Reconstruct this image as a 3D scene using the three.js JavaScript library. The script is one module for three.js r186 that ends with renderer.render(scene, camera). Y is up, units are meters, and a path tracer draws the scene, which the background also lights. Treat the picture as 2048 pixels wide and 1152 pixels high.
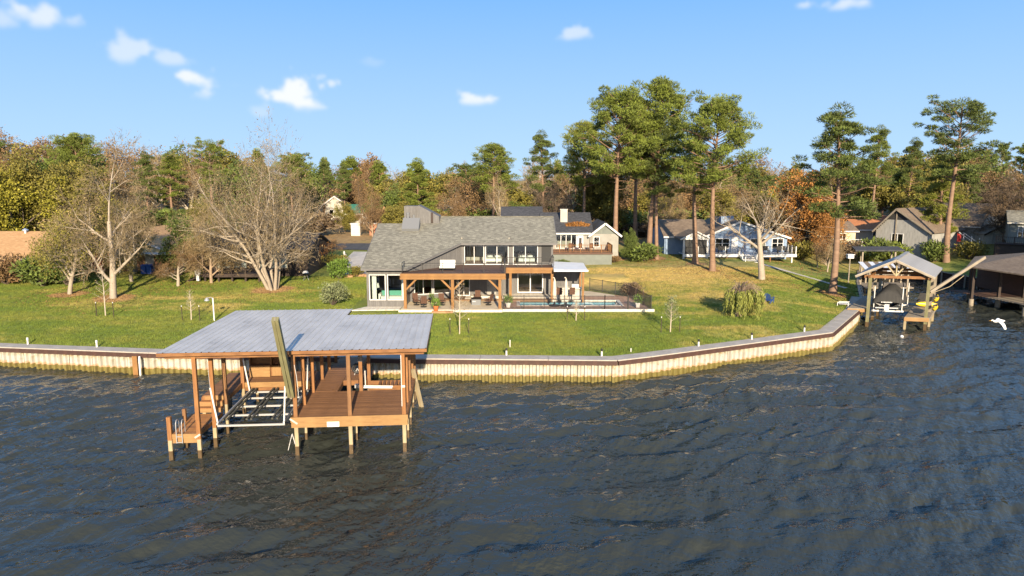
import * as THREE from 'three';
import { mergeGeometries } from 'three/addons/utils/BufferGeometryUtils.js';

// ---------------------------------------------------------------- camera, sky, sun, exposure
const scene = new THREE.Scene();
const camera = new THREE.PerspectiveCamera(44.75, 1024 / 576, 0.5, 4000);
camera.position.set(0, 14, 0);
camera.rotation.set(-8.77 * Math.PI / 180, 0, 0);

const renderer = new THREE.WebGLRenderer({ antialias: true });
renderer.toneMapping = THREE.LinearToneMapping;
renderer.toneMappingExposure = 2.0;
renderer.shadowMap.enabled = true;

const SUN_EL = 18.5 * Math.PI / 180, SUN_AZ = 0.134;            // behind the camera, a little to the right
const sunDir = new THREE.Vector3(Math.sin(SUN_AZ) * Math.cos(SUN_EL), Math.sin(SUN_EL), Math.cos(SUN_AZ) * Math.cos(SUN_EL));
const sun = new THREE.DirectionalLight(new THREE.Color().setRGB(1, 0.83, 0.6), 5.0);
sun.position.copy(sunDir).multiplyScalar(250).add(new THREE.Vector3(0, 0, -90));
sun.target.position.set(0, 0, -90);
sun.castShadow = true;
sun.shadow.radius = 1.2;
sun.shadow.mapSize.set(4096, 4096);
Object.assign(sun.shadow.camera, { left: -170, right: 170, top: 110, bottom: -110, near: 1, far: 700 });
scene.add(sun, sun.target);

// ---------------------------------------------------------------- noise
function rng(seed) { let a = seed >>> 0; return () => { a = (a + 0x6D2B79F5) | 0; let t = Math.imul(a ^ (a >>> 15), 1 | a); t = (t + Math.imul(t ^ (t >>> 7), 61 | t)) ^ t; return ((t ^ (t >>> 14)) >>> 0) / 4294967296; }; }
function hash2(x, y, s) { let n = Math.imul(x, 374761393) + Math.imul(y, 668265263) + Math.imul(s, 974634777); n = Math.imul(n ^ (n >>> 13), 1274126177); return ((n ^ (n >>> 16)) >>> 0) / 4294967296; }
const TAB = new Float32Array(65536); { const r = rng(12345); for (let k = 0; k < 65536; k++) TAB[k] = r(); }
function vn(x, y, P, s) {                                        // value noise, periodic with P
  const xi = Math.floor(x), yi = Math.floor(y), fx = x - xi, fy = y - yi;
  const u = fx * fx * (3 - 2 * fx), v = fy * fy * (3 - 2 * fy);
  let x0 = xi % P, y0 = yi % P; if (x0 < 0) x0 += P; if (y0 < 0) y0 += P;
  const x1 = x0 + 1 === P ? 0 : x0 + 1, y1 = y0 + 1 === P ? 0 : y0 + 1, k = s * 7919;
  const r0 = y0 * 157 + k, r1 = y1 * 157 + k, c0 = x0 * 21013, c1 = x1 * 21013;
  const a = TAB[(c0 + r0 * 311) & 65535], b = TAB[(c1 + r0 * 311) & 65535], c = TAB[(c0 + r1 * 311) & 65535], d = TAB[(c1 + r1 * 311) & 65535];
  return a + (b - a) * u + (c - a) * v + (a - b - c + d) * u * v;
}
function fbm(x, y, P, s, oct = 4) { let t = 0, w = 0.5, q = 1, n = 0; for (let o = 0; o < oct; o++) { t += w * vn(x * q, y * q, P * q, s + o * 17); n += w; w *= 0.5; q *= 2; } return t / n; }
const clamp = (v, a = 0, b = 1) => Math.max(a, Math.min(b, v)), mix = (a, b, t) => a + (b - a) * t;
const sstep = (a, b, x) => { const t = clamp((x - a) / (b - a)); return t * t * (3 - 2 * t); };
const mix3 = (a, b, t) => [mix(a[0], b[0], t), mix(a[1], b[1], t), mix(a[2], b[2], t)];

// ---------------------------------------------------------------- the sky: clear evening air with a few small clouds
{
  const W = 2048, Hh = 1024, data = new Float32Array(W * Hh * 4);
  const horizon = [0.275, 0.40, 0.53], mid = [0.10, 0.25, 0.51], zen = [0.045, 0.12, 0.29];
  const clouds = [  // direction, half width, half height (radians), strength
    [-0.3899, 0.1276, -0.912, 0.040, 0.026, 0.8], [-0.2828, 0.1173, -0.952, 0.048, 0.027, 1.15], [-0.468, 0.1563, -0.8698, 0.036, 0.020, 0.5],
    [-0.4204, 0.1531, -0.8943, 0.034, 0.014, 0.45], [-0.044, 0.1156, -0.9923, 0.034, 0.014, 0.75], [0.0809, 0.1968, -0.9771, 0.032, 0.012, 0.5],
    [-0.529, 0.1893, -0.8272, 0.038, 0.020, 0.65], [0.3976, 0.2156, -0.8919, 0.05, 0.012, 0.6], [-0.565, 0.18, -0.805, 0.02, 0.014, 0.4], [-0.33, 0.09, -0.94, 0.018, 0.01, 0.25], [-0.18, 0.16, -0.97, 0.025, 0.012, 0.12]];
  const r = rng(77);
  for (let k = 0; k < 60; k++) {                                  // the same scattered clouds go on round the rest of the sky
    const ph = r() * 6.283, el = 0.1 + r() * 0.75, s = 0.5 + r() * 0.6;
    const c = [Math.cos(ph) * Math.cos(el), Math.sin(el), Math.sin(ph) * Math.cos(el)];
    if (c[2] < -0.5 && el < 0.5) continue;
    clouds.push([...c, 0.05 * s, 0.022 * s, 0.4 + r() * 0.6]);
  }
  const dir = (i, j) => { const phi = ((i + 0.5) / W - 0.5) * 2 * Math.PI, th = ((j + 0.5) / Hh - 0.5) * Math.PI; return [Math.cos(phi) * Math.cos(th), Math.sin(th), Math.sin(phi) * Math.cos(th)]; };
  for (let j = 0; j < Hh; j++) for (let i = 0; i < W; i++) {
    const o = (j * W + i) * 4; data[o + 3] = 1;
    if (j < Hh / 2 - 20) { data[o] = 0.1; data[o + 1] = 0.1; data[o + 2] = 0.09; continue; }
    const d = dir(i, j), e = Math.max(0, d[1]);
    let c = e < 0.27 ? mix3(horizon, mid, e / 0.27) : mix3(mid, zen, sstep(0.36, 1, e));
    const s = Math.max(0, d[0] * sunDir.x + d[1] * sunDir.y + d[2] * sunDir.z);   // the air round the sun is brighter and warmer
    const s3 = s * s * s, glow = 0.9 * s3 * s3 * s3 * s3 + 0.35 * s3;
    c = [c[0] + glow * 0.46, c[1] + glow * 0.35, c[2] + glow * 0.2];
    if (d[1] < 0) c = mix3(c, [0.1, 0.1, 0.09], sstep(0, -0.05, d[1]));
    data[o] = c[0]; data[o + 1] = c[1]; data[o + 2] = c[2];
  }
  for (const q of clouds) {
    q[3] *= 0.88; q[4] *= 0.88;
    const hl = Math.hypot(q[0], q[2]), ci = (Math.atan2(q[2], q[0]) / 6.28319 + 0.5) * W, cj = (Math.asin(q[1]) / Math.PI + 0.5) * Hh, wi = Math.ceil(q[3] * 2.2 / hl * W / 6.283), wj = Math.ceil(q[4] * 2.6 * Hh / Math.PI);
    for (let j = Math.max(0, Math.floor(cj - wj)); j <= Math.min(Hh - 1, cj + wj); j++) for (let ii = Math.floor(ci - wi); ii <= ci + wi; ii++) {
      const i = ((ii % W) + W) % W, d = dir(i, j), du = (d[0] * -q[2] + d[2] * q[0]) / hl, dv = d[1] - q[1];
      const n1 = fbm(du * 46 + 300 + q[0] * 90, dv * 60 + 300 + q[2] * 90, 4096, 5, 5) - 0.5;
      const n2 = fbm(du * 46 + 500 + q[0] * 90, dv * 60 + 100 + q[2] * 90, 4096, 9, 4) - 0.5;
      const rr = Math.hypot(du / q[3] + n2 * 1.5, (dv + q[4] * 0.3) / q[4] + n1 * 1.6);
      const a = clamp(sstep(1.0, 0.3, rr + n1 * 1.9) * q[5] * 1.05, 0, 0.93), o = (j * W + i) * 4;
      data[o] = mix(data[o], 0.50, a); data[o + 1] = mix(data[o + 1], 0.51, a); data[o + 2] = mix(data[o + 2], 0.525, a);
    }
  }
  const sky = new THREE.DataTexture(data, W, Hh, THREE.RGBAFormat, THREE.FloatType);
  sky.mapping = THREE.EquirectangularReflectionMapping; sky.colorSpace = THREE.LinearSRGBColorSpace;
  sky.magFilter = THREE.LinearFilter; sky.minFilter = THREE.LinearFilter; sky.wrapS = THREE.RepeatWrapping; sky.needsUpdate = true;
  scene.background = sky; scene.environment = sky;
}

// ---------------------------------------------------------------- geometry builder
const V = (x, y, z) => new THREE.Vector3(x, y, z);
class B {
  constructor() { this.p = []; this.n = []; this.t = []; this.i = []; this.c = null; }
  v(p, n, u, w) { this.p.push(p.x, p.y, p.z); this.n.push(n.x, n.y, n.z); this.t.push(u, w); return this.p.length / 3 - 1; }
  quad(a, b, c, d, su = 0, sv = 0) {                              // a b c d anticlockwise from outside; uv in metres, u along a-b
    const n = b.clone().sub(a).cross(d.clone().sub(a)).normalize(), L = a.distanceTo(b), M = a.distanceTo(d);
    const k = [this.v(a, n, su, sv), this.v(b, n, su + L, sv), this.v(c, n, su + L, sv + M), this.v(d, n, su, sv + M)];
    this.i.push(k[0], k[1], k[2], k[0], k[2], k[3]); return this;
  }
  poly(pts, su = 0, sv = 0) {                                     // convex polygon, anticlockwise from outside
    const n = pts[1].clone().sub(pts[0]).cross(pts[2].clone().sub(pts[0])).normalize();
    const e = pts[1].clone().sub(pts[0]).normalize(), f = n.clone().cross(e);
    const k = pts.map((p) => { const d = p.clone().sub(pts[0]); return this.v(p, n, su + d.dot(e), sv + d.dot(f)); });
    for (let q = 1; q < pts.length - 1; q++) this.i.push(k[0], k[q], k[q + 1]);
    return this;
  }
  prism(pts, off) {                                               // convex polygon (outside face) given thickness along vector off
    const q = pts.map((p) => p.clone().add(off));
    this.poly(pts); this.poly([...q].reverse());
    for (let k = 0; k < pts.length; k++) { const m = (k + 1) % pts.length; this.quad(q[k], q[m], pts[m], pts[k]); }
    return this;
  }
  frame(p, ex, ey, ez, w, h, d) {                                 // box round p with axes ex ey ez; u runs along the longest side of each face
    const r = (this.seed = (this.seed || 0) + 1) * 1.37, c = (a, b, g) => p.clone().addScaledVector(ex, a * w / 2).addScaledVector(ey, b * h / 2).addScaledVector(ez, g * d / 2);
    const face = (a, b, cc, dd) => (a.distanceTo(b) >= a.distanceTo(dd) ? this.quad(a, b, cc, dd, r, r * 0.31) : this.quad(b, cc, dd, a, r, r * 0.31));
    face(c(-1, -1, 1), c(1, -1, 1), c(1, 1, 1), c(-1, 1, 1)); face(c(1, -1, -1), c(-1, -1, -1), c(-1, 1, -1), c(1, 1, -1));
    face(c(1, -1, 1), c(1, -1, -1), c(1, 1, -1), c(1, 1, 1)); face(c(-1, -1, -1), c(-1, -1, 1), c(-1, 1, 1), c(-1, 1, -1));
    face(c(-1, 1, 1), c(1, 1, 1), c(1, 1, -1), c(-1, 1, -1)); face(c(-1, -1, -1), c(1, -1, -1), c(1, -1, 1), c(-1, -1, 1));
    return this;
  }
  box(x, y, z, w, h, d, ry = 0) { const c = Math.cos(ry), s = Math.sin(ry); return this.frame(V(x, y, z), V(c, 0, -s), V(0, 1, 0), V(s, 0, c), w, h, d); }
  span(x0, x1, y0, y1, z0, z1) { return this.box((x0 + x1) / 2, (y0 + y1) / 2, (z0 + z1) / 2, Math.abs(x1 - x0), Math.abs(y1 - y0), Math.abs(z1 - z0)); }
  bar(p, q, w, h, up = V(0, 1, 0)) {                              // beam from p to q, w wide and h high
    const e = q.clone().sub(p), L = e.length(); e.normalize();
    let s = e.clone().cross(up); if (s.lengthSq() < 1e-6) s = e.clone().cross(V(0, 0, 1)); s.normalize();
    return this.frame(p.clone().add(q).multiplyScalar(0.5), e, s.clone().cross(e).normalize(), s, L, h, w);
  }
  tube(pts, rad, seg = 8, cap = true) {
    const N = pts.length, rings = []; let prev = null, len = 0;
    for (let k = 0; k < N; k++) {
      const t = (k < N - 1 ? pts[k + 1].clone().sub(pts[k]) : pts[k].clone().sub(pts[k - 1])); if (k > 0 && k < N - 1) t.add(pts[k].clone().sub(pts[k - 1])); t.normalize();
      let a = prev ? prev.clone().addScaledVector(t, -prev.dot(t)) : (Math.abs(t.y) < 0.9 ? V(0, 1, 0).cross(t) : V(1, 0, 0).cross(t)); a.normalize(); prev = a;
      const b = t.clone().cross(a), r = Array.isArray(rad) ? rad[k] : rad, ring = [];
      if (k) len += pts[k].distanceTo(pts[k - 1]);
      for (let j = 0; j <= seg; j++) { const g = j / seg * 6.2832, n = a.clone().multiplyScalar(Math.cos(g)).addScaledVector(b, Math.sin(g)); ring.push(this.v(pts[k].clone().addScaledVector(n, r), n, j / seg * 6.28 * Math.max(r, 0.02), len)); }
      rings.push(ring);
    }
    for (let k = 0; k < N - 1; k++) for (let j = 0; j < seg; j++) { const a = rings[k][j], b = rings[k][j + 1], c = rings[k + 1][j + 1], d = rings[k + 1][j]; this.i.push(a, b, c, a, c, d); }
    if (cap) for (const [k, s] of [[0, -1], [N - 1, 1]]) {
      const t = (k ? pts[k].clone().sub(pts[k - 1]) : pts[1].clone().sub(pts[0])).normalize().multiplyScalar(s), r = Array.isArray(rad) ? rad[k] : rad; if (r < 0.004) continue;
      const c0 = this.v(pts[k], t, 0, 0), ids = rings[k].map((q) => this.v(V(this.p[q * 3], this.p[q * 3 + 1], this.p[q * 3 + 2]), t, 0, 0));
      for (let j = 0; j < seg; j++) s > 0 ? this.i.push(c0, ids[j], ids[j + 1]) : this.i.push(c0, ids[j + 1], ids[j]);
    }
    return this;
  }
  cyl(x, y0, z, y1, r0, r1 = r0, seg = 10) { return this.tube([V(x, y0, z), V(x, y1, z)], [r0, r1], seg); }
  lathe(prof, x, y, z, seg = 14) { return this.geo(new THREE.LatheGeometry(prof.map((q) => new THREE.Vector2(q[0], q[1])), seg).translate(x, y, z)); }
  ball(x, y, z, rx, ry = rx, rz = rx, s = 12) { return this.geo(new THREE.SphereGeometry(1, s, Math.max(6, s >> 1)).scale(rx, ry, rz).translate(x, y, z)); }
  geo(g) {
    const o = this.p.length / 3, P = g.attributes.position, Nn = g.attributes.normal, U = g.attributes.uv;
    for (let k = 0; k < P.count; k++) { this.p.push(P.getX(k), P.getY(k), P.getZ(k)); this.n.push(Nn.getX(k), Nn.getY(k), Nn.getZ(k)); this.t.push(U ? U.getX(k) : 0, U ? U.getY(k) : 0); }
    if (g.index) for (let k = 0; k < g.index.count; k++) this.i.push(o + g.index.getX(k)); else for (let k = 0; k < P.count; k++) this.i.push(o + k);
    return this;
  }
  get tris() { return this.i.length / 3; }
  build(ox = 0, oy = 0, oz = 0) {
    const g = new THREE.BufferGeometry(), p = new Float32Array(this.p);
    for (let k = 0; k < p.length; k += 3) { p[k] -= ox; p[k + 1] -= oy; p[k + 2] -= oz; }
    g.setAttribute('position', new THREE.BufferAttribute(p, 3));
    g.setAttribute('normal', new THREE.BufferAttribute(new Float32Array(this.n), 3));
    g.setAttribute('uv', new THREE.BufferAttribute(new Float32Array(this.t), 2));
    if (this.c) g.setAttribute('color', new THREE.BufferAttribute(new Float32Array(this.c), 3));
    g.setIndex(this.i); return g;
  }
}
const b_ = () => new B();

// ---------------------------------------------------------------- things, parts, names
const used = new Map(), origin = new Map();
function numbered(n) { const k = used.get(n) || 0; used.set(n, k + 1); return k ? `${n}_${String(k).padStart(3, '0')}` : n; }
function tag(o, label, category, group) { o.userData.label = label; o.userData.category = category; if (group) o.userData.group = group; return o; }
function thing(name, label, category, [x, y, z] = [0, 0, 0], ry = 0, group) {
  const o = new THREE.Group(); o.name = numbered(name); o.position.set(x, y, z); o.rotation.y = ry; scene.add(o);
  origin.set(o, ry ? [0, 0, 0] : [x, y, z]); o.userData.kind = 'thing';   // an unturned thing takes its parts in world coordinates
  return tag(o, label, category, group);
}
function part(name, b, m, parent, kind) {
  const [x, y, z] = origin.get(parent) || [0, 0, 0];
  const o = new THREE.Mesh(b instanceof B ? b.build(x, y, z) : b, m);
  o.name = name; o.castShadow = o.receiveShadow = true; parent.add(o); origin.set(o, [x, y, z]);
  if (kind) o.userData.kind = kind;
  return o;
}
function solo(name, b, m, label, category, group) {               // a thing that is one mesh, its origin at the middle of its base
  const g = b.build(); g.computeBoundingBox(); const q = g.boundingBox, x = (q.min.x + q.max.x) / 2, z = (q.min.z + q.max.z) / 2, y = q.min.y;
  g.translate(-x, -y, -z);
  const o = new THREE.Mesh(g, m); o.name = numbered(name); o.position.set(x, y, z); o.castShadow = o.receiveShadow = true; scene.add(o); origin.set(o, [x, y, z]);
  return tag(o, label, category, group);
}
function struct(name, b, m) { const o = new THREE.Mesh(b instanceof B ? b.build() : b, m); o.name = numbered(name); o.userData.kind = 'structure'; o.castShadow = o.receiveShadow = true; scene.add(o); return o; }
function copy(src, [x, y, z], ry = 0, s = 1, label, group) {
  const o = src.clone(); o.name = numbered(src.name.replace(/_\d{3}$/, '')); o.position.set(x, y, z); o.rotation.y = ry; if (s !== 1) Array.isArray(s) ? o.scale.set(...s) : o.scale.setScalar(s);
  o.userData = { ...src.userData }; if (label) o.userData.label = label; if (group) o.userData.group = group;
  scene.add(o); return o;
}
// ---------------------------------------------------------------- textures and materials
const SRGB = new Uint8Array(4097); for (let k = 0; k <= 4096; k++) { const v = k / 4096; SRGB[k] = 255 * (v <= 0.0031308 ? v * 12.92 : 1.055 * Math.pow(v, 1 / 2.4) - 0.055) + 0.5; }
const toS = (v) => SRGB[Math.round(clamp(v) * 4096)];
function colorTex(w, h, fn, rx = 1, ry = 1) {                     // fn(u, v) gives linear rgb; the texture covers rx by ry metres
  const d = new Uint8Array(w * h * 4);
  for (let j = 0; j < h; j++) for (let i = 0; i < w; i++) { const c = fn(i / w, j / h), o = (j * w + i) * 4; d[o] = toS(c[0]); d[o + 1] = toS(c[1]); d[o + 2] = toS(c[2]); d[o + 3] = 255; }
  const t = new THREE.DataTexture(d, w, h); t.colorSpace = THREE.SRGBColorSpace; t.wrapS = t.wrapT = THREE.RepeatWrapping; t.magFilter = THREE.LinearFilter; t.minFilter = THREE.LinearMipmapLinearFilter; t.generateMipmaps = true; t.repeat.set(1 / rx, 1 / ry); t.needsUpdate = true; return t;
}
function greyTex(w, h, fn, rx = 1, ry = 1) {
  const d = new Uint8Array(w * h * 4);
  for (let j = 0; j < h; j++) for (let i = 0; i < w; i++) { const c = 255 * clamp(fn(i / w, j / h)), o = (j * w + i) * 4; d[o] = d[o + 1] = d[o + 2] = c; d[o + 3] = 255; }
  const t = new THREE.DataTexture(d, w, h); t.wrapS = t.wrapT = THREE.RepeatWrapping; t.magFilter = THREE.LinearFilter; t.minFilter = THREE.LinearMipmapLinearFilter; t.generateMipmaps = true; t.repeat.set(1 / rx, 1 / ry); t.needsUpdate = true; return t;
}
const C = (r, g, b) => new THREE.Color().setRGB(r, g, b);
const mat = (c, roughness = 0.8, o = {}) => new THREE.MeshStandardMaterial({ color: Array.isArray(c) ? C(...c) : c, roughness, side: THREE.DoubleSide, ...o });
const textured = (map, roughness = 0.85, o = {}) => new THREE.MeshStandardMaterial({ map, roughness, side: THREE.DoubleSide, ...o });
let seedN = 1;
function wood(light, dark, o = {}) {                              // grain along u
  const s = (seedN += 31);
  const tex = colorTex(256, 256, (u, v) => {
    const g = fbm(u * 3, v * 24, 24, s, 4), w = fbm(u * 5, v * 5, 5, s + 7, 3), k = fbm(u * 12, v * 64, 64, s + 3, 2);
    return mix3(dark, light, clamp(0.15 + g * 0.6 + (w - 0.5) * 0.7 + (k - 0.5) * 0.45));
  }, 2.4, 1.2);
  return textured(tex, o.roughness || 0.75);
}
function mottled(a, b, scale = 2, o = {}) { const s = (seedN += 31); return textured(colorTex(256, 256, (u, v) => mix3(a, b, clamp(fbm(u * 4, v * 4, 4, s, 5) * 1.8 - 0.4 + (fbm(u * 48, v * 48, 48, s + 2, 2) - 0.5) * (o.grain ?? 0.5))), scale, scale), o.roughness || 0.9, o.m || {}); }
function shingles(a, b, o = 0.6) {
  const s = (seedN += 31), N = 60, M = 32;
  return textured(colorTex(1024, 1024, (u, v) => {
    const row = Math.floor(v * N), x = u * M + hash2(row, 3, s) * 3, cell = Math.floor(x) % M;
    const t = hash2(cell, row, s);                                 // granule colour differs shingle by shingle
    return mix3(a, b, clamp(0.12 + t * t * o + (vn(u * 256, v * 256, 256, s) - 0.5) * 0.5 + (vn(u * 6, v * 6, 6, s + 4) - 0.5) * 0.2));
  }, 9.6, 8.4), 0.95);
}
const M = {
  dockWood: wood([0.29, 0.135, 0.044], [0.145, 0.062, 0.021]),
  dockWoodB: wood([0.25, 0.125, 0.048], [0.12, 0.056, 0.022]), dockWoodC: wood([0.33, 0.15, 0.046], [0.17, 0.07, 0.022]),
  dockPale: wood([0.36, 0.215, 0.082], [0.21, 0.11, 0.038]),
  dockDeck: wood([0.22, 0.088, 0.032], [0.11, 0.042, 0.016]),
  piling: wood([0.42, 0.345, 0.21], [0.23, 0.175, 0.095]),
  pilingWet: wood([0.16, 0.10, 0.045], [0.06, 0.04, 0.02], { roughness: 0.4 }),
  green: wood([0.235, 0.22, 0.11], [0.13, 0.12, 0.055]),
  greyWood: wood([0.33, 0.28, 0.21], [0.20, 0.165, 0.12]),
  cedar: wood([0.31, 0.16, 0.05], [0.17, 0.078, 0.024]),
  brownDeck: wood([0.12, 0.062, 0.04], [0.065, 0.034, 0.022]),
  darkWood: wood([0.055, 0.035, 0.026], [0.025, 0.016, 0.012]),
  siding: wood([0.17, 0.164, 0.158], [0.092, 0.089, 0.087]),
  paleSiding: mottled([0.31, 0.30, 0.27], [0.25, 0.24, 0.215], 2, { grain: 0.2 }),
  sage: mottled([0.175, 0.19, 0.17], [0.14, 0.155, 0.14], 2, { grain: 0.2 }),
  blue: mottled([0.22, 0.30, 0.42], [0.18, 0.25, 0.36], 2, { grain: 0.2 }),
  white: mat([0.62, 0.61, 0.59], 0.55),
  offWhite: mottled([0.46, 0.44, 0.39], [0.36, 0.34, 0.29], 3),
  cream: mottled([0.62, 0.55, 0.36], [0.5, 0.44, 0.28], 3, { grain: 0.2 }),
  shadedWall: mottled([0.34, 0.335, 0.31], [0.25, 0.245, 0.23], 2.5),  // pale house wall greyed to carry the tree shade in its colour
  brick: mottled([0.42, 0.20, 0.12], [0.28, 0.12, 0.075], 0.9, { grain: 1.2 }),
  concrete: mottled([0.50, 0.46, 0.40], [0.38, 0.345, 0.295], 3),
  slab: mottled([0.44, 0.395, 0.335], [0.32, 0.285, 0.24], 2),
  paver: mottled([0.46, 0.29, 0.195], [0.33, 0.19, 0.125], 1.2, { grain: 1.2 }),
  patio: mottled([0.60, 0.51, 0.37], [0.47, 0.39, 0.275], 2),
  stone: mottled([0.68, 0.63, 0.54], [0.5, 0.45, 0.36], 0.8, { grain: 1 }),
  rock: mottled([0.42, 0.25, 0.13], [0.26, 0.145, 0.075], 1.2, { grain: 1 }),
  asphalt: mottled([0.062, 0.06, 0.06], [0.04, 0.04, 0.042], 2, { grain: 1 }),
  mulch: mottled([0.30, 0.12, 0.045], [0.15, 0.055, 0.022], 0.7, { grain: 1.8 }),
  galv: mat([0.62, 0.64, 0.66], 0.45, { metalness: 0.75 }),
  alu: mat([0.42, 0.42, 0.42], 0.5, { metalness: 0.5 }),
  pipe: mat([0.66, 0.64, 0.60], 0.5),
  bunk: mottled([0.10, 0.10, 0.085], [0.06, 0.06, 0.05], 0.6),
  roofMetal: textured(colorTex(256, 256, (u, v) => { const t = 0.50 + (fbm(u * 3, v * 3, 3, 5, 4) - 0.5) * 0.2 + (fbm(u * 24, v * 2, 24, 15, 3) - 0.5) * 0.1 - 0.05 * sstep(0.58, 0.75, fbm(u * 5, v * 5, 5, 19, 5)) + (fbm(u * 40, v * 40, 40, 8, 2) - 0.5) * 0.06; return [t * 1.05, t, t * 0.92]; }, 6, 6), 0.55, { metalness: 0.12 }),
  greyMetal: mottled([0.36, 0.345, 0.32], [0.27, 0.26, 0.24], 3, { roughness: 0.5 }),
  whiteMetal: mottled([0.72, 0.73, 0.74], [0.62, 0.64, 0.66], 3, { roughness: 0.4, grain: 0.1 }),
  waler: mottled([0.085, 0.038, 0.026], [0.05, 0.024, 0.018], 0.8, { roughness: 0.7 }),
  black: mat([0.018, 0.018, 0.02], 0.5),
  iron: mat([0.022, 0.022, 0.022], 0.45, { metalness: 0.4 }),
  bronze: mat([0.10, 0.065, 0.045], 0.5, { metalness: 0.2 }),
  wicker: mottled([0.115, 0.058, 0.035], [0.065, 0.032, 0.02], 0.2, { grain: 1.5 }),
  canvas: mottled([0.58, 0.52, 0.42], [0.5, 0.44, 0.35], 0.5),
  cover: mottled([0.042, 0.04, 0.037], [0.028, 0.027, 0.025], 0.6),
  yellow: mat([0.80, 0.56, 0.015], 0.35), red: mat([0.5, 0.03, 0.02], 0.5), binBlue: mat([0.02, 0.09, 0.35], 0.45), chairBlue: mat([0.025, 0.07, 0.22], 0.5),
  terracotta: mottled([0.55, 0.17, 0.05], [0.42, 0.12, 0.035], 0.4), grey: mat([0.16, 0.165, 0.17], 0.7), teal: mat([0.10, 0.32, 0.24], 0.8), linen: mat([0.66, 0.66, 0.6], 0.9),
  inside: mottled([0.34, 0.31, 0.26], [0.28, 0.26, 0.22], 3), floor: wood([0.22, 0.13, 0.07], [0.12, 0.07, 0.035]),
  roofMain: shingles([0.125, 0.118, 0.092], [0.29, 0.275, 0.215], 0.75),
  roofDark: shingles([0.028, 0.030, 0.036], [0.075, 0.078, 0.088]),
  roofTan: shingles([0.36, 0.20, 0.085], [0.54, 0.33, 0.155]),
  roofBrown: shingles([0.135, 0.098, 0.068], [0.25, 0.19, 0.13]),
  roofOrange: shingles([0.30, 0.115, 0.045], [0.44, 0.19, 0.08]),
  roofRed: mottled([0.42, 0.045, 0.035], [0.3, 0.03, 0.025], 2, { roughness: 0.5 }), roofGreen: mottled([0.05, 0.20, 0.14], [0.035, 0.15, 0.1], 2, { roughness: 0.5 }),
  glass: new THREE.MeshPhysicalMaterial({ color: C(0.86, 0.93, 0.92), roughness: 0.0, transmission: 1, thickness: 0, ior: 2.0, side: THREE.DoubleSide }),
  screen: mat([0.03, 0.03, 0.03], 0.8),
};

// ---------------------------------------------------------------- the lie of the land
const SHORE = [[-400, -95], [-80, -56.4], [-38.6, -51.5], [-26.4, -49.73], [-7.06, -48.06], [7.34, -47.57], [9.85, -48.63], [26.35, -56.59], [33.3, -66.45], [37.5, -74], [43, -86], [48.5, -97], [57, -99.5], [59, -95], [60, -89], [61, -80], [64, -72], [90, -60], [400, -40]];
function shore(x) { for (let k = 1; k < SHORE.length; k++) if (x <= SHORE[k][0]) { const [a, b] = SHORE[k - 1], [c, d] = SHORE[k]; return b + (d - b) * (x - a) / (c - a); } return -40; }
const HD = [[49, 1.5], [62, 2.2], [75, 2.75], [110, 4.4], [200, 7], [400, 10], [2000, 14]];
function rise(d) { if (d <= 49) return 1.5; for (let k = 1; k < HD.length; k++) if (d <= HD[k][0]) { const [a, b] = HD[k - 1], [c, e] = HD[k]; return b + (e - b) * (d - a) / (c - a); } return 14; }
function shoreDist(x, z) { let m = 1e9; for (let k = 1; k < SHORE.length; k++) { const [a, b] = SHORE[k - 1], [c, d] = SHORE[k], t = clamp(((x - a) * (c - a) + (z - b) * (d - b)) / ((c - a) ** 2 + (d - b) ** 2)); m = Math.min(m, Math.hypot(x - a - t * (c - a), z - b - t * (d - b))); } return m; }
function ground(x, z) {
  let y = Math.min(rise(-z), 1.5 + 0.16 * Math.max(0, shoreDist(x, z) - 0.8));
  y += (fbm(x * 0.11 + 50, z * 0.11 + 90, 512, 3, 3) - 0.5) * 0.22 * sstep(2, 9, shoreDist(x, z)) * (x > -16 && x < 15 && z > -80 ? 0 : 1);
  const inX = sstep(-15.5, -14.2, x) * sstep(14.6, 13.2, x), inZ = sstep(-60.6, -61.8, z) * sstep(-80, -78, z);
  y = mix(y, Math.min(y, 2.24), inX * inZ);                       // the terrace in front of the grey house is level
  y -= 1.5 * Math.max(sstep(-13.2, -12.2, x) * sstep(3.9, 2.9, x) * sstep(-65, -66, z) * sstep(-81, -80, z), sstep(-9.8, -9.0, x) * sstep(11.4, 10.6, x) * sstep(-63.2, -64, z) * sstep(-68.8, -68, z));   // dug out under house and pool
  return y;
}
const BEDS = [[-25, -72.3, 2.6], [-39.2, -67.8, 2.3], [-45, -70.2, 1.8], [34.7, -74.8, 1.6], [24.1, -83.4, 1.3], [23.5, -89.2, 1.5], [18.8, -93.4, 2.2], [13.9, -93.2, 2]];
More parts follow.
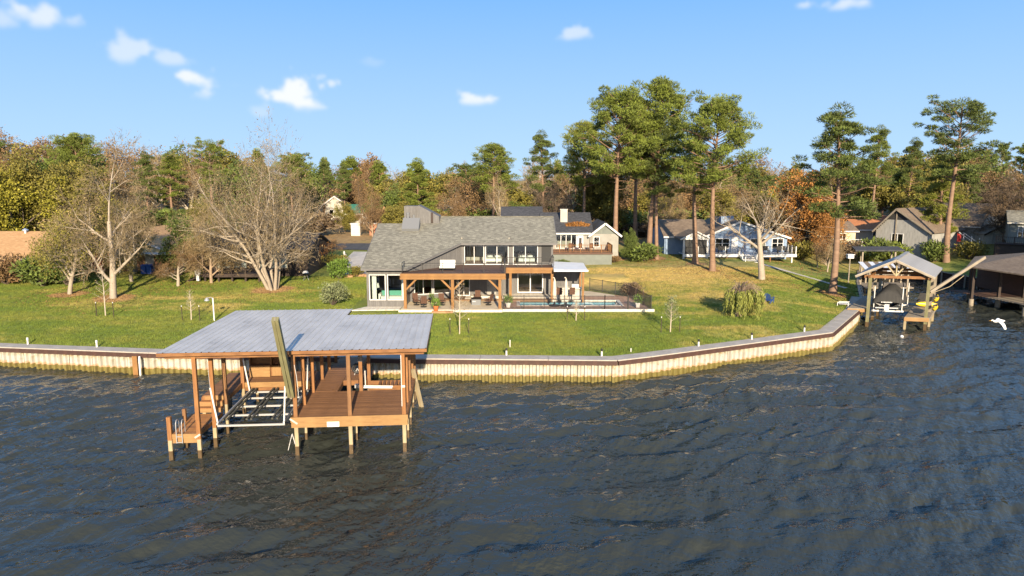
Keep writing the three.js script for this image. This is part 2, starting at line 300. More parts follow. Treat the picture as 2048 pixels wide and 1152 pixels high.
function lawnColor(x, z) {                                         // green and dormant patches, mowing lines, leaf litter under the trees
  const lush = [0.12, 0.168, 0.018], mid = [0.185, 0.20, 0.028], dry = [0.41, 0.295, 0.095], litter = [0.24, 0.135, 0.055];
  const big = fbm(x * 0.06 + 20, z * 0.11 + 40, 4096, 21, 4), med = fbm(x * 0.3 + 20, z * 0.6 + 40, 4096, 23, 4), fine = fbm(x * 2.2 + 900, z * 3.4 + 900, 8192, 27, 3);
  const zone = 0.42 * Math.exp(-(((x - 20) / 15) ** 2) - ((z + 83) / 9) ** 2) + 0.2 * Math.exp(-(((x - 23) / 7) ** 2) - ((z + 66) / 4) ** 2) + 0.16 * Math.exp(-(((x + 30) / 18) ** 2) - ((z + 66) / 4) ** 2) - 0.08 * sstep(-56, -50, z) + 0.05 * sstep(-90, -110, z);
  let c = mix3(lush, mid, clamp((med - 0.35) * 2.6));
  c = mix3(c, dry, clamp((big * 0.6 + med * 0.4 + zone - 0.56) * 3.6 + (fine - 0.5) * 0.6));
  c = mix3(c, mid, 0.18 * (0.5 + 0.5 * Math.sin((x * 0.35 + z) * 2.3 + med * 3)));
  let l = clamp(sstep(-98, -112, z + (med - 0.5) * 14)) * 0.9;
  for (const [bx, bz, br] of BEDS) l = Math.max(l, sstep(br, br * 0.72, Math.hypot(x - bx, z - bz) + (med - 0.5) * 1.6));
  c = mix3(c, mix3(litter, [0.36, 0.23, 0.10], fine), l);
  const k = 0.74 + fine * 0.52; return [c[0] * k, c[1] * k, c[2] * k];
}
{
  const xs = [], zs = [];
  for (let x = -420; x < -60; x += 20) xs.push(x); for (let x = -60; x < 75; x += 0.75) xs.push(x); for (let x = 75; x <= 420; x += 15) xs.push(x);
  for (const s of SHORE) xs.push(s[0]); xs.sort((a, b) => a - b);
  for (let z = -40; z > -82; z -= 0.6) zs.push(z); for (let z = -82; z > -130; z -= 1.5) zs.push(z); for (let z = -130; z > -260; z -= 8) zs.push(z); for (let z = -260; z > -1500; z -= 60) zs.push(z);
  const b = b_(), id = [];
  for (const x of xs) { const col = [], s = shore(x) - 0.12; let prev = -1; for (const z of zs) { if (z > s) { col.push(-1); continue; } if (prev < 0) { col[col.length - 1] = b.v(V(x, ground(x, s), s), V(0, 1, 0), x, -s); } prev = b.v(V(x, ground(x, z), z), V(0, 1, 0), x, -z); col.push(prev); } id.push(col); }
  for (let i = 0; i + 1 < id.length; i++) for (let j = 0; j + 1 < zs.length; j++) {
    const a = id[i][j], c = id[i + 1][j], d = id[i + 1][j + 1], e = id[i][j + 1];
    if (a >= 0 && c >= 0 && d >= 0 && e >= 0) b.i.push(a, c, d, a, d, e); else if (a < 0 && c >= 0 && d >= 0 && e >= 0) b.i.push(c, d, e); else if (c < 0 && a >= 0 && d >= 0 && e >= 0) b.i.push(a, d, e);
  }
  const g = b.build(); g.computeVertexNormals();
  const map = colorTex(2048, 1024, (u, v) => lawnColor(-115 + u * 230, -42 - v * 115), 1, 1);
  map.wrapS = map.wrapT = THREE.MirroredRepeatWrapping; map.repeat.set(1 / 230, 1 / 115); map.offset.set(0.5, -42 / 115);
  const bump = greyTex(512, 512, (u, v) => fbm(u * 60, v * 60, 60, 61, 3), 6, 6);
  struct('lawn', g, textured(map, 1, { bumpMap: bump, bumpScale: 0.07 }));
}

// ---------------------------------------------------------------- the lake
{
  const r = rng(4), waves = [];
  for (let k = 0; k < 22; k++) { const L = 0.6 * Math.pow(7, Math.pow(k / 21, 1.5)), a = 1.12 + (r() - 0.5) * 1.7; waves.push([Math.cos(a) * 6.283 / L, Math.sin(a) * 6.283 / L, 0.0096 * Math.pow(L, 0.8) * (0.6 + r() * 0.8), r() * 6.28]); }
  const height = (x, z) => {
    const wx = x + 0.5 * Math.sin(z * 0.37 + 1) + 0.35 * Math.sin(x * 0.23 + z * 0.61), wz = z + 0.5 * Math.sin(x * 0.31 + 2);
    let y = 0; for (const [a, b, c, p] of waves) { const s = Math.sin(a * wx + b * wz + p); y += c * (s + 0.35 * s * Math.abs(s)); }
    return y * (0.75 + 0.6 * sstep(0.25, 0.75, fbm(x * 0.07 + 80, z * 0.13 + 80, 4096, 6, 3)));
  };
  const b = b_(), nx = 520, nz = 400, X0 = -64, X1 = 78, Z0 = -13, Z1 = -116, id = new Int32Array((nx + 1) * (nz + 1)).fill(-1);
  for (let i = 0; i <= nx; i++) for (let j = 0; j <= nz; j++) { const x = X0 + (X1 - X0) * i / nx, z = Z0 + (Z1 - Z0) * j / nz; if (z < shore(x) - 3 && z < shore(x + 1) - 3 && z < shore(x - 1) - 3) continue; id[i * (nz + 1) + j] = b.v(V(x, height(x, z), z), V(0, 1, 0), x, z); }
  for (let i = 0; i < nx; i++) for (let j = 0; j < nz; j++) { const a = id[i * (nz + 1) + j], c = id[(i + 1) * (nz + 1) + j], d = id[(i + 1) * (nz + 1) + j + 1], e = id[i * (nz + 1) + j + 1]; if (a >= 0 && c >= 0 && d >= 0 && e >= 0) b.i.push(a, c, d, a, d, e); }
  const g = b.build(); g.computeVertexNormals();
  // the lake goes on beyond the wave mesh
  const far = b_(); for (const [x0, x1, z0, z1] of [[-600, X0, -13, -90], [X1, 600, -13, -70], [-600, 600, 700, -13]]) far.quad(V(x0, -0.02, z0), V(x1, -0.02, z0), V(x1, -0.02, z1), V(x0, -0.02, z1));
  const N = 2048, hgt = new Float32Array(N * N), r2 = rng(9);
  for (let k = 0; k < 110; k++) {
    const q = 24 * Math.pow(13, r2()), a = 1.12 + (r2() - 0.5) * 2.4, kx = Math.round(Math.cos(a) * q), kz = Math.round(Math.sin(a) * q), ph = r2() * 6.28, am = Math.pow(q, -1.15);
    const sx = new Float32Array(N), cx = new Float32Array(N), sz = new Float32Array(N), cz = new Float32Array(N);
    for (let i = 0; i < N; i++) { const t = 6.2832 * i / N; sx[i] = Math.sin(kx * t + ph); cx[i] = Math.cos(kx * t + ph); sz[i] = Math.sin(kz * t); cz[i] = Math.cos(kz * t); }
    for (let j = 0; j < N; j++) for (let i = 0; i < N; i++) { const s = sx[i] * cz[j] + cx[i] * sz[j]; hgt[j * N + i] += am * (s + 0.3 * s * Math.abs(s)); }
  }
  let mx = 0; for (const h of hgt) mx = Math.max(mx, Math.abs(h));
  const bump = greyTex(N, N, (u, v) => 0.5 + 0.5 * hgt[Math.round(v * N) * N + Math.round(u * N)] / mx * (0.6 + 0.7 * sstep(0.3, 0.7, fbm(u * 4, v * 6, 24, 44, 3))), 23, 23);
  const water = new THREE.MeshPhysicalMaterial({ color: C(0.033, 0.037, 0.031), roughness: 0.05, ior: 1.333, bumpMap: bump, bumpScale: 0.10, side: THREE.DoubleSide });
  struct('lake_water', g, water); struct('lake_water', far, water);
  struct('lake_bed', b_().quad(V(-600, -3, 700), V(600, -3, 700), V(600, -3, -130), V(-600, -3, -130)), M.mulch);
}

// ---------------------------------------------------------------- sea wall of corrugated sheet piles, its steel waler and the concrete walk on top
{
  const stainTex = colorTex(512, 256, (u, v) => {                 // v from 0.35 m under water to 1.4 m
    const y = v * 1.75 - 0.35, n = fbm(u * 24, v * 3, 24, 71, 4), n2 = fbm(u * 6, v * 6, 6, 73, 4), n3 = fbm(u * 60, v * 8, 60, 75, 3);
    let c = mix3([0.43, 0.395, 0.31], [0.31, 0.29, 0.225], clamp(n * 1.5 - 0.3));
    c = mix3(c, [0.40, 0.40, 0.37], 0.7 * clamp(sstep(1.15, 0.85, y + (n2 - 0.5) * 0.5) ));
    c = mix3(c, [0.26, 0.17, 0.05], 0.7 * sstep(0.60, 0.72, n3) * sstep(0.5, 1.2, y));
    c = mix3(c, [0.26, 0.21, 0.13], 0.35 * sstep(0.62, 0.8, fbm(u * 9, v * 1.5, 9, 79, 4)));
    c = mix3(c, [0.46, 0.28, 0.15], 0.85 * sstep(0.60, 0.50, y + (n2 - 0.5) * 0.25));
    c = mix3(c, mix3([0.20, 0.165, 0.04], [0.10, 0.075, 0.02], n3), sstep(0.46, 0.40, y + (n - 0.5) * 0.22));
    return c;
  }, 9.6, 1);
  stainTex.wrapT = THREE.ClampToEdgeWrapping;
  const pile = textured(stainTex, 0.8);
  const wall = thing('sea_wall', 'long sheet pile sea wall with brown steel waler along the lawn edge', 'wall', [7.34, 0, -47.57]);
  const P = 0.48, D = 0.17, prof = [[0, 0], [0.09, 0], [0.16, D], [0.32, D], [0.39, 0], [0.48, 0]];
  const variants = Array.from({ length: 20 }, (_, k) => {
    const b = b_();
    for (let q = 0; q < 5; q++) { const [a, d] = prof[q], [c, e] = prof[q + 1], f = b.p.length / 3; b.quad(V(a, -0.4, d), V(c, -0.4, e), V(c, 1.4, e), V(a, 1.4, d)); for (let m = 0; m < 4; m++) { b.t[(f + m) * 2] = k * 0.48 + (m === 0 || m === 3 ? a : c) ; b.t[(f + m) * 2 + 1] = m < 2 ? 0 : 1; } }
    return b.build();
  });
  const line = SHORE.filter(([x]) => x > -90 && x < 40);
  const walk = new THREE.Group(); walk.name = 'lakeside_walk'; walk.userData.kind = 'structure'; scene.add(walk);
  let n = 0, off = 0;
  for (let k = 1; k < line.length; k++) {
    const a = V(line[k - 1][0], 0, line[k - 1][1]), c = V(line[k][0], 0, line[k][1]), L = a.distanceTo(c), e = c.clone().sub(a).normalize(), out = V(-e.z, 0, e.x);
    const cnt = Math.round(L / P), ang = Math.atan2(-e.z, e.x);
    for (let q = 0; q < cnt; q++) {
      const p = a.clone().addScaledVector(e, q * L / cnt), m = new THREE.Mesh(variants[Math.floor(hash2(n, 4, 9) * 20)], pile); n++;
      m.name = 'sheet_pile'; m.castShadow = m.receiveShadow = true; const jit = (hash2(n, 1, 9) - 0.5) * 0.05; m.position.set(p.x - 7.34 + out.x * jit, (hash2(n, 2, 9) - 0.5) * 0.05, p.z + 47.57 + out.z * jit); m.rotation.y = ang; m.rotation.x = (hash2(n, 3, 9) - 0.5) * 0.03; m.scale.x = L / cnt / P; wall.add(m);
    }
    const o1 = out.clone().multiplyScalar(0.22), w0 = a.clone().add(o1), w1 = c.clone().add(o1);
    part('waler', b_().bar(w0.clone().setY(1.36), w1.clone().setY(1.36), 0.12, 0.24), M.waler, wall);
    part('cap', b_().bar(a.clone().addScaledVector(out, 0.06).setY(1.5), c.clone().addScaledVector(out, 0.06).setY(1.5), 0.42, 0.05), M.waler, wall);
    const step = Math.max(1, Math.round(L / 5.5));                // the walk is cast in sections
    for (let q = 0; q < step; q++) {
      const g0 = q / step * L + (q ? 0.012 : 0), g1 = (q + 1) / step * L - 0.012, A = a.clone().addScaledVector(e, g0), Cc = a.clone().addScaledVector(e, g1);
      const inn = (p) => p.clone().addScaledVector(out, -1.0), otr = (p) => p.clone().addScaledVector(out, 0.16);
      const top = 1.6 + (hash2(q, k, 5) - 0.5) * 0.016;
      const b = b_().prism([otr(A), otr(Cc), inn(Cc), inn(A)].map((p) => p.setY(top)), V(0, -0.074 - (top - 1.6), 0));
      part('concrete_slab', b, M.slab, walk);
    }
  }
  // timber walls of the channel beyond
  for (const seg of [[[37.5, -74], [43, -86], [48.5, -97], [57, -99.5]], [[57, -99.5], [59, -95], [60, -89], [61, -80], [64, -72], [90, -60]]]) {
    const t = thing('channel_wall', seg[0][0] < 40 ? 'dark timber wall lining the near bank of the channel' : 'dark timber wall on the far channel bank by the brown roofed boathouse', 'wall', [seg[0][0], 0, seg[0][1]]);
    for (let k = 1; k < seg.length; k++) {
      const a = V(seg[k - 1][0], 0, seg[k - 1][1]), c = V(seg[k][0], 0, seg[k][1]), L = a.distanceTo(c), e = c.clone().sub(a).normalize(), out = V(-e.z, 0, e.x), nn = Math.round(L / 2.4);
      for (let q = 0; q < 5; q++) part('plank', b_().bar(a.clone().setY(0.1 + q * 0.3), c.clone().setY(0.1 + q * 0.3), 0.1, 0.27), M.darkWood, t);
      part('cap', b_().bar(a.clone().setY(1.54), c.clone().setY(1.54), 0.4, 0.06), M.greyWood, t);
      for (let q = 0; q <= nn; q++) { const p = a.clone().addScaledVector(e, q * L / nn).addScaledVector(out, 0.16); part('post', b_().cyl(p.x, -0.6, p.z, 1.75, 0.11), M.greyWood, t); }
    }
  }
}
// ---------------------------------------------------------------- the big boat dock in front (local x along the front, local -z towards the shore)
const DOCK = [-11.18, 0, -34.32], DOCK_TURN = 4.5 * Math.PI / 180;
{
  const t = thing('boat_dock', 'large stained timber boat dock under a wide ribbed metal roof', 'dock', DOCK, DOCK_TURN);
  const P = (a, b, y) => V(a, y, -b);
  const DY = 2.05, roofY = (b) => 5.62 - 0.0175 * (b + 0.45);
  // posts: stained above the deck, bare piling below, wet foot at the water
  const post = (a, b, from, to, s = 0.19) => {
    const o = part('post', b_().bar(P(a, b, from), P(a, b, to), s, s, V(0, 0, 1)), [M.dockWood, M.dockWoodB, M.dockWoodC][Math.floor(hash2(Math.round(a * 10), Math.round(b * 10), 8) * 3)], t);
    part('piling', b_().bar(P(a, b, 0.42), P(a, b, from), s * 0.98, s * 0.98, V(0, 0, 1)), M.piling, o);
    part('wet_foot', b_().bar(P(a, b, -1.6), P(a, b, 0.42 + hash2(a * 10 | 0, b * 10 | 0, 3) * 0.1), s * 0.97 + 0.004, s * 0.97 + 0.004, V(0, 0, 1)), M.pilingWet, o);
  };
  for (const [a, b] of [[5.62, 0.02], [5.62, 2.0], [5.62, 4.15], [5.6, 6.9], [5.6, 9.2], [2.87, 0.02], [2.87, 4.3], [3.06, 6.4], [0.14, 0.02], [0.16, 1.95], [0.18, 4.2], [0.2, 6.85], [0.2, 9.2], [0.2, 11.7], [-4.38, 6.45], [-4.38, 9.2], [-4.38, 11.7], [-4.45, 3.5]]) post(a, b, DY - 0.35, roofY(b) - 0.18);
  post(-4.72, 0.03, 1.0, roofY(0) - 0.18); post(-4.5, 1.7, 1.0, roofY(1.7) - 0.18);
  post(-6.12, -0.02, 1.0, 2.22, 0.2); post(-6.1, 1.9, 1.0, 2.0, 0.17); post(-5.85, 4.1, 1.4, 1.95); post(-5.8, 8.3, 1.4, 1.95); post(2.87, 1.85, 1.4, 1.7, 0.16); post(1.55, 8.6, 1.4, 1.95); post(1.9, 11.6, 1.2, 1.6); post(0.4, 12.9, 1.2, 1.5);
  // deck boards
  const r = rng(31), boards = [];
  for (let k = 0; k < 4; k++) boards.push(wood([0.235 + k * 0.022, 0.115 + k * 0.012, 0.052 + k * 0.005], [0.13 + k * 0.012, 0.06 + k * 0.006, 0.027 + k * 0.002]));
  const deck = (a0, a1, b0, b1, y, set = boards, slope = 0) => { for (let b = b0; b + 0.139 <= b1 + 0.001; b += 0.147) part('deck_board', b_().box((a0 + a1) / 2 + (r() - 0.5) * 0.012, y - 0.019 + slope * (b - b0) + (r() - 0.5) * 0.004, -(b + 0.0695), a1 - a0, 0.038, 0.139), set[Math.floor(r() * set.length)], t); };
  deck(-0.02, 5.76, -0.12, 4.3, DY); deck(-0.02, 1.5, 4.33, 8.75, DY); deck(-4.4, -0.03, 6.5, 8.75, DY); deck(5.12, 5.76, 4.33, 8.75, DY); deck(1.52, 3.1, 6.45, 8.75, DY);
  deck(0.15, 2.0, 8.78, 13.75, DY, boards, -0.088);                // gangway down to the sea wall
  const warm = [0, 1, 2].map((k) => wood([0.40 + k * 0.05, 0.19 + k * 0.02, 0.062], [0.24 + k * 0.03, 0.10 + k * 0.01, 0.032]));
  deck(-6.2, -4.82, 0.0, 3.2, 1.3, warm); deck(-5.85, -4.45, 4.05, 8.75, DY, boards);
  for (let k = 0; k < 6; k++) part('slat', b_().box(3.78 + k * 0.24, DY - 0.03, -5.72, 0.15, 0.05, 1.05), boards[k % 4], t);     // open slatted bay
  part('ledger', b_().bar(P(3.15, 5.2, DY - 0.14), P(5.1, 5.2, DY - 0.14), 0.05, 0.26), M.dockWood, t); part('ledger', b_().bar(P(3.15, 6.3, DY - 0.14), P(5.1, 6.3, DY - 0.14), 0.05, 0.26), M.dockWood, t);
  // rim boards and joists
  const rim = (p, q, h, m = M.dockWood, w = 0.045) => part('rim_board', b_().bar(p, q, w, h), m, t);
  rim(P(-0.1, -0.16, DY - 0.12), P(5.82, -0.16, DY - 0.12), 0.27, M.dockPale); rim(P(-0.08, -0.125, DY - 0.405), P(5.8, -0.125, DY - 0.405), 0.27, M.dockPale);
  rim(P(5.8, -0.1, DY - 0.13), P(5.8, 8.75, DY - 0.13), 0.26); rim(P(-0.06, -0.1, DY - 0.13), P(-0.06, 6.45, DY - 0.13), 0.26);
  rim(P(1.5, 4.35, DY - 0.16), P(1.5, 6.4, DY - 0.16), 0.26); rim(P(1.52, 6.42, DY - 0.16), P(3.12, 6.42, DY - 0.16), 0.27); rim(P(1.55, 4.325, DY - 0.17), P(5.1, 4.325, DY - 0.17), 0.26); rim(P(5.1, 4.36, DY - 0.17), P(5.1, 8.7, DY - 0.17), 0.24);
  rim(P(-4.42, 6.46, DY - 0.15), P(-0.04, 6.46, DY - 0.15), 0.30, M.dockPale); rim(P(-4.42, 6.5, DY - 0.42), P(-0.04, 6.5, DY - 0.42), 0.2);
  rim(P(-6.24, -0.04, 1.3 - 0.11), P(-4.8, -0.04, 1.3 - 0.11), 0.24, M.dockPale); rim(P(-6.2, 0.0, 1.3 - 0.36), P(-4.82, 0.0, 1.3 - 0.36), 0.24, M.dockPale);
  rim(P(-4.79, 0, 1.3 - 0.12), P(-4.62, 3.3, 1.3 - 0.12), 0.22); rim(P(-6.22, 0, 1.3 - 0.12), P(-6.05, 3.3, 1.3 - 0.12), 0.22); rim(P(-4.42, 4.0, DY - 0.13), P(-4.42, 6.4, DY - 0.13), 0.25); rim(P(-5.88, 4.0, DY - 0.13), P(-5.88, 8.75, DY - 0.13), 0.25);
  rim(P(0.1, 8.75, DY - 0.13), P(0.1, 13.75, 1.61 - 0.13), 0.2); rim(P(2.03, 8.75, DY - 0.13), P(2.03, 13.75, 1.61 - 0.13), 0.2);
  for (let a = 0.5; a < 5.6; a += 0.8) part('joist', b_().bar(P(a, -0.09, DY - 0.15), P(a, a < 1.5 ? 8.7 : 4.29, DY - 0.15), 0.05, 0.2), M.dockDeck, t);
  for (let a = -4; a < -0.2; a += 0.8) part('joist', b_().bar(P(a, 6.55, DY - 0.15), P(a, 8.7, DY - 0.15), 0.05, 0.2), M.dockDeck, t);
  // the two steps up the left walkway
  for (const [b, y] of [[3.28, 1.55], [3.66, 1.8]]) { part('step', b_().box(-5.3 + (b - 3.2) * 0.15, y - 0.02, -(b + 0.2), 1.42, 0.04, 0.4), warm[0], t); part('riser', b_().box(-5.3 + (b - 3.2) * 0.15, y - 0.145, -b - 0.015, 1.42, 0.21, 0.03), M.dockPale, t); }
  part('riser', b_().box(-5.15, DY - 0.145, -4.03, 1.42, 0.21, 0.03), M.dockPale, t);
  // roof: sheets of ribbed metal on purlins and beams
  const sheetW = 1.096;
  for (let k = 0; k < 12; k++) {
    const a0 = -6.3 + k * sheetW, back = a0 + sheetW < 1.5 ? 12.05 : 9.7, b = b_(), prof = [];
    for (let q = 0; q < 3; q++) for (const [x, h] of [[0.0, 0], [0.29, 0], [0.31, 0.036], [0.345, 0.036], [0.365, 0]]) prof.push([a0 + q * 0.3653 + x, h]);
    for (let q = 0; q + 1 < prof.length; q++) { if (prof[q + 1][0] - prof[q][0] < 1e-4) continue; b.quad(P(prof[q][0], -0.5, roofY(-0.5) + prof[q][1]), P(prof[q + 1][0], -0.5, roofY(-0.5) + prof[q + 1][1]), P(prof[q + 1][0], back, roofY(back) + prof[q + 1][1]), P(prof[q][0], back, roofY(back) + prof[q][1]), prof[q][0] + 20, k * 1.3); }
    part('roof_sheet', b, M.roofMetal, t);
  }
  part('fascia', b_().bar(P(-6.32, -0.44, 5.515), P(6.86, -0.44, 5.515), 0.045, 0.17), M.dockWood, t);
  for (const [a, e] of [[-6.3, 12], [6.84, 9.65]]) part('fascia', b_().bar(P(a, -0.41, roofY(-0.4) - 0.1), P(a, e, roofY(e) - 0.1), 0.04, 0.16), M.dockWood, t);
  part('fascia', b_().bar(P(1.3, 9.7, roofY(9.7) - 0.1), P(1.3, 12, roofY(12) - 0.1), 0.04, 0.16), M.dockWood, t);
  part('fascia', b_().bar(P(1.3, 9.66, roofY(9.7) - 0.1), P(6.8, 9.66, roofY(9.7) - 0.1), 0.04, 0.16), M.dockWood, t); part('fascia', b_().bar(P(-6.28, 12, roofY(12) - 0.1), P(1.26, 12, roofY(12) - 0.1), 0.04, 0.16), M.dockWood, t);
  for (const b of [0.02, 4.2, 6.85, 9.2, 11.7]) part('beam', b_().bar(P(-6.1, b, roofY(b) - 0.28), P(b > 10 ? 1.2 : 6.7, b, roofY(b) - 0.28), 0.16, 0.22), M.dockWood, t);
  for (let a = -6.0; a < 6.8; a += 0.9) part('rafter', b_().bar(P(a, -0.38, roofY(-0.38) - 0.09), P(a, a < 1.2 ? 11.9 : 9.6, roofY(a < 1.2 ? 11.9 : 9.6) - 0.09), 0.045, 0.14), M.dockWood, t);
  part('brace', b_().bar(P(5.68, 6.6, 2.6), P(6.28, 7.4, -0.9), 0.2, 0.2), M.piling, t);
  part('bolt_block', b_().box(5.75, 1.9, -6.75, 0.3, 0.2, 0.12), M.piling, t);
  // storage wall with shelves
  const s = part('storage_wall', b_().box(-3.3, 3.5, -8.02, 2.05, 2.85, 0.04), M.dockDeck, t);
  for (let y = 2.12; y < 4.8; y += 0.235) part('plank', b_().box(-3.68, y + 0.11, -7.97, 1.28, 0.225, 0.03), M.dockWood, s);
  for (const a of [-4.3, -3.03, -2.36]) part('upright', b_().box(a, 3.5, -7.84, 0.09, 2.85, 0.32), M.dockWood, s);
  for (const y of [2.1, 2.72, 3.3, 3.88, 4.45]) part('shelf', b_().box(-2.7, y, -7.85, 0.58, 0.04, 0.3), M.dockWood, s);
  part('bench_front', b_().box(-3.67, 2.42, -7.55, 1.2, 0.68, 0.04), M.dockPale, s); part('bench_top', b_().box(-3.67, 2.78, -7.72, 1.24, 0.04, 0.4), M.dockWood, s); part('bin_front', b_().box(-2.7, 2.4, -7.66, 0.56, 0.6, 0.04), M.dockPale, s);
  // electrical post, lamp, pipes and blocks fixed to the posts
  part('meter_box', b_().box(2.87, 3.96, -4.17, 0.24, 0.3, 0.12), M.grey, t);
  part('conduit', b_().tube([P(5.53, -0.1, 2.5), P(5.53, -0.1, 5.2)], 0.02, 6), M.pipe, t);
  part('post_tag', b_().box(5.62, 3.55, 0.085, 0.17, 0.1, 0.015), M.white, t);
  for (const [a, b] of [[-0.1, -0.14], [-4.6, -0.06]]) part('bumper_block', b_().bar(P(a - 0.03, b - 0.02, a > -1 ? 2.0 : 1.28), P(a + (a > -1 ? 0.34 : -0.3), b - 0.02, a > -1 ? 1.72 : 1.1), 0.05, 0.09), M.offWhite, t);
  tag(solo('lake_lot_sign', b_().box(0, 0, 0, 0.62, 0.28, 0.012), M.white, '', ''), 'small blank white plate fixed to the front edge of the timber boat dock', 'sign').position.set(DOCK[0] + 2.02 * Math.cos(DOCK_TURN) + 0.165 * Math.sin(DOCK_TURN), 1.52, DOCK[2] - 2.02 * Math.sin(DOCK_TURN) + 0.165 * Math.cos(DOCK_TURN));
  scene.children[scene.children.length - 1].rotation.y = DOCK_TURN;

  // boat lift hanging in the slip
  const l = thing('boat_lift', 'empty galvanised boat lift cradle with dark bunks hanging in the dock slip', 'boat lift', DOCK, DOCK_TURN), LY = 1.5;
  for (const b of [0.5, 2.1, 3.6, 5.1, 6.3]) part('cross_beam', b_().bar(P(-3.95, b, LY), P(-0.55, b, LY), 0.09, 0.1), M.alu, l);
  for (const a of [-3.95, -0.6]) part('side_beam', b_().bar(P(a, 0.45, LY + 0.1), P(a + (a < -2 ? 0.02 : -0.02), 6.35, LY + 0.1), 0.09, 0.1), M.galv, l);
  for (const a of [-3.75, -3.55, -2.55, -2.32, -1.25, -1.0]) part('bunk', b_().bar(P(a, 0.75, LY + 0.22), P(a, 6.3, LY + 0.22), 0.1, 0.08), M.bunk, l);
  for (const [a, b] of [[-3.95, 0.55], [-3.95, 6.2], [-0.6, 0.55], [-0.6, 6.2]]) {
    part('guide_pole', b_().tube([P(a, b, LY + 0.15), P(a + (a < -2 ? -0.28 : 0.12), b + 0.05, LY + 2.0)], 0.045, 8), M.pipe, l);
    part('cable', b_().tube([P(a + (a < -2 ? -0.28 : 0.12), b + 0.05, LY + 2.0), P(a + (a < -2 ? -0.34 : 0.2), b + 0.05, 5.15)], 0.012, 5), M.galv, l);
  }
  // hoist boom
  const h = thing('hoist_boom', 'green treated timber boom leaning out over the front of the dock', 'boom', DOCK, DOCK_TURN);
  const p0 = P(0.02, -0.26, 3.25), p1 = P(0.16, -3.1, 7.75), sd = V(0.095, 0, 0);
  for (const k of [-1, 1]) part('plank', b_().bar(p0.clone().addScaledVector(sd, k), p1.clone().addScaledVector(sd, k * 0.85), 0.15, 0.28), M.green, h);
  part('spacer', b_().bar(p0.clone().lerp(p1, 0.93), p1, 0.1, 0.2), M.greyWood, h); part('heel_block', b_().bar(P(0.02, -0.2, 3.1), P(0.02, -0.3, 3.6), 0.1, 0.2), M.greyWood, h);
  part('rope', b_().tube([P(0.3, -0.5, 4.9), P(0.34, -0.35, 4.3), P(0.36, -0.2, 3.4), P(0.34, -0.15, 3.2)], 0.015, 5), M.pipe, h);
  // ladder and bumper on the near posts
  const ld = thing('swim_ladder', 'bent aluminium swim ladder on the low end of the timber walkway', 'ladder', DOCK, DOCK_TURN);
  for (const a of [-5.78, -5.5]) part('rail', b_().tube([P(a, -0.12, 0.85), P(a, -0.12, 1.85), P(a, -0.02, 2.02), P(a, 0.16, 2.02), P(a, 0.28, 1.85), P(a, 0.3, 1.31)], 0.024, 8), M.alu, ld);
  for (const y of [0.9, 1.2]) part('rung', b_().bar(P(-5.78, -0.13, y), P(-5.5, -0.13, y), 0.05, 0.03), M.alu, ld);
  const bp = thing('piling_bumper', 'white plastic strap hanging in an upturned V on a dock piling', 'bumper', DOCK, DOCK_TURN);
  part('strap', b_().bar(P(-0.05, -0.17, 1.2), P(-0.28, -0.17, 0.35), 0.02, 0.11, V(0, 0, 1)), M.pipe, bp); part('strap', b_().bar(P(-0.05, -0.15, 1.2), P(0.08, -0.15, 0.65), 0.02, 0.09, V(0, 0, 1)), M.pipe, bp);
  // small craft lift pipes in the open bay
  const j = thing('small_craft_lift', 'white pipe frame of a small craft lift in the open dock bay', 'lift', DOCK, DOCK_TURN);
  for (const b of [4.7, 5.0]) part('arm', b_().tube([P(2.5, b, 2.12), P(4.6, b, 2.05)], 0.045, 8), M.pipe, j); part('motor', b_().box(2.6, 2.2, -4.75, 0.3, 0.2, 0.25), M.alu, j); part('stand', b_().tube([P(3.0, 5.1, 2.1), P(3.0, 5.1, 3.0)], 0.03, 6), M.pipe, j);
  const hr = thing('hose_reel', 'dark hose reel with a coiled hose on the dock walkway', 'hose reel', DOCK, DOCK_TURN);
  part('drum', b_().geo(new THREE.TorusGeometry(0.28, 0.07, 8, 18).translate(2.2, DY + 0.42, -7.6)).geo(new THREE.TorusGeometry(0.2, 0.06, 8, 16).translate(2.2, DY + 0.42, -7.68)), M.black, hr); part('stand', b_().bar(P(2.0, 7.64, DY), P(2.2, 7.64, DY + 0.42), 0.04, 0.04).bar(P(2.4, 7.64, DY), P(2.2, 7.64, DY + 0.42), 0.04, 0.04), M.alu, hr);
}
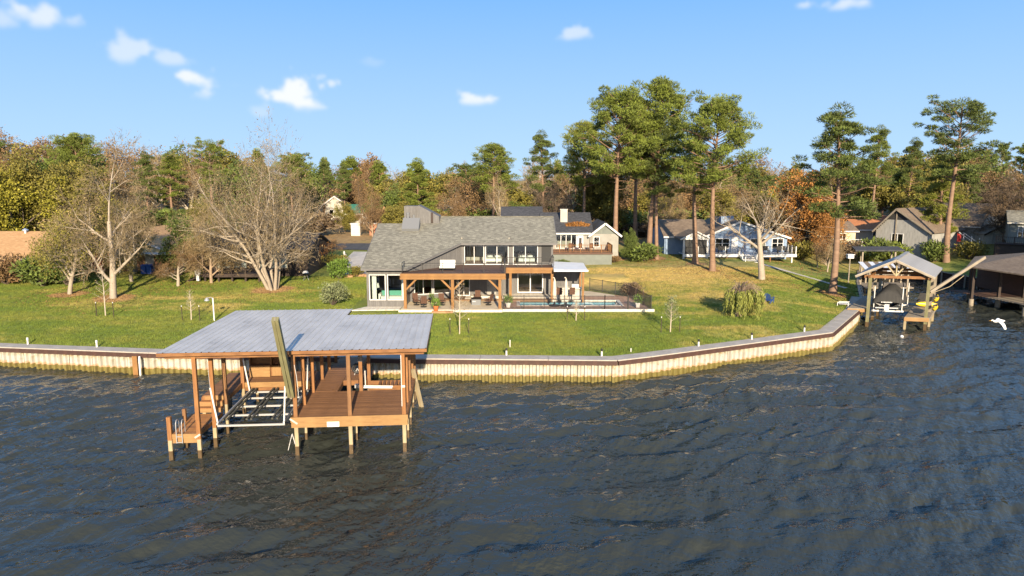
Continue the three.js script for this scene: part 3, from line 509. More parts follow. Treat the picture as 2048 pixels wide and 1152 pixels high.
// ---------------------------------------------------------------- building helpers
// boards(): wall of vertical boards in the plane through p0 along e, outside towards n; open = [[u0, u1, y0, y1]]
function boards(t, name, p0, e, n, len, y0, topFn, open, m, back, w = 0.2) {
  const b = b_(), k = b_(), up = V(0, 1, 0), nB = Math.round(len / w), bw = len / nB;
  const cuts = [0, len]; for (const o of open) cuts.push(o[0], o[1]);
  const cols = []; for (let q = 0; q < nB; q++) cols.push([q * bw, (q + 1) * bw]);
  const spans = (u) => { let s = [[y0, topFn(u)]]; for (const o of open) if (u > o[0] && u < o[1]) s = s.flatMap(([a, c]) => [[a, Math.min(c, o[2])], [Math.max(a, o[3]), c]]).filter(([a, c]) => c - a > 0.02); return s; };
  for (const [a, c] of cols) {
    const inner = cuts.filter((u) => u > a + 0.01 && u < c - 0.01).sort((x, y) => x - y), xs = [a + 0.006, ...inner, c - 0.006];
    for (let q = 0; q + 1 < xs.length; q++) for (const [s0, s1] of spans((xs[q] + xs[q + 1]) / 2)) b.frame(p0.clone().addScaledVector(e, (xs[q] + xs[q + 1]) / 2).setY((s0 + s1) / 2).addScaledVector(n, -0.012), e, up, n, xs[q + 1] - xs[q], s1 - s0, 0.024 + 0.006 * hash2(q + Math.round(a * 9), 2, 7));
  }
  const us = [...new Set(cuts)].sort((x, y) => x - y), fine = [];
  for (let q = 0; q + 1 < us.length; q++) { const c = Math.max(1, Math.ceil((us[q + 1] - us[q]) / 1.2)); for (let z = 0; z < c; z++) fine.push([mix(us[q], us[q + 1], z / c), mix(us[q], us[q + 1], (z + 1) / c)]); }
  for (const [a, c] of fine) for (const [s0, s1] of spans((a + c) / 2)) { const tA = s1 > topFn(c) - 0.01 || s1 > topFn(a) - 0.01 ? Math.min(topFn(a), topFn(c)) : s1; if (tA > s0) k.frame(p0.clone().addScaledVector(e, (a + c) / 2).setY((s0 + tA) / 2).addScaledVector(n, -0.10), e, up, n, c - a, tA - s0, 0.14); }
  const o = part(name, k, back, t); part('board', b, m, o, 'stuff'); return o;
}
// win(): a framed window or sliding door in that same kind of plane, nP panes side by side
function win(t, name, p0, e, n, u0, u1, y0, y1, nP = 1, fr = 0.07, m = M.white, rows = 1) {
  const up = V(0, 1, 0), f = b_(), at = (u, y, d) => p0.clone().addScaledVector(e, u).setY(y).addScaledVector(n, d);
  for (const y of [y0 + fr / 2, y1 - fr / 2]) f.frame(at((u0 + u1) / 2, y, 0.0), e, up, n, u1 - u0, fr, 0.12);
  for (let k = 0; k <= nP; k++) f.frame(at(clamp(mix(u0, u1, k / nP), u0 + fr / 2, u1 - fr / 2), (y0 + y1) / 2, 0.001), e, up, n, fr, y1 - y0 - fr * 2, 0.115);
  for (let k = 1; k < rows; k++) f.frame(at((u0 + u1) / 2, mix(y0, y1, k / rows), 0), e, up, n, u1 - u0 - 2 * fr, fr * 0.6, 0.06);
  const o = part(name, f, m, t);
  for (let k = 0; k < nP; k++) { const a = mix(u0, u1, k / nP) + fr / 2, c = mix(u0, u1, (k + 1) / nP) - fr / 2; part('pane', b_().quad(at(a, y0 + fr, -0.01), at(c, y0 + fr, -0.01), at(c, y1 - fr, -0.01), at(a, y1 - fr, -0.01)), M.glass, o); }
  return o;
}
// slope(): a roof plane as a slab; pts anticlockwise seen from above
const slope = (t, pts, m, th = 0.16, name = 'roof') => part(name, b_().prism(pts, V(0, -th, 0)), m, t);
const XE = V(1, 0, 0), ZN = V(0, 0, 1), ZE = V(0, 0, 1), XN = V(1, 0, 0);
const plainWall = (t, p0, e, n, len, y0, topFn, open, m, name = 'wall') => {   // smooth wall with openings, in columns
  const k = b_(), up = V(0, 1, 0), us = [...new Set([0, len, ...open.flatMap((o) => [o[0], o[1]])])].sort((a, b) => a - b);
  for (let q = 0; q + 1 < us.length; q++) {
    const steps = Math.abs(topFn(us[q]) - topFn(us[q + 1])) > 0.05 || topFn((us[q] + us[q + 1]) / 2) > Math.max(topFn(us[q]), topFn(us[q + 1])) + 0.05 ? Math.ceil((us[q + 1] - us[q]) / 0.25) : 1;
    for (let z = 0; z < steps; z++) {
      const a = mix(us[q], us[q + 1], z / steps), c = mix(us[q], us[q + 1], (z + 1) / steps), mid = (a + c) / 2; let s = [[y0, Math.min(topFn(a), topFn(c)) ]];
      for (const o of open) if (mid > o[0] && mid < o[1]) s = s.flatMap(([x, y]) => [[x, Math.min(y, o[2])], [Math.max(x, o[3]), y]]).filter(([x, y]) => y - x > 0.02);
      for (const [s0, s1] of s) k.frame(p0.clone().addScaledVector(e, mid).setY((s0 + s1) / 2).addScaledVector(n, -0.075), e, up, n, c - a, s1 - s0, 0.15);
    }
  }
  return part(name, k, m, t);
};

// ---------------------------------------------------------------- the grey house with the long roof
{
  const t = thing('grey_house', 'grey board sided two storey house with long sloping shingle roof and timber balcony', 'house', [-5, 2.2, -70]);
  const Rz = 0.343, eaveY = 5.88, eaveZ = -63.9, roofAt = (z) => eaveY + (eaveZ - z) * Rz;      // the one big roof plane
  const xL = -13.55, xR = 4.12, zU = -70, zB = -82, RIDGE = -76.0, LOWR = -74.2;
  const A = V(-5.1, 0, zU), Bp = V(-9.85, 0, -64.45);                // the slanting wall between upper wall and low wing
  // walls
  boards(t, 'wall', V(xL, 0, -64.5), XE, ZN, 3.7, 2.0, () => eaveY - 0.05, [[0.24, 1.78, 2.9, 5.32], [1.93, 3.42, 2.9, 5.32]], M.siding, M.siding);
  const dg = A.clone().sub(Bp).setY(0), dl = dg.length(), de = dg.clone().normalize(), dn = V(-de.z, 0, de.x);
  boards(t, 'wall', Bp, de, dn, dl, 5.45, (u) => roofAt(mix(-64.45, zU, u / dl)) - 0.12, [], M.siding, M.siding);
  boards(t, 'wall', A, XE, ZN, xR - A.x, 5.4, () => roofAt(zU) - 0.1, [[0.3, 2.3, 5.58, 7.52], [2.42, 4.75, 5.58, 7.52], [5.2, 7.7, 5.58, 7.52]], M.siding, M.siding);
  boards(t, 'wall', V(-1.0, 0, zU), XE, ZN, xR + 1.0, 2.3, () => 5.4, [[1.55, 4.15, 2.72, 4.85]], M.siding, M.siding);
  boards(t, 'wall', V(xR, 0, zU), V(0, 0, -1), XN, 12, 2.0, (u) => (u < 6 ? roofAt(zU - u) : roofAt(RIDGE) - (u - 6) * 0.33) - 0.1, [], M.siding, M.siding);
  boards(t, 'wall', V(xL, 0, zB), V(0, 0, 1), V(-1, 0, 0), 17.5, 2.0, (u) => (zB + u > LOWR ? roofAt(zB + u) : roofAt(LOWR) - (LOWR - zB - u) * 0.33) - 0.1, [], M.siding, M.siding);
  plainWall(t, V(xR, 0, zB), V(-1, 0, 0), V(0, 0, -1), xR - xL, 2.0, () => 7.6, [], M.siding);
  // low back of the terrace under the deck: angled window wall, then recessed door wall
  boards(t, 'wall', V(-9.85, 0, -64.5), V(0, 0, -1), XN, 2.2, 2.0, () => 5.4, [], M.siding, M.siding);
  const q0 = V(-9.8, 0, -66.4), q1 = V(-5.6, 0, -68.0), qe = q1.clone().sub(q0).normalize(), qn = V(-qe.z, 0, qe.x), ql = q0.distanceTo(q1);
  boards(t, 'wall', q0, qe, qn, ql, 2.0, () => 5.4, [[0.4, 2.2, 3.05, 4.98], [2.3, 4.0, 3.05, 4.98]], M.siding, M.siding);
  win(t, 'window', q0, qe, qn, 0.4, 2.2, 3.05, 4.98, 2); win(t, 'window', q0, qe, qn, 2.3, 4.0, 3.05, 4.98, 1);
  boards(t, 'wall', V(-5.6, 0, -68.9), XE, ZN, 4.6, 2.0, () => 5.4, [[0.2, 1.4, 2.6, 4.95], [3.1, 4.05, 2.62, 4.8]], M.siding, M.siding);
  win(t, 'window', V(-5.6, 0, -68.9), XE, ZN, 0.2, 1.4, 2.6, 4.95, 2);
  { const d = part('door', b_().box(-5.6 + 3.575, 3.7, -68.93, 0.93, 2.16, 0.06), M.paleSiding, t); part('handle', b_().box(-2.38, 3.6, -68.87, 0.04, 0.14, 0.06), M.iron, d); }
  boards(t, 'wall', V(-1.0, 0, -68.9), V(0, 0, -1), V(1, 0, 0), 1.1, 2.0, () => 5.4, [], M.siding, M.siding);
  // windows
  win(t, 'window', V(xL, 0, -64.5), XE, ZN, 0.24, 1.78, 2.9, 5.32); win(t, 'window', V(xL, 0, -64.5), XE, ZN, 1.93, 3.42, 2.9, 5.32);
  for (const [a, c] of [[0.3, 2.3], [2.42, 4.75], [5.2, 7.7]]) win(t, 'sliding_door', A, XE, ZN, a, c, 5.58, 7.52, 2, 0.065);
  win(t, 'sliding_door', V(-1.0, 0, zU), XE, ZN, 1.55, 4.15, 2.72, 4.85, 2, 0.1);
  part('shade_panel', b_().box(3.45, 6.75, zU + 0.05, 0.95, 1.75, 0.04), M.screen, t);
  // floors and inner walls, so that the rooms behind the glass are rooms
  part('floor', b_().span(xL + 0.2, xR - 0.2, 2.35, 2.55, -66.8, zB + 0.2).span(xL + 0.2, -10.05, 2.35, 2.55, -64.7, -66.8), M.floor, t);
  part('floor', b_().span(A.x + 0.2, xR - 0.2, 5.3, 5.5, zU - 0.22, zB + 0.2), M.floor, t);
  part('ceiling', b_().span(-9.6, -1.1, 5.22, 5.29, -64.7, zU), M.dockWood, t);
  part('inner_wall', b_().span(xL + 0.3, xR - 0.3, 2.55, 5.3, -75.1, -75.0).span(A.x + 0.2, xR - 0.3, 5.5, 8.2, -74.6, -74.5), M.inside, t); part('inner_wall', b_().span(-9.6, -9.5, 2.55, 5.3, -70.5, -75).span(-0.35, -0.25, 5.5, 8.3, zU - 0.3, -74.5).span(A.x, A.x + 0.1, 5.5, 8.3, zU - 0.3, -74.5), M.inside, t);
  // roof: one big plane, cut back along the slanting wall, with its far side falling away
  const rp = (x, z) => V(x, roofAt(z) + 0.06, z), ov = 0.35;
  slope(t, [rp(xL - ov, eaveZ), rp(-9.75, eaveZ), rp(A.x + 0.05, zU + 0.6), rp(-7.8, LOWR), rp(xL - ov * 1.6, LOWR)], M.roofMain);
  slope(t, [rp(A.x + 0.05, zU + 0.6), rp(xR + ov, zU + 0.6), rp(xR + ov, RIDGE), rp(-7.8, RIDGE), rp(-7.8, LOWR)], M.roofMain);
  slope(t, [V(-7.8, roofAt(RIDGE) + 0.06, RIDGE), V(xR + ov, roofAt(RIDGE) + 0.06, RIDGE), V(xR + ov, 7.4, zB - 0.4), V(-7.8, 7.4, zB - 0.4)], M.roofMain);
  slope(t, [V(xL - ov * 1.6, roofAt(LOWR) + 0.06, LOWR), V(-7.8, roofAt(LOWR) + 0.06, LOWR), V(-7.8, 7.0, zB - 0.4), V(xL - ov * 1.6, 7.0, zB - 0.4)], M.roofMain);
  const trim = (p, q, h = 0.2) => part('fascia', b_().bar(p, q, 0.05, h), M.siding, t);
  trim(rp(xL - ov, eaveZ + 0.03).setY(eaveY - 0.03), rp(-9.75, eaveZ + 0.03).setY(eaveY - 0.03)); trim(rp(A.x, zU + 0.63).add(V(0, -0.1, 0)), rp(xR + ov, zU + 0.63).add(V(0, -0.1, 0)), 0.22);
  trim(rp(-9.75, eaveZ).add(V(0.03, -0.09, 0)), rp(A.x + 0.05, zU + 0.6).add(V(0.03, -0.09, 0)), 0.2); trim(rp(xR + ov + 0.03, zU + 0.6).add(V(0, -0.1, 0)), rp(xR + ov + 0.03, RIDGE).add(V(0, -0.1, 0)), 0.2); trim(rp(xL - ov - 0.03, eaveZ).add(V(0, -0.1, 0)), rp(xL - ov * 1.6 - 0.03, LOWR).add(V(0, -0.1, 0)), 0.2);
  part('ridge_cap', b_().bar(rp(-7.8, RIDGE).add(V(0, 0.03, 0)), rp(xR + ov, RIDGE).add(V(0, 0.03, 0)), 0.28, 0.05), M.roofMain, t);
  // clerestory tower, flue and roof hatch
  const tw = part('clerestory', b_().prism([V(-9.9, 9.3, -74.25), V(-7.7, 9.3, -74.25), V(-7.7, 10.2, -74.25), V(-9.9, 11.38, -74.25)], V(0, 0, -2.3)).span(-11.55, -9.91, 9.3, 11.25, -75.3, -77.2), M.siding, t);
  part('board', (() => { const b = b_(); for (let x = -9.9; x < -7.75; x += 0.22) b.span(x + 0.006, Math.min(x + 0.214, -7.7), 9.45, 11.34 - (x + 9.9 + 0.2) * 0.535, -74.25, -74.22); for (let x = -11.55; x < -9.95; x += 0.22) b.span(x + 0.006, x + 0.214, 9.45, 11.24, -75.3, -75.27); return b; })(), M.siding, tw, 'stuff');
  part('tower_edge', b_().bar(V(-8.45, 10.62, -74.18), V(-8.45, 9.5, -74.18), 0.24, 0.06, V(0, 0, 1)), M.darkWood, tw);
  part('flue', b_().cyl(-10.9, 9.6, -73.6, 10.55, 0.14).cyl(-10.9, 10.5, -73.6, 10.62, 0.2), M.grey, t); part('flue', b_().cyl(-10.3, 9.6, -73.7, 10.4, 0.11), M.grey, t);
  part('roof_hatch', b_().prism([V(-11.35, 9.05, -72.0), V(-9.6, 9.05, -72.0), V(-9.6, 10.12, -73.2), V(-11.35, 10.12, -73.2)], V(0, -0.7, -0.4)), M.grey, t);
  // pergola deck over the terrace
  const F = -62.75, DYk = 5.58;
  const beam = (p, q, w, h, m = M.cedar) => part('beam', b_().bar(p, q, w, h), m, t);
  for (const x of [-9.72, -5.4, -1.1]) { const p = part('post', b_().box(x, (2.42 + 5.12) / 2, F - 0.1, 0.26, 2.7, 0.26), M.cedar, t); for (const s of [-1, 1]) { if ((x < -9 && s < 0) || (x > -2 && s > 0)) continue; part('brace', b_().bar(V(x + s * 0.08, 4.15, F - 0.1), V(x + s * 1.02, 5.1, F - 0.1), 0.14, 0.16), M.cedar, p); } }
  beam(V(-10.15, 5.24, F), V(-0.55, 5.24, F), 0.2, 0.27); beam(V(-10.1, 5.51, F + 0.12), V(-0.6, 5.51, F + 0.12), 0.06, 0.28); beam(V(-10.1, 5.22, -66.4), V(-0.6, 5.22, -66.4), 0.18, 0.2);
  for (let x = -9.9; x < -0.6; x += 0.62) part('joist', b_().bar(V(x, 5.38, F + 0.08), V(x, 5.38, x > -5.4 ? -68.8 : -66.4), 0.05, 0.2), M.cedar, t);
  for (const x of [-10.1, -0.6]) beam(V(x, 5.45, F + 0.1), V(x, 5.45, x < -5 ? -64.45 : -68.9), 0.06, 0.3);
  for (let z = F + 0.12, k = 0; z > zU + 0.1; z -= 0.148, k++) { const xl = Math.max(-10.12, Bp.x + (Bp.z - z > 0 ? (Bp.z - z) * (A.x - Bp.x) / (Bp.z - A.z) : -0.3)), xr = -0.56; if (xr - xl > 0.3) part('deck_board', b_().box((xl + xr) / 2, DYk - 0.02, z - 0.07, xr - xl, 0.04, 0.14), M.brownDeck, t); }
  // upper balcony on the right
  for (let z = -67.4; z > zU + 0.1; z -= 0.148) part('deck_board', b_().box(1.76, DYk - 0.02, z - 0.07, 4.62, 0.04, 0.14), M.brownDeck, t);
  beam(V(-0.6, 5.45, -67.38), V(4.2, 5.45, -67.38), 0.06, 0.3); beam(V(-0.62, 5.17, -67.5), V(4.25, 5.17, -67.5), 0.18, 0.24); beam(V(4.1, 5.42, -67.4), V(4.1, 5.42, zU), 0.06, 0.3);
  for (const x of [-0.15, 3.9]) part('post', b_().box(x, 3.75, -67.5, 0.24, 2.6, 0.24), M.cedar, t);
  for (let x = 0.2; x < 4; x += 0.62) part('joist', b_().bar(V(x, 5.36, -67.42), V(x, 5.36, zU + 0.05), 0.05, 0.2), M.cedar, t);
  // railings: posts and cables
  const rail = (p, q, nPost) => {
    const o = part('railing', b_().bar(p.clone().setY(6.58), q.clone().setY(6.58), 0.05, 0.05), M.iron, t);
    for (let k = 0; k <= nPost; k++) { const c = p.clone().lerp(q, k / nPost); part('rail_post', b_().box(c.x, 6.08, c.z, 0.05, 1.0, 0.05), M.iron, o); }
    for (let k = 1; k < 6; k++) part('cable', b_().tube([p.clone().setY(5.6 + k * 0.16), q.clone().setY(5.6 + k * 0.16)], 0.008, 4), M.iron, o);
  };
  rail(V(-9.95, 0, F), V(-0.7, 0, F), 5); rail(V(-0.68, 0, F - 0.1), V(-0.68, 0, -67.4), 2); rail(V(-0.6, 0, -67.45), V(4.05, 0, -67.45), 4); rail(V(4.05, 0, -67.5), V(4.05, 0, -69.9), 1); rail(V(-9.95, 0, F - 0.05), V(-9.95, 0, -64.3), 1);
  // outdoor kitchen lean-to
  slope(t, [V(4.0, 5.56, -66.4), V(7.3, 5.4, -66.4), V(7.3, 5.62, -71.2), V(4.0, 5.78, -71.2)], M.whiteMetal, 0.06, 'lean_to_roof');
  part('gutter', b_().box(5.65, 5.43, -66.36, 3.3, 0.16, 0.12), M.white, t);
  boards(t, 'wall', V(xR + 0.02, 0, -71), XE, ZN, 3.0, 2.3, () => 5.5, [], M.siding, M.siding);
  for (const [x, z] of [[6.85, -66.7], [6.95, -70.7]]) part('post', b_().box(x, 3.85, z, 0.18, 3.1, 0.18), M.cedar, t);
  part('counter', b_().span(4.3, 6.75, 2.45, 3.5, -67.7, -68.3), M.offWhite, t); part('countertop', b_().span(4.2, 6.85, 3.5, 3.58, -67.5, -68.4), M.stone, t);
  part('grill', b_().box(6.2, 3.75, -68.05, 0.7, 0.34, 0.5), M.alu, t);
  // curtains behind the panes
  for (const [x, z, y0, y1] of [[-13.1, -64.95, 2.6, 5.25], [-10.35, -64.95, 2.6, 5.25]]) part('curtain', (() => { const b = b_(); for (let k = 0; k < 6; k++) b.tube([V(x + k * 0.07, y0, z + 0.04 * (k % 2)), V(x + k * 0.07, y1, z + 0.04 * (k % 2))], 0.04, 6); return b; })(), M.linen, t);
}
// things inside, seen through the glass
{
  const s = thing('sofa', 'pale green sofa behind the low front windows of the grey house', 'sofa', [-11.6, 2.55, -66.4]);
  part('seat', b_().span(-12.6, -10.5, 2.55, 3.0, -66.0, -67.0), M.linen, s); part('backrest', b_().span(-12.6, -10.5, 3.0, 3.45, -66.8, -67.0), M.teal, s); for (const x of [-12.65, -10.45]) part('armrest', b_().span(x - 0.12, x + 0.12, 2.55, 3.25, -66.0, -67.0), M.linen, s);
  const l = thing('table_lamp', 'table lamp with white shade inside the grey house beside the sofa', 'lamp', [-12.95, 2.55, -66.2]);
  part('stand', b_().cyl(-12.95, 2.55, -66.2, 3.9, 0.04).cyl(-12.95, 2.55, -66.2, 2.6, 0.16), M.iron, l); part('shade', b_().lathe([[0.28, 0], [0.2, 0.4]], -12.95, 3.85, -66.2), M.linen, l);
  for (const [x, w] of [[-1.9, 'in the middle room upstairs'], [1.5, 'in the right hand room upstairs']]) { const bd = thing('bed', `made bed with white covers ${w} of the grey house`, 'bed', [x, 5.5, -72]); part('frame', b_().span(x - 0.85, x + 0.85, 5.5, 5.78, -71, -73), M.darkWood, bd); part('mattress', b_().span(x - 0.82, x + 0.82, 5.78, 6.08, -71.02, -72.95), M.linen, bd); part('headboard', b_().span(x - 0.9, x + 0.9, 5.5, 6.7, -73.02, -73.1), M.darkWood, bd); for (const k of [-0.4, 0.4]) part('pillow', b_().ball(x + k, 6.16, -72.6, 0.34, 0.12, 0.22), M.white, bd); }
}
// ---------------------------------------------------------------- terrace, pool, fence and terrace furniture
{
  const patio = new THREE.Group(); patio.name = 'patio'; patio.userData.kind = 'structure'; scene.add(patio);
  for (let k = 0; k < 3; k++) part('patio_slab', b_().span(-10.1 + k * 3.08, -10.1 + (k + 1) * 3.08 - 0.015, 1.9, 2.42, -62.25, -68.95), M.patio, patio);
  part('edge', b_().span(-10.25, -0.86, 1.9, 2.40, -62.1, -62.25), M.stone, patio);
  part('step', b_().span(-4.6, -1.05, 2.42, 2.58, -67.2, -68.9), M.stone, patio); part('step', b_().span(-4.0, -1.05, 2.58, 2.74, -67.7, -68.9), M.stone, patio);
  part('planter_edge', b_().span(-7.2, -5.3, 2.0, 2.36, -61.7, -62.1), M.rock, patio);
  const tr = new THREE.Group(); tr.name = 'pool_terrace'; tr.userData.kind = 'structure'; scene.add(tr);
  // brick pavers laid round the pool, big enough to see in rows
  const P0 = [0.75, 10.15, -64.55, -67.2], y = 2.40;
  const slab = (x0, x1, z0, z1) => part('paving', b_().span(x0, x1, 1.8, y, z0, z1), M.paver, tr);
  slab(-0.84, P0[0] - 0.3, -62.45, -69.6); slab(P0[1] + 0.3, 12.55, -62.45, -69.3); slab(P0[0] - 0.3, P0[1] + 0.3, -62.45, P0[2] + 0.3); slab(P0[0] - 0.3, P0[1] + 0.3, P0[3] - 0.3, -69.6);
  part('paving', b_().prism([V(3.0, y, -69.6), V(10.45, y, -69.6), V(10.45, y, -70.6), V(8.2, y, -73), V(3.0, y, -73)], V(0, -0.5, 0)), M.patio, tr); part('paving', b_().prism([V(10.45, y, -69.3), V(12.55, y, -69.3), V(10.45, y, -70.6)], V(0, -0.5, 0)), M.paver, tr);
  part('curb', b_().span(-0.84, 12.9, 1.9, 2.44, -62.3, -62.45), M.stone, tr);
  part('raised_step', b_().span(-0.95, 4.0, 2.4, 2.62, -67.6, -69.95), M.stone, tr);
  for (const [a, b, c, d] of [[P0[0] - 0.3, P0[1] + 0.3, P0[2], P0[2] + 0.3], [P0[0] - 0.3, P0[1] + 0.3, P0[3] - 0.3, P0[3]], [P0[0] - 0.3, P0[0], P0[3], P0[2]], [P0[1], P0[1] + 0.3, P0[3], P0[2]]]) part('coping', b_().span(a, b, 2.2, y + 0.03, c, d), M.stone, tr);
  const pool = thing('swimming_pool', 'long narrow blue swimming pool set in the brick terrace', 'pool', [5.4, 0.9, -65.9]);
  const tile = mottled([0.22, 0.46, 0.56], [0.14, 0.36, 0.48], 0.6);
  part('basin', b_().quad(V(P0[0], 0.95, P0[2]), V(P0[1], 0.95, P0[2]), V(P0[1], 0.95, P0[3]), V(P0[0], 0.95, P0[3])).quad(V(P0[0], 0.95, P0[3]), V(P0[1], 0.95, P0[3]), V(P0[1], 2.3, P0[3]), V(P0[0], 2.3, P0[3])).quad(V(P0[0], 0.95, P0[2]), V(P0[0], 0.95, P0[3]), V(P0[0], 2.3, P0[3]), V(P0[0], 2.3, P0[2])).quad(V(P0[1], 0.95, P0[3]), V(P0[1], 0.95, P0[2]), V(P0[1], 2.3, P0[2]), V(P0[1], 2.3, P0[3])).quad(V(P0[1], 0.95, P0[2]), V(P0[0], 0.95, P0[2]), V(P0[0], 2.3, P0[2]), V(P0[1], 2.3, P0[2])), tile, pool);
  part('water', (() => { const b = b_(), n = 60, m = 16; for (let i = 0; i <= n; i++) for (let j = 0; j <= m; j++) { const x = mix(P0[0] + 0.003, P0[1] - 0.003, i / n), z = mix(P0[2] - 0.003, P0[3] + 0.003, j / m); b.v(V(x, 2.34 + 0.006 * Math.sin(x * 7 + z * 3) + 0.005 * Math.sin(x * 3 - z * 9), z), V(0, 1, 0), x, z); } for (let i = 0; i < n; i++) for (let j = 0; j < m; j++) { const a = i * (m + 1) + j; b.i.push(a, a + m + 1, a + m + 2, a, a + m + 2, a + 1); } return b; })(), new THREE.MeshPhysicalMaterial({ color: C(0.8, 0.95, 0.97), roughness: 0.02, transmission: 1, thickness: 0, ior: 1.33, side: THREE.DoubleSide }), pool);

  // metal fence round the pool
  const fence = thing('pool_fence', 'black and bronze picket fence round the pool terrace', 'fence', [6, 2.4, -62.6]);
  const run = (a, c, m, pick, hgt = 1.22) => {
    const L = a.distanceTo(c), n = Math.max(1, Math.round(L / 2)), e = c.clone().sub(a).normalize();
    for (let k = 0; k <= n; k++) { const p = a.clone().lerp(c, k / n); part('fence_post', b_().box(p.x, p.y + hgt / 2 + 0.02, p.z, 0.075, hgt + 0.08, 0.075), m, fence); }
    for (const h of [0.12, hgt - 0.02, ...(pick ? [] : [hgt - 0.2])]) part('fence_rail', b_().bar(a.clone().add(V(0, h, 0)), c.clone().add(V(0, h, 0)), 0.032, 0.036), m, fence);
    const b = b_(), q = Math.round(L / 0.115); for (let k = 1; k < q; k++) { const p = a.clone().lerp(c, k / q); b.box(p.x, p.y + hgt / 2, p.z, 0.024, hgt - 0.04, 0.024); }
    part('pickets', b, m, fence, 'stuff');
  };
  run(V(-0.75, 2.44, -62.38), V(8.4, 2.44, -62.38), M.iron, true); run(V(8.4, 2.44, -62.38), V(12.6, 2.44, -62.38), M.iron, true);
  run(V(12.6, 2.42, -62.4), V(11.7, 2.42, -69.1), M.bronze, true); run(V(11.7, 2.42, -69.2), V(8.2, 2.5, -73.0), M.iron, true, 1.25);

  // furniture
  const g = 'wicker chairs on the covered terrace';
  const chair = thing('patio_chair', 'brown woven swivel chair tucked under the low window wall of the terrace', 'chair', [0, 0, 0.0001], 0.0001, g);
  part('seat', b_().box(0, 0.42, 0, 0.56, 0.09, 0.54), M.wicker, chair); part('backrest', b_().bar(V(0, 0.44, -0.25), V(0, 1.08, -0.4), 0.52, 0.06, V(0, 0, 1)), M.wicker, chair);
  for (const s of [-1, 1]) part('armrest', b_().tube([V(s * 0.3, 0.4, 0.22), V(s * 0.32, 0.64, 0.24), V(s * 0.32, 0.66, -0.25), V(s * 0.28, 0.6, -0.3)], 0.03, 6), M.wicker, chair);
  part('base', b_().geo(new THREE.TorusGeometry(0.27, 0.03, 6, 18).rotateX(Math.PI / 2).translate(0, 0.03, 0)).cyl(0, 0.03, 0, 0.4, 0.05), M.iron, chair); part('spoke', b_().bar(V(-0.27, 0.04, 0), V(0.27, 0.04, 0), 0.04, 0.03).bar(V(0, 0.045, -0.27), V(0, 0.045, 0.27), 0.04, 0.03), M.iron, chair);
  chair.position.set(-8.95, 2.42, -64.6); chair.rotation.y = 0.5;
  copy(chair, [-8.15, 2.42, -63.55], Math.PI + 0.2, 1, 'brown woven swivel chair with its back to the lawn by the pergola post'); copy(chair, [-6.55, 2.42, -64.5], 0.3, 1, 'brown woven swivel chair on the house side of the middle pergola post');
  copy(chair, [-3.3, 2.42, -66.3], 0, 1, 'brown woven swivel chair behind the grey fire table', g); copy(chair, [-2.2, 2.42, -64.6], -2.1, 1, 'brown woven swivel chair turned aside between fire table and corner post', g);
  const tb = thing('side_table', 'small round dark table with a leafy plant between the woven chairs', 'table', [-7.55, 2.42, -64.9]);
  part('top', b_().cyl(-7.55, 2.95, -64.9, 2.99, 0.36, 0.36, 20), M.iron, tb); for (let k = 0; k < 3; k++) part('leg', b_().bar(V(-7.55 + 0.28 * Math.cos(k * 2.1), 2.42, -64.9 + 0.28 * Math.sin(k * 2.1)), V(-7.55 + 0.2 * Math.cos(k * 2.1), 2.95, -64.9 + 0.2 * Math.sin(k * 2.1)), 0.03, 0.03), M.iron, tb);
  const fp = thing('fire_table', 'square grey fire table on the covered terrace', 'fire table', [-3.35, 2.42, -64.9]);
  part('body', b_().box(-3.35, 2.70, -64.9, 0.86, 0.56, 0.86), M.grey, fp); part('top', b_().box(-3.35, 3.0, -64.9, 1.0, 0.05, 1.0), M.black, fp); part('control_panel', b_().box(-3.55, 2.78, -64.46, 0.3, 0.08, 0.02), M.alu, fp);
  const bs = thing('bar_chair', 'tall brown woven chair at the outdoor bar, beside the post', 'chair', [4.55, 2.4, -66.8], 0.001, 'chairs at the outdoor bar');
  part('seat', b_().box(0, 0.72, 0, 0.56, 0.08, 0.52), M.wicker, bs); part('backrest', b_().bar(V(0, 0.72, 0.24), V(0, 1.38, 0.34), 0.54, 0.06, V(0, 0, 1)), M.wicker, bs);
  for (const s of [-1, 1]) part('armrest', b_().tube([V(s * 0.3, 0.72, -0.2), V(s * 0.31, 0.95, -0.2), V(s * 0.31, 0.96, 0.24)], 0.025, 6), M.wicker, bs); part('base', b_().cyl(0, 0, 0, 0.72, 0.04).geo(new THREE.TorusGeometry(0.26, 0.025, 6, 16).rotateX(Math.PI / 2).translate(0, 0.025, 0)).bar(V(-0.26, 0.03, 0), V(0.26, 0.03, 0), 0.04, 0.03), M.iron, bs);
  copy(bs, [5.75, 2.4, -66.85], 0.2, 1, 'tall brown woven chair at the outdoor bar, before the grill', 'chairs at the outdoor bar');
  for (const [x, l] of [[3.95, 'closed beige parasol nearer the balcony post beside the pool'], [5.02, 'closed beige parasol before the bar beside the pool']]) {
    const u = thing('parasol', l, 'parasol', [x, 2.4, -64.2], 0, 'closed parasols by the pool');
    part('base', b_().lathe([[0, 0], [0.52, 0], [0.52, 0.07], [0.12, 0.13], [0.05, 0.4], [0, 0.4]], x, 2.42, -64.2, 20), M.black, u); part('pole', b_().cyl(x, 2.5, -64.2, 4.95, 0.03), M.alu, u);
    part('canopy', b_().lathe([[0.03, 0], [0.17, 0.15], [0.19, 0.6], [0.15, 1.2], [0.13, 1.6], [0.05, 1.9], [0, 1.92]], x, 3.05, -64.2, 10), M.canvas, u); part('tip', b_().tube([V(x, 4.93, -64.2), V(x - 0.06, 5.08, -64.2), V(x - 0.16, 5.05, -64.2)], 0.05, 6), M.canvas, u);
  }
  const dc = thing('lounge_seat', 'white cushioned lounge seat on the upper deck of the grey house', 'seat', [-6.1, 5.58, -65.6]);
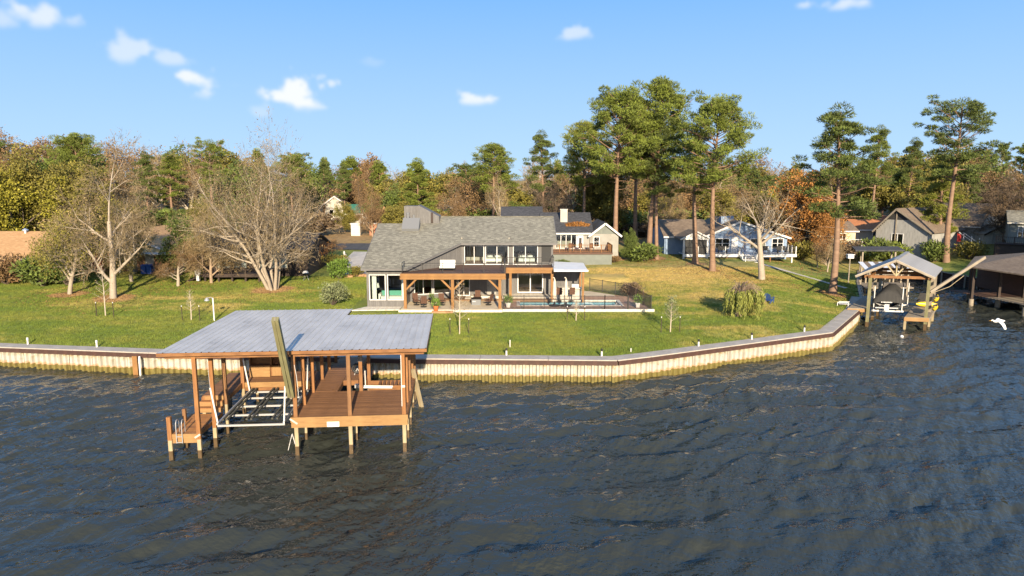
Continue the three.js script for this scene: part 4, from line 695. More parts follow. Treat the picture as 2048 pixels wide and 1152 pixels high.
  part('frame', b_().box(-6.1, 5.78, -65.6, 1.5, 0.1, 0.7), M.iron, dc); part('cushion', b_().box(-6.1, 5.92, -65.6, 1.44, 0.18, 0.66), M.linen, dc); part('back_cushion', b_().bar(V(-6.1, 5.95, -65.9), V(-6.1, 6.5, -66.02), 1.44, 0.16, V(0, 0, 1)), M.linen, dc); for (const x of [-6.75, -5.45]) part('leg', b_().box(x, 5.66, -65.6, 0.05, 0.16, 0.6), M.iron, dc);
}
const leafM = {};
for (const [k, a] of Object.entries({ pine: [0.125, 0.155, 0.019], pineLight: [0.17, 0.185, 0.021], pineDark: [0.085, 0.112, 0.02], olive: [0.155, 0.135, 0.022], yellowGreen: [0.22, 0.20, 0.018], green: [0.085, 0.115, 0.018], brown: [0.19, 0.115, 0.05], tan: [0.26, 0.185, 0.09], twig: [0.185, 0.135, 0.07], orange: [0.28, 0.125, 0.028], darkBrown: [0.13, 0.09, 0.055], willow: [0.21, 0.225, 0.045], sage: [0.16, 0.18, 0.085], fresh: [0.09, 0.15, 0.02] })) leafM[k] = mat(a, 0.75, { vertexColors: true });
const barkM = { pine: wood([0.30, 0.19, 0.12], [0.16, 0.095, 0.06]), grey: wood([0.40, 0.34, 0.26], [0.26, 0.21, 0.155]), pale: wood([0.52, 0.45, 0.35], [0.36, 0.30, 0.22]), dark: wood([0.14, 0.105, 0.078], [0.08, 0.06, 0.045]), tan: wood([0.36, 0.26, 0.17], [0.22, 0.155, 0.10]) };
// a clump of leaves: thin blades of about the given size round a point, tone varying leaf by leaf
function leaf(b, p, d, w, L, tone) {
  const s = d.clone().cross(V(b.rr() - 0.5, b.rr() - 0.5, b.rr() - 0.5)).normalize().multiplyScalar(w / 2), q = p.clone().addScaledVector(d, L), n = s.clone().cross(d).normalize();
  const a = b.v(p.clone().sub(s), n, 0, 0), c = b.v(p.clone().add(s), n, 1, 0), e = b.v(q, n, 0, 1);
  b.i.push(a, c, e); for (let k = 0; k < 3; k++) b.c.push(tone, tone, tone * 0.95);
}
const leafB = (r) => { const b = b_(); b.c = []; b.rr = r; return b; };
function clump(b, c, rx, ry, n, w, L, out = 0.6) {
  const r = b.rr, tone = 0.75 + r() * 0.5;                          // clumps differ a little in green
  for (let k = 0; k < n; k++) {
    const d = V(r() * 2 - 1, r() * 2 - 1, r() * 2 - 1); if (d.lengthSq() > 1 || d.lengthSq() < 0.02) { k -= 0.999; continue; }
    const p = c.clone().add(V(d.x * rx, d.y * ry, d.z * rx)), e = d.normalize().multiplyScalar(out).add(V(r() - 0.5, r() - 0.5 + 0.25, r() - 0.5)).normalize();
    leaf(b, p, e, w * (0.7 + r() * 0.6), L * (0.7 + r() * 0.6), tone * (0.62 + r() * 0.76));
  }
}
// potted plants
for (const [x, z, m, l] of [[-6.85, -61.95, M.terracotta, 'orange clay pot with a leafy plant on the rock edging'], [-0.35, -63.4, M.white, 'white pot with a leafy plant beside the pergola corner post'], [11.55, -63.3, M.white, 'white pot with a leafy plant inside the fence corner']]) {
  const y = m === M.terracotta ? 2.36 : 2.4, t = thing('potted_plant', l, 'plant', [x, y, z], 0, 'pots on the terrace');
  part('pot', b_().lathe([[0, 0.02], [0.17, 0], [0.26, 0.42], [0.28, 0.42], [0.28, 0.47], [0.22, 0.47], [0.2, 0.4], [0, 0.4]], x, y, z, 18), m, t);
  const b = leafB(rng(7 + x * 10)); clump(b, V(x, y + 0.72, z), 0.34, 0.34, 150, 0.07, 0.32); part('leaves', b, leafM.fresh, t); part('stem', b_().tube([V(x, y + 0.38, z), V(x + 0.02, y + 0.75, z)], 0.02, 5), barkM.grey, t);
}
{ const b = leafB(rng(5)); clump(b, V(-7.55, 3.2, -64.9), 0.22, 0.2, 90, 0.06, 0.25); const t = thing('table_plant', 'small leafy plant in a dark pot on the round terrace table', 'plant', [-7.55, 2.99, -64.9]); part('leaves', b, leafM.fresh, t); part('pot', b_().cyl(-7.55, 2.99, -64.9, 3.1, 0.09, 0.11), M.black, t); }
// gravel strip and edging at the left corner of the house
struct('gravel_strip', b_().prism([V(-14.7, 2.3, -62.6), V(-10.3, 2.3, -62.9), V(-10.3, 2.3, -64.45), V(-13.6, 2.3, -64.45), V(-13.6, 2.3, -72), V(-14.7, 2.3, -72)].slice(0, 4), V(0, -0.2, 0)), M.stone);
// ---------------------------------------------------------------- drive, street, neighbouring houses
const onGround = (x, z, d = 0) => V(x, ground(x, z) + d, z);
function strip(name, pts, m, d, n = 14) {                         // a sheet that follows the ground between two lines
  const b = b_(), [A, Bb] = pts, k = 10;
  const at = (L, t) => { const f = t * (L.length - 1), i = Math.min(L.length - 2, Math.floor(f)); return [mix(L[i][0], L[i + 1][0], f - i), mix(L[i][1], L[i + 1][1], f - i)]; };
  for (let i = 0; i <= n; i++) for (let j = 0; j <= k; j++) { const p = at(A, i / n), q = at(Bb, i / n), x = mix(p[0], q[0], j / k), z = mix(p[1], q[1], j / k); b.v(onGround(x, z, d), V(0, 1, 0), x, z); }
  for (let i = 0; i < n; i++) for (let j = 0; j < k; j++) { const a = i * (k + 1) + j; b.i.push(a, a + 1, a + k + 2, a, a + k + 2, a + k + 1); }
  const g = b.build(); g.computeVertexNormals(); return struct(name, g, m);
}
strip('driveway', [[[-20.8, -81.3], [-21.8, -88], [-22.5, -99]], [[-13.8, -81.5], [-14, -88], [-16, -99]]], M.concrete, 0.07, 30);
strip('street', [[[-70, -112], [-30, -101], [-10, -100]], [[-70, -119], [-30, -108], [-10, -107]]], M.asphalt, 0.09, 40);
strip('garden_path', [[[38.2, -79.5], [35.6, -84], [32.0, -89.2]], [[39, -80.2], [36.2, -84.8], [32.7, -90]]], M.concrete, 0.07, 20);

function gable(t, o) {   // block with a gable roof; axis 'x' runs the ridge along x (eave towards us), 'z' puts the gable towards us
  const { x0, x1, z0, z1, y0, eave, ridge, axis, wall, roof, open = [], ov = 0.4, px = (x0 + x1) / 2, gableWall = wall, trim = M.white } = o, L = x1 - x0, D = z0 - z1;
  const prof = (u) => eave + (ridge - eave) * (x0 + u < px ? u / (px - x0) : (L - u) / (x1 - px));
  const fr = axis === 'z' ? prof : () => eave, sd = axis === 'x' ? (u) => eave + (ridge - eave) * (1 - Math.abs(u / D - 0.5) * 2) : () => eave;
  plainWall(t, V(x0, 0, z0), XE, ZN, L, y0, gableWall === wall ? fr : () => eave, open, wall);
  if (gableWall !== wall) plainWall(t, V(x0, 0, z0 + 0.02), XE, ZN, L, eave, fr, [], gableWall, 'gable');
  plainWall(t, V(x1, 0, z0 - 0.15), V(0, 0, -1), XN, D - 0.3, y0, axis === 'x' ? (u) => sd(u + 0.15) : sd, [], wall); plainWall(t, V(x0, 0, z0 - 0.15), V(0, 0, -1), V(1, 0, 0), D - 0.3, y0, axis === 'x' ? (u) => sd(u + 0.15) : sd, [], wall); plainWall(t, V(x0, 0, z1), XE, V(0, 0, -1), L, y0, fr, [], wall);
  if (axis === 'z') {
    const R = (x, y, z) => V(x, y + 0.14, z), sl = (ridge - eave) / (px - x0), sr = (ridge - eave) / (x1 - px);
    slope(t, [R(x0 - ov, eave - sl * ov, z0 + ov), R(px, ridge, z0 + ov), R(px, ridge, z1 - ov), R(x0 - ov, eave - sl * ov, z1 - ov)], roof, 0.12); slope(t, [R(px, ridge, z0 + ov), R(x1 + ov, eave - sr * ov, z0 + ov), R(x1 + ov, eave - sr * ov, z1 - ov), R(px, ridge, z1 - ov)], roof, 0.12);
    part('barge_board', b_().bar(V(x0 - ov, eave - sl * ov - 0.02, z0 + ov + 0.03), V(px, ridge - 0.02, z0 + ov + 0.03), 0.04, 0.24), trim, t); part('barge_board', b_().bar(V(px, ridge - 0.02, z0 + ov + 0.03), V(x1 + ov, eave - sr * ov - 0.02, z0 + ov + 0.03), 0.04, 0.24), trim, t);
  } else {
    const zm = (z0 + z1) / 2, s = (ridge - eave) / (D / 2), R = (x, y, z) => V(x, y + 0.14, z);
    slope(t, [R(x0 - ov, eave - s * ov, z0 + ov), R(x1 + ov, eave - s * ov, z0 + ov), R(x1 + ov, ridge, zm), R(x0 - ov, ridge, zm)], roof, 0.12); slope(t, [R(x0 - ov, ridge, zm), R(x1 + ov, ridge, zm), R(x1 + ov, eave - s * ov, z1 - ov), R(x0 - ov, eave - s * ov, z1 - ov)], roof, 0.12);
    part('fascia', b_().bar(V(x0 - ov, eave - s * ov + 0.05, z0 + ov + 0.02), V(x1 + ov, eave - s * ov + 0.05, z0 + ov + 0.02), 0.04, 0.2), trim, t);
  }
  part('floor', b_().span(x0 + 0.16, x1 - 0.16, y0, y0 + 0.1, z0 - 0.16, z1 + 0.16), M.floor, t); part('inner_wall', b_().span(x0 + 0.2, x1 - 0.2, y0, eave, z0 - 2.9, z0 - 3.0), M.inside, t);
}
const winF = (t, x0, x1, y0, y1, z, n = 1, m = M.white, rows = 1) => win(t, 'window', V(0, 0, z), XE, ZN, x0, x1, y0, y1, n, 0.08, m, rows);
function deckRail(t, p, q, y, n, postM, railM, h = 1.0) {
  const o = part('railing', b_().bar(p.clone().setY(y + h), q.clone().setY(y + h), 0.09, 0.06), railM, t);
  for (let k = 0; k <= n; k++) { const c = p.clone().lerp(q, k / n); part('rail_post', b_().box(c.x, y + h / 2 + 0.02, c.z, 0.11, h + 0.06, 0.11), postM, o); }
  const b = b_(), L = p.distanceTo(q), m = Math.round(L / 0.22); for (let k = 1; k < m; k++) { const c = p.clone().lerp(q, k / m); b.box(c.x, y + h / 2 + 0.02, c.z, 0.03, h - 0.1, 0.03); } b.bar(p.clone().setY(y + 0.1), q.clone().setY(y + 0.1), 0.04, 0.04); part('balusters', b, railM, o, 'stuff');
}
const boardsAcross = (t, x0, x1, z0, z1, y, m, w = 0.3) => { for (let z = z0; z > z1 + 0.05; z -= w) part('deck_board', b_().span(x0, x1, y - 0.05, y, z, Math.max(z1, z - w + 0.012)), m, t); };

{ // dark roofed house with raised deck, right behind the grey one
  const t = thing('dark_roofed_house', 'pale house with dark shingle roofs, white chimney and raised timber deck', 'house', [9, 3.3, -93]);
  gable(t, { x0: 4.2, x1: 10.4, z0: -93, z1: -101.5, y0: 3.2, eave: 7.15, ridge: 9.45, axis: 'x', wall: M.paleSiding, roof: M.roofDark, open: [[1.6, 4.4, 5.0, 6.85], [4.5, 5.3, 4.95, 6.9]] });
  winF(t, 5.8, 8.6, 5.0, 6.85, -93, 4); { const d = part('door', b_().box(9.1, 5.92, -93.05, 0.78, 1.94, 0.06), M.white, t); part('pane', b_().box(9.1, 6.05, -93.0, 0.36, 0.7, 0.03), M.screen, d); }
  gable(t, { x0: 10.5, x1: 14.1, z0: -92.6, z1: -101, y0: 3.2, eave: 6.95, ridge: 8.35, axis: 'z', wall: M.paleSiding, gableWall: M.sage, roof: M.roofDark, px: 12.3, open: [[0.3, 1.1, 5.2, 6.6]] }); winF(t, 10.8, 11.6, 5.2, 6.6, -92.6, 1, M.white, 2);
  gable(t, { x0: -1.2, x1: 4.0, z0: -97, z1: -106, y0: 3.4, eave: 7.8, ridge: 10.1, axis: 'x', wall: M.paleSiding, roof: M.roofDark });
  const c = part('chimney', b_().span(6.55, 7.5, 7.8, 10.05, -95, -95.8), M.offWhite, t); part('cap', b_().span(6.5, 7.55, 10.05, 10.12, -94.95, -95.85), M.stone, c);
  part('retaining_wall', b_().span(4.6, 12.7, 2.6, 4.75, -88.6, -88.8).span(12.5, 12.7, 2.6, 4.75, -88.8, -92.6), M.sage, t);
  boardsAcross(t, 4.6, 12.75, -88.55, -92.9, 4.9, M.dockDeck); part('rim_board', b_().span(4.6, 12.8, 4.66, 4.9, -88.48, -88.55), M.brownDeck, t);
  deckRail(t, V(4.7, 0, -88.6), V(12.7, 0, -88.6), 4.9, 6, M.dockWood, M.dockWood, 0.95); deckRail(t, V(12.7, 0, -88.6), V(12.7, 0, -92.4), 4.9, 3, M.dockWood, M.dockWood, 0.95);
  const ps = leafB(rng(3)); for (let k = 0; k < 420; k++) { const u = ps.rr(), v = ps.rr(), x = 7.3 + u * 3.0, z = -94.0 - Math.abs(v - 0.5) * 2.2 * (1 - Math.abs(u - 0.5)), y = 7.15 + (-93 - z + 0.0) * 0.541 + 0.16; leaf(ps, V(x, y, z), V(ps.rr() - 0.5, 0.1, ps.rr() - 0.5).normalize(), 0.12, 0.4, 0.6 + ps.rr() * 0.8); }
  const p = new THREE.Mesh(ps.build(), leafM.orange); p.name = 'pine_straw'; p.userData = { kind: 'stuff', label: 'rust coloured drift of pine straw lying on the dark shingle roof', category: 'pine straw' }; p.castShadow = p.receiveShadow = true; scene.add(p);
  for (const [x, l] of [[7.6, 'dark deck chair near the left end of the raised timber deck'], [8.9, 'dark deck chair before the white door on the raised deck'], [10.3, 'dark deck chair nearer the gable end of the raised deck']]) { const d = thing('deck_chair', l, 'chair', [x, 4.9, -90.4], 0, 'chairs on the raised deck'); part('seat', b_().box(x, 5.33, -90.4, 0.55, 0.06, 0.52), M.wicker, d); part('backrest', b_().bar(V(x, 5.35, -90.62), V(x, 5.9, -90.72), 0.52, 0.05, V(0, 0, 1)), M.wicker, d); for (const s of [-1, 1]) for (const q of [-1, 1]) part('leg', b_().box(x + s * 0.24, 5.11, -90.4 + q * 0.22, 0.04, 0.42, 0.04), M.iron, d); }
}
{ // blue house with white deck
  const t = thing('blue_house', 'blue gabled house with brown roof, white railed deck and white stairs', 'house', [30, 3.5, -97]);
  gable(t, { x0: 26.2, x1: 37.8, z0: -96, z1: -108, y0: 3.2, eave: 6.25, ridge: 8.4, px: 31.2, axis: 'z', wall: M.blue, roof: M.roofBrown, open: [[1.7, 3.7, 4.7, 6.1], [6.5, 8.7, 4.7, 6.1], [9.5, 11.1, 4.7, 6.1]] });
  winF(t, 27.9, 29.9, 4.7, 6.1, -96, 2, M.white, 2); winF(t, 32.7, 34.9, 4.7, 6.1, -96, 2, M.white, 2); winF(t, 35.7, 37.3, 4.7, 6.1, -96, 2, M.white, 2);
  { const d = part('door', b_().box(30.6, 5.25, -95.97, 0.85, 2.05, 0.06), M.white, t); part('handle', b_().box(30.95, 5.2, -95.92, 0.05, 0.12, 0.05), M.iron, d); }
  gable(t, { x0: 21.4, x1: 27.5, z0: -97.2, z1: -107, y0: 3.2, eave: 6.3, ridge: 8.25, axis: 'x', wall: M.blue, roof: M.roofBrown });
  // porch on the left
  for (const x of [22.95, 26.1]) part('post', b_().box(x, 4.85, -93.2, 0.22, 3.0, 0.22), M.white, t);
  slope(t, [V(22.4, 6.25, -92.9), V(24.55, 7.3, -92.9), V(24.55, 7.3, -97.5), V(22.4, 6.25, -97.5)], M.roofBrown, 0.1); slope(t, [V(24.55, 7.3, -92.9), V(26.7, 6.25, -92.9), V(26.7, 6.25, -97.5), V(24.55, 7.3, -97.5)], M.roofBrown, 0.1);
  part('porch_gable', b_().prism([V(22.7, 6.15, -93.15), V(26.4, 6.15, -93.15), V(24.55, 7.08, -93.15)], V(0, 0, -0.1)), M.white, t); part('barge_board', b_().bar(V(22.4, 6.16, -92.87), V(24.55, 7.22, -92.87), 0.04, 0.18), M.white, t); part('barge_board', b_().bar(V(24.55, 7.22, -92.87), V(26.7, 6.16, -92.87), 0.04, 0.18), M.white, t); part('screen', b_().span(23.1, 26.0, 4.2, 6.1, -93.3, -93.33), M.screen, t);
  part('chimney', b_().span(29.5, 31.3, 7.4, 8.95, -99, -100), M.blue, t);
  boardsAcross(t, 22.9, 37.9, -93.0, -96, 4.2, M.white, 0.4); part('rim_board', b_().span(22.8, 38.0, 3.85, 4.2, -92.92, -93.0), M.white, t);
  for (let x = 23; x < 38; x += 2.9) part('deck_post', b_().box(x, 3.6, -93.3, 0.16, 1.1, 0.16), x > 27 && x < 37 ? M.dockWood : M.white, t);
  deckRail(t, V(23, 0, -93.05), V(30.3, 0, -93.05), 4.2, 4, M.white, M.iron); deckRail(t, V(32.3, 0, -93.05), V(37.9, 0, -93.05), 4.2, 3, M.white, M.iron); deckRail(t, V(37.9, 0, -93.1), V(37.9, 0, -95.8), 4.2, 2, M.white, M.iron);
  for (let k = 0; k < 6; k++) part('step', b_().span(30.4, 32.2, 4.2 - (k + 1) * 0.16 - 0.06, 4.2 - (k + 1) * 0.16, -92.9 + k * 0.42, -92.9 + (k + 1) * 0.42), M.white, t);
  for (const x of [30.35, 32.25]) { part('stringer', b_().bar(V(x, 4.1, -92.95), V(x, 3.15, -90.4), 0.06, 0.26), M.white, t); part('handrail', b_().bar(V(x, 5.15, -92.95), V(x, 4.15, -90.4), 0.06, 0.06), M.iron, t); for (const f of [0.02, 0.5, 0.98]) part('rail_post', b_().box(x, mix(4.65, 3.65, f), mix(-92.95, -90.4, f), 0.09, 1.05, 0.09), M.white, t); }
  for (const [x, l] of [[28.6, 'dark seat under the left window of the blue house deck'], [34.3, 'dark seat under the wide window of the blue house deck'], [36.6, 'dark seat at the right end of the blue house deck']]) { const d = thing('deck_bench', l, 'seat', [x, 4.2, -94.6], 0, 'seats on the white deck'); part('seat', b_().box(x, 4.62, -94.6, 1.2, 0.08, 0.6), M.iron, d); part('backrest', b_().box(x, 4.9, -94.9, 1.2, 0.5, 0.06), M.iron, d); for (const s of [-0.55, 0.55]) part('leg', b_().box(x + s, 4.4, -94.6, 0.06, 0.4, 0.5), M.iron, d); }
}
{ // steep roofed house across the channel
  const t = thing('steep_roofed_house', 'house with steep brown gable roof and dark upper glazing beyond the channel', 'house', [61, 1.6, -110]);
  gable(t, { x0: 57.2, x1: 65.2, z0: -105, z1: -116, y0: 1.6, eave: 6.4, ridge: 9.6, px: 60.2, axis: 'z', wall: M.shadedWall, roof: M.roofBrown, trim: M.greyWood, open: [[2.4, 4.2, 4.2, 5.9]] });
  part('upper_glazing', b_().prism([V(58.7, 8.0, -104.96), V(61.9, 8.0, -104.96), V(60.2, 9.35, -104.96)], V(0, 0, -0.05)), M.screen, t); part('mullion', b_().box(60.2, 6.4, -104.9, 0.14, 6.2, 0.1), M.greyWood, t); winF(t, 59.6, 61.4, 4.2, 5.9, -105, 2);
  gable(t, { x0: 58.5, x1: 67.0, z0: -117, z1: -125, y0: 3.4, eave: 7.0, ridge: 10.2, axis: 'x', wall: M.shadedWall, roof: M.roofBrown });
  part('chimney', b_().span(56.4, 57.1, 1.6, 8.4, -108, -108.8), M.brick, t);
  t.rotation.y = -0.95; t.position.x += 2.6;
  const s = thing('wooden_stairs', 'white railed outdoor stairs beside the steep roofed house', 'stairs', [67.5, 3.8, -103]); for (let k = 0; k < 7; k++) part('step', b_().box(66.4 + k * 0.35, 5.4 - k * 0.24, -103.2, 0.4, 0.06, 1.1), M.greyWood, s); for (const z of [-102.65, -103.75]) part('handrail', b_().bar(V(66.2, 6.4, z), V(68.8, 4.7, z), 0.06, 0.08), M.white, s); for (const x of [66.3, 67.5, 68.7]) part('post', b_().box(x, 4.6, -102.65, 0.09, 3.2 - (x - 66.3) * 0.5, 0.09), M.white, s);
  tag(solo('red_flag', b_().box(65.9, 5.6, -103, 0.5, 1.1, 0.05).cyl(65.62, 3.9, -103, 6.3, 0.03), M.red, '', ''), 'red banner on a post by the outdoor stairs', 'flag');
}
{ const t = thing('orange_roofed_cottage', 'low white cottage with rusty orange roof beyond the channel', 'house', [59.5, 4.5, -118]); gable(t, { x0: 57.5, x1: 63.4, z0: -116.5, z1: -123, y0: 4.0, eave: 5.9, ridge: 7.3, axis: 'x', wall: M.offWhite, roof: M.roofOrange, open: [[2.5, 3.6, 4.6, 5.6]] }); winF(t, 60, 61.1, 4.6, 5.6, -116.5); }
{ const t = thing('white_long_house', 'long cream house with bright red roof behind the blue house', 'house', [48, 4.2, -112]); gable(t, { x0: 43.5, x1: 48.6, z0: -111, z1: -118, y0: 2.6, eave: 6.3, ridge: 7.7, axis: 'z', wall: M.cream, roof: M.roofRed, open: [[1.4, 3.2, 4.6, 5.8]] }); winF(t, 44.9, 46.7, 4.6, 5.8, -111, 3); gable(t, { x0: 48.7, x1: 55, z0: -112, z1: -118, y0: 2.6, eave: 6.0, ridge: 7.2, axis: 'x', wall: M.cream, roof: M.roofBrown, open: [[1, 2.2, 4.6, 5.6], [3.6, 4.8, 4.6, 5.6]] }); winF(t, 49.7, 50.9, 4.6, 5.6, -112, 2); winF(t, 52.3, 53.5, 4.6, 5.6, -112, 2);
  part('porch_floor', b_().span(43.4, 55, 2.6, 3.9, -109.4, -111), M.concrete, t); deckRail(t, V(43.5, 0, -109.5), V(54.9, 0, -109.5), 3.9, 6, M.white, M.white, 0.9); }
{ const t = thing('garden_shed', 'small white gabled shed with double doors on the far bank', 'shed', [75, 4.3, -109]); gable(t, { x0: 72.7, x1: 77.2, z0: -107.5, z1: -111.5, y0: 3.2, eave: 5.9, ridge: 7.0, axis: 'z', wall: M.offWhite, roof: M.greyWood, trim: M.darkWood }); for (const x of [74.4, 75.4]) { const d = part('door', b_().box(x, 4.95, -107.45, 0.94, 1.7, 0.06), M.paleSiding, t); part('handle', b_().box(x + (x < 75 ? 0.36 : -0.36), 4.95, -107.4, 0.05, 0.14, 0.05), M.iron, d); } part('lean_to', b_().prism([V(77.3, 5.7, -107.3), V(80.6, 5.7, -107.3), V(80.6, 6.5, -111.5), V(77.3, 6.5, -111.5)], V(0, -0.1, 0)), M.greyWood, t); part('wall', b_().span(77.3, 80.4, 3.8, 5.6, -108, -111), M.offWhite, t); }
{ // raised grey house at the right edge
  const t = thing('raised_grey_house', 'grey house on a tall dark base behind the boathouse with shingle roof', 'house', [70.2, 2.2, -97]);
  gable(t, { x0: 69.2, x1: 80, z0: -97, z1: -105, y0: 5.4, eave: 8.2, ridge: 9.6, axis: 'x', wall: M.sage, roof: M.roofMain, trim: M.offWhite, open: [[0.9, 2.0, 6.1, 7.7], [3.0, 5.0, 5.6, 7.7]] }); winF(t, 70.1, 71.2, 6.1, 7.7, -97, 2, M.white, 2); winF(t, 72.2, 74.2, 5.6, 7.7, -97, 2);
  part('base', b_().span(67.6, 80, 2.2, 5.2, -94.6, -97.2), M.darkWood, t); boardsAcross(t, 67.5, 80, -94.4, -97, 5.35, M.darkWood, 0.5); deckRail(t, V(67.6, 0, -94.5), V(80, 0, -94.5), 5.35, 6, M.darkWood, M.darkWood, 0.95);
  t.rotation.y = -0.55;
}
{ // left: long tan roofed brick house
  const t = thing('tan_roofed_house', 'long brick house with sunlit tan roof and white eaves', 'house', [-58, 2.9, -80]);
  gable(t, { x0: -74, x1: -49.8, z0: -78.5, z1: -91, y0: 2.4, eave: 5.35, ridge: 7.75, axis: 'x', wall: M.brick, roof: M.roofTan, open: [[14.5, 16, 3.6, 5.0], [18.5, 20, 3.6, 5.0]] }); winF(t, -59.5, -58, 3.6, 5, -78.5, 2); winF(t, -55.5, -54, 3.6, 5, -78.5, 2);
  for (const x of [-58.6, -51.6]) { const v = part('roof_vent', b_().cyl(x, 7.6, -84.3, 8.05, 0.16).lathe([[0, 0.3], [0.34, 0.1], [0.34, 0]], x, 8.0, -84.3, 12), M.galv, t); void v; }
}
{ const t = thing('cream_gabled_house', 'brick house with cream gable and white doors behind the bare trees', 'house', [-46, 3, -84]);
  gable(t, { x0: -50.5, x1: -40.2, z0: -83, z1: -94, y0: 2.6, eave: 5.4, ridge: 7.9, px: -46.6, axis: 'z', wall: M.brick, gableWall: M.cream, roof: M.roofTan, open: [] });
  for (const [x, l] of [[-45.3, 'white door'], [-43.2, 'white door']]) { const d = part('door', b_().box(x, 4.15, -82.95, 0.9, 2.05, 0.08), M.white, t); part('door_frame', b_().span(x - 0.55, x - 0.46, 3.1, 5.25, -82.88, -82.98).span(x + 0.46, x + 0.55, 3.1, 5.25, -82.88, -82.98).span(x - 0.55, x + 0.55, 5.2, 5.3, -82.88, -82.98), M.offWhite, d); void l; }
  part('carport_roof', b_().span(-46.3, -39.4, 5.35, 5.5, -81.4, -83), M.white, t); for (const x of [-46.1, -39.6]) part('post', b_().box(x, 4.2, -81.6, 0.15, 2.4, 0.15), M.white, t);
  for (const [x, m, l] of [[-43.0, M.binBlue, 'blue wheeled bin beside the white doors'], [-42.35, M.binBlue, 'second blue wheeled bin against the brick wall'], [-44.3, M.grey, 'grey wheeled bin between the two white doors']]) { const y = ground(x, -81.2), b = thing('wheeled_bin', l, 'bin', [x, y, -81.2], 0, 'bins by the brick house'); part('body', b_().prism([V(x - 0.28, y + 1.0, -80.9), V(x + 0.28, y + 1.0, -80.9), V(x + 0.28, y + 1.0, -81.5), V(x - 0.28, y + 1.0, -81.5)], V(0, -0.95, -0.02)), m, b); part('lid', b_().bar(V(x, y + 1.04, -80.85), V(x, y + 1.1, -81.55), 0.62, 0.06), m, b); for (const s of [-1, 1]) part('wheel', b_().tube([V(x + s * 0.28, y + 0.12, -81.5), V(x + s * 0.34, y + 0.12, -81.5)], 0.12, 12), M.black, b); }
}
{ // dark cottage with deck
  const t = thing('dark_cottage', 'dark brown lakeside cottage with tall bright windows and low plank deck', 'house', [-30, 2.8, -80]);
  gable(t, { x0: -35.5, x1: -23.5, z0: -80, z1: -89, y0: 2.5, eave: 6.1, ridge: 7.6, axis: 'x', wall: M.darkWood, roof: M.roofDark, trim: M.darkWood, open: [[1.4, 3.1, 3.95, 5.8], [3.5, 5.0, 3.95, 5.8], [6.2, 7.2, 3.95, 5.8], [7.6, 9.7, 3.95, 5.8]] });
  winF(t, -34.1, -32.4, 3.95, 5.8, -80, 1, M.greyWood); winF(t, -32.0, -30.5, 3.95, 5.8, -80, 2, M.greyWood); winF(t, -29.3, -28.3, 3.95, 5.8, -80, 1, M.greyWood); winF(t, -27.9, -25.8, 3.95, 5.8, -80, 2, M.greyWood);
  part('reflection_sheet', b_().span(-34.1, -30.5, 3.9, 5.9, -80.5, -80.55).span(-29.3, -25.8, 3.9, 5.9, -80.5, -80.55), M.white, t);  // white sheets behind the panes, painting in their bright reflection
  gable(t, { x0: -31.5, x1: -26.5, z0: -82, z1: -89, y0: 6.0, eave: 8.2, ridge: 9.2, axis: 'x', wall: M.darkWood, roof: M.roofDark, trim: M.darkWood, open: [[1.9, 2.9, 6.9, 8.0]] }); winF(t, -29.6, -28.6, 6.9, 8.0, -82, 1, M.greyWood, 2);
  boardsAcross(t, -34.2, -26.4, -76.6, -79.95, 3.75, M.darkWood, 0.3); part('rim_board', b_().span(-34.25, -26.35, 3.4, 3.72, -76.5, -76.58), M.darkWood, t); for (let x = -34; x < -26.3; x += 1.5) part('deck_post', b_().box(x, 3.0, -76.8, 0.18, 1.2, 0.18), M.darkWood, t);
  for (let k = 0; k < 5; k++) part('step', b_().bar(V(-34.3 - k * 0.4, 3.6 - k * 0.17, -76.7), V(-34.3 - k * 0.4, 3.6 - k * 0.17, -78.2), 0.42, 0.07), M.darkWood, t);
  part('bench_rail', b_().span(-34.2, -26.4, 4.15, 4.25, -76.62, -76.9), M.darkWood, t); for (let x = -34.1; x < -26.3; x += 1.55) part('bench_leg', b_().box(x, 3.95, -76.76, 0.12, 0.4, 0.2), M.darkWood, t);
  tag(solo('white_cooler', b_().box(-34.6, 4.02, -76.4, 0.5, 0.5, 0.42).box(-34.6, 4.31, -76.4, 0.54, 0.08, 0.46).box(-34.6, 3.4, -76.4, 0.3, 0.75, 0.3), M.white, '', ''), 'white cooler box on a stand by the dark cottage steps', 'cooler');
  { const g = thing('kettle_grill', 'white and black kettle grill on the lawn beside the dark cottage', 'grill', [-23.1, ground(-23.1, -77.6), -77.6]), y = ground(-23.1, -77.6); part('bowl', b_().ball(-23.1, y + 0.8, -77.6, 0.33, 0.28, 0.33), M.black, g); part('lid', b_().lathe([[0.34, 0], [0.25, 0.2], [0, 0.28]], -23.1, y + 0.84, -77.6), M.white, g); for (let k = 0; k < 3; k++) part('leg', b_().bar(V(-23.1 + 0.15 * Math.cos(k * 2.1), y + 0.6, -77.6 + 0.15 * Math.sin(k * 2.1)), V(-23.1 + 0.35 * Math.cos(k * 2.1), y, -77.6 + 0.35 * Math.sin(k * 2.1)), 0.03, 0.03), M.alu, g); }
}
{ const t = thing('green_roofed_house', 'small distant white house with green metal roof among the trees', 'house', [-30.5, 6, -142]); gable(t, { x0: -33.2, x1: -28.6, z0: -140, z1: -147, y0: 4.8, eave: 7.4, ridge: 9.0, axis: 'x', wall: M.offWhite, roof: M.roofGreen, open: [[1.8, 2.8, 5.8, 7.0]] }); winF(t, -31.4, -30.4, 5.8, 7, -140); }
{ const t = thing('white_distant_house', 'white distant house half hidden by the evergreen trees', 'house', [-37, 6, -150]); gable(t, { x0: -41, x1: -34.5, z0: -150, z1: -158, y0: 5, eave: 8.2, ridge: 10.6, axis: 'z', wall: M.offWhite, roof: M.roofBrown, open: [[2, 3, 6.6, 7.8]] }); winF(t, -39, -38, 6.6, 7.8, -150); }
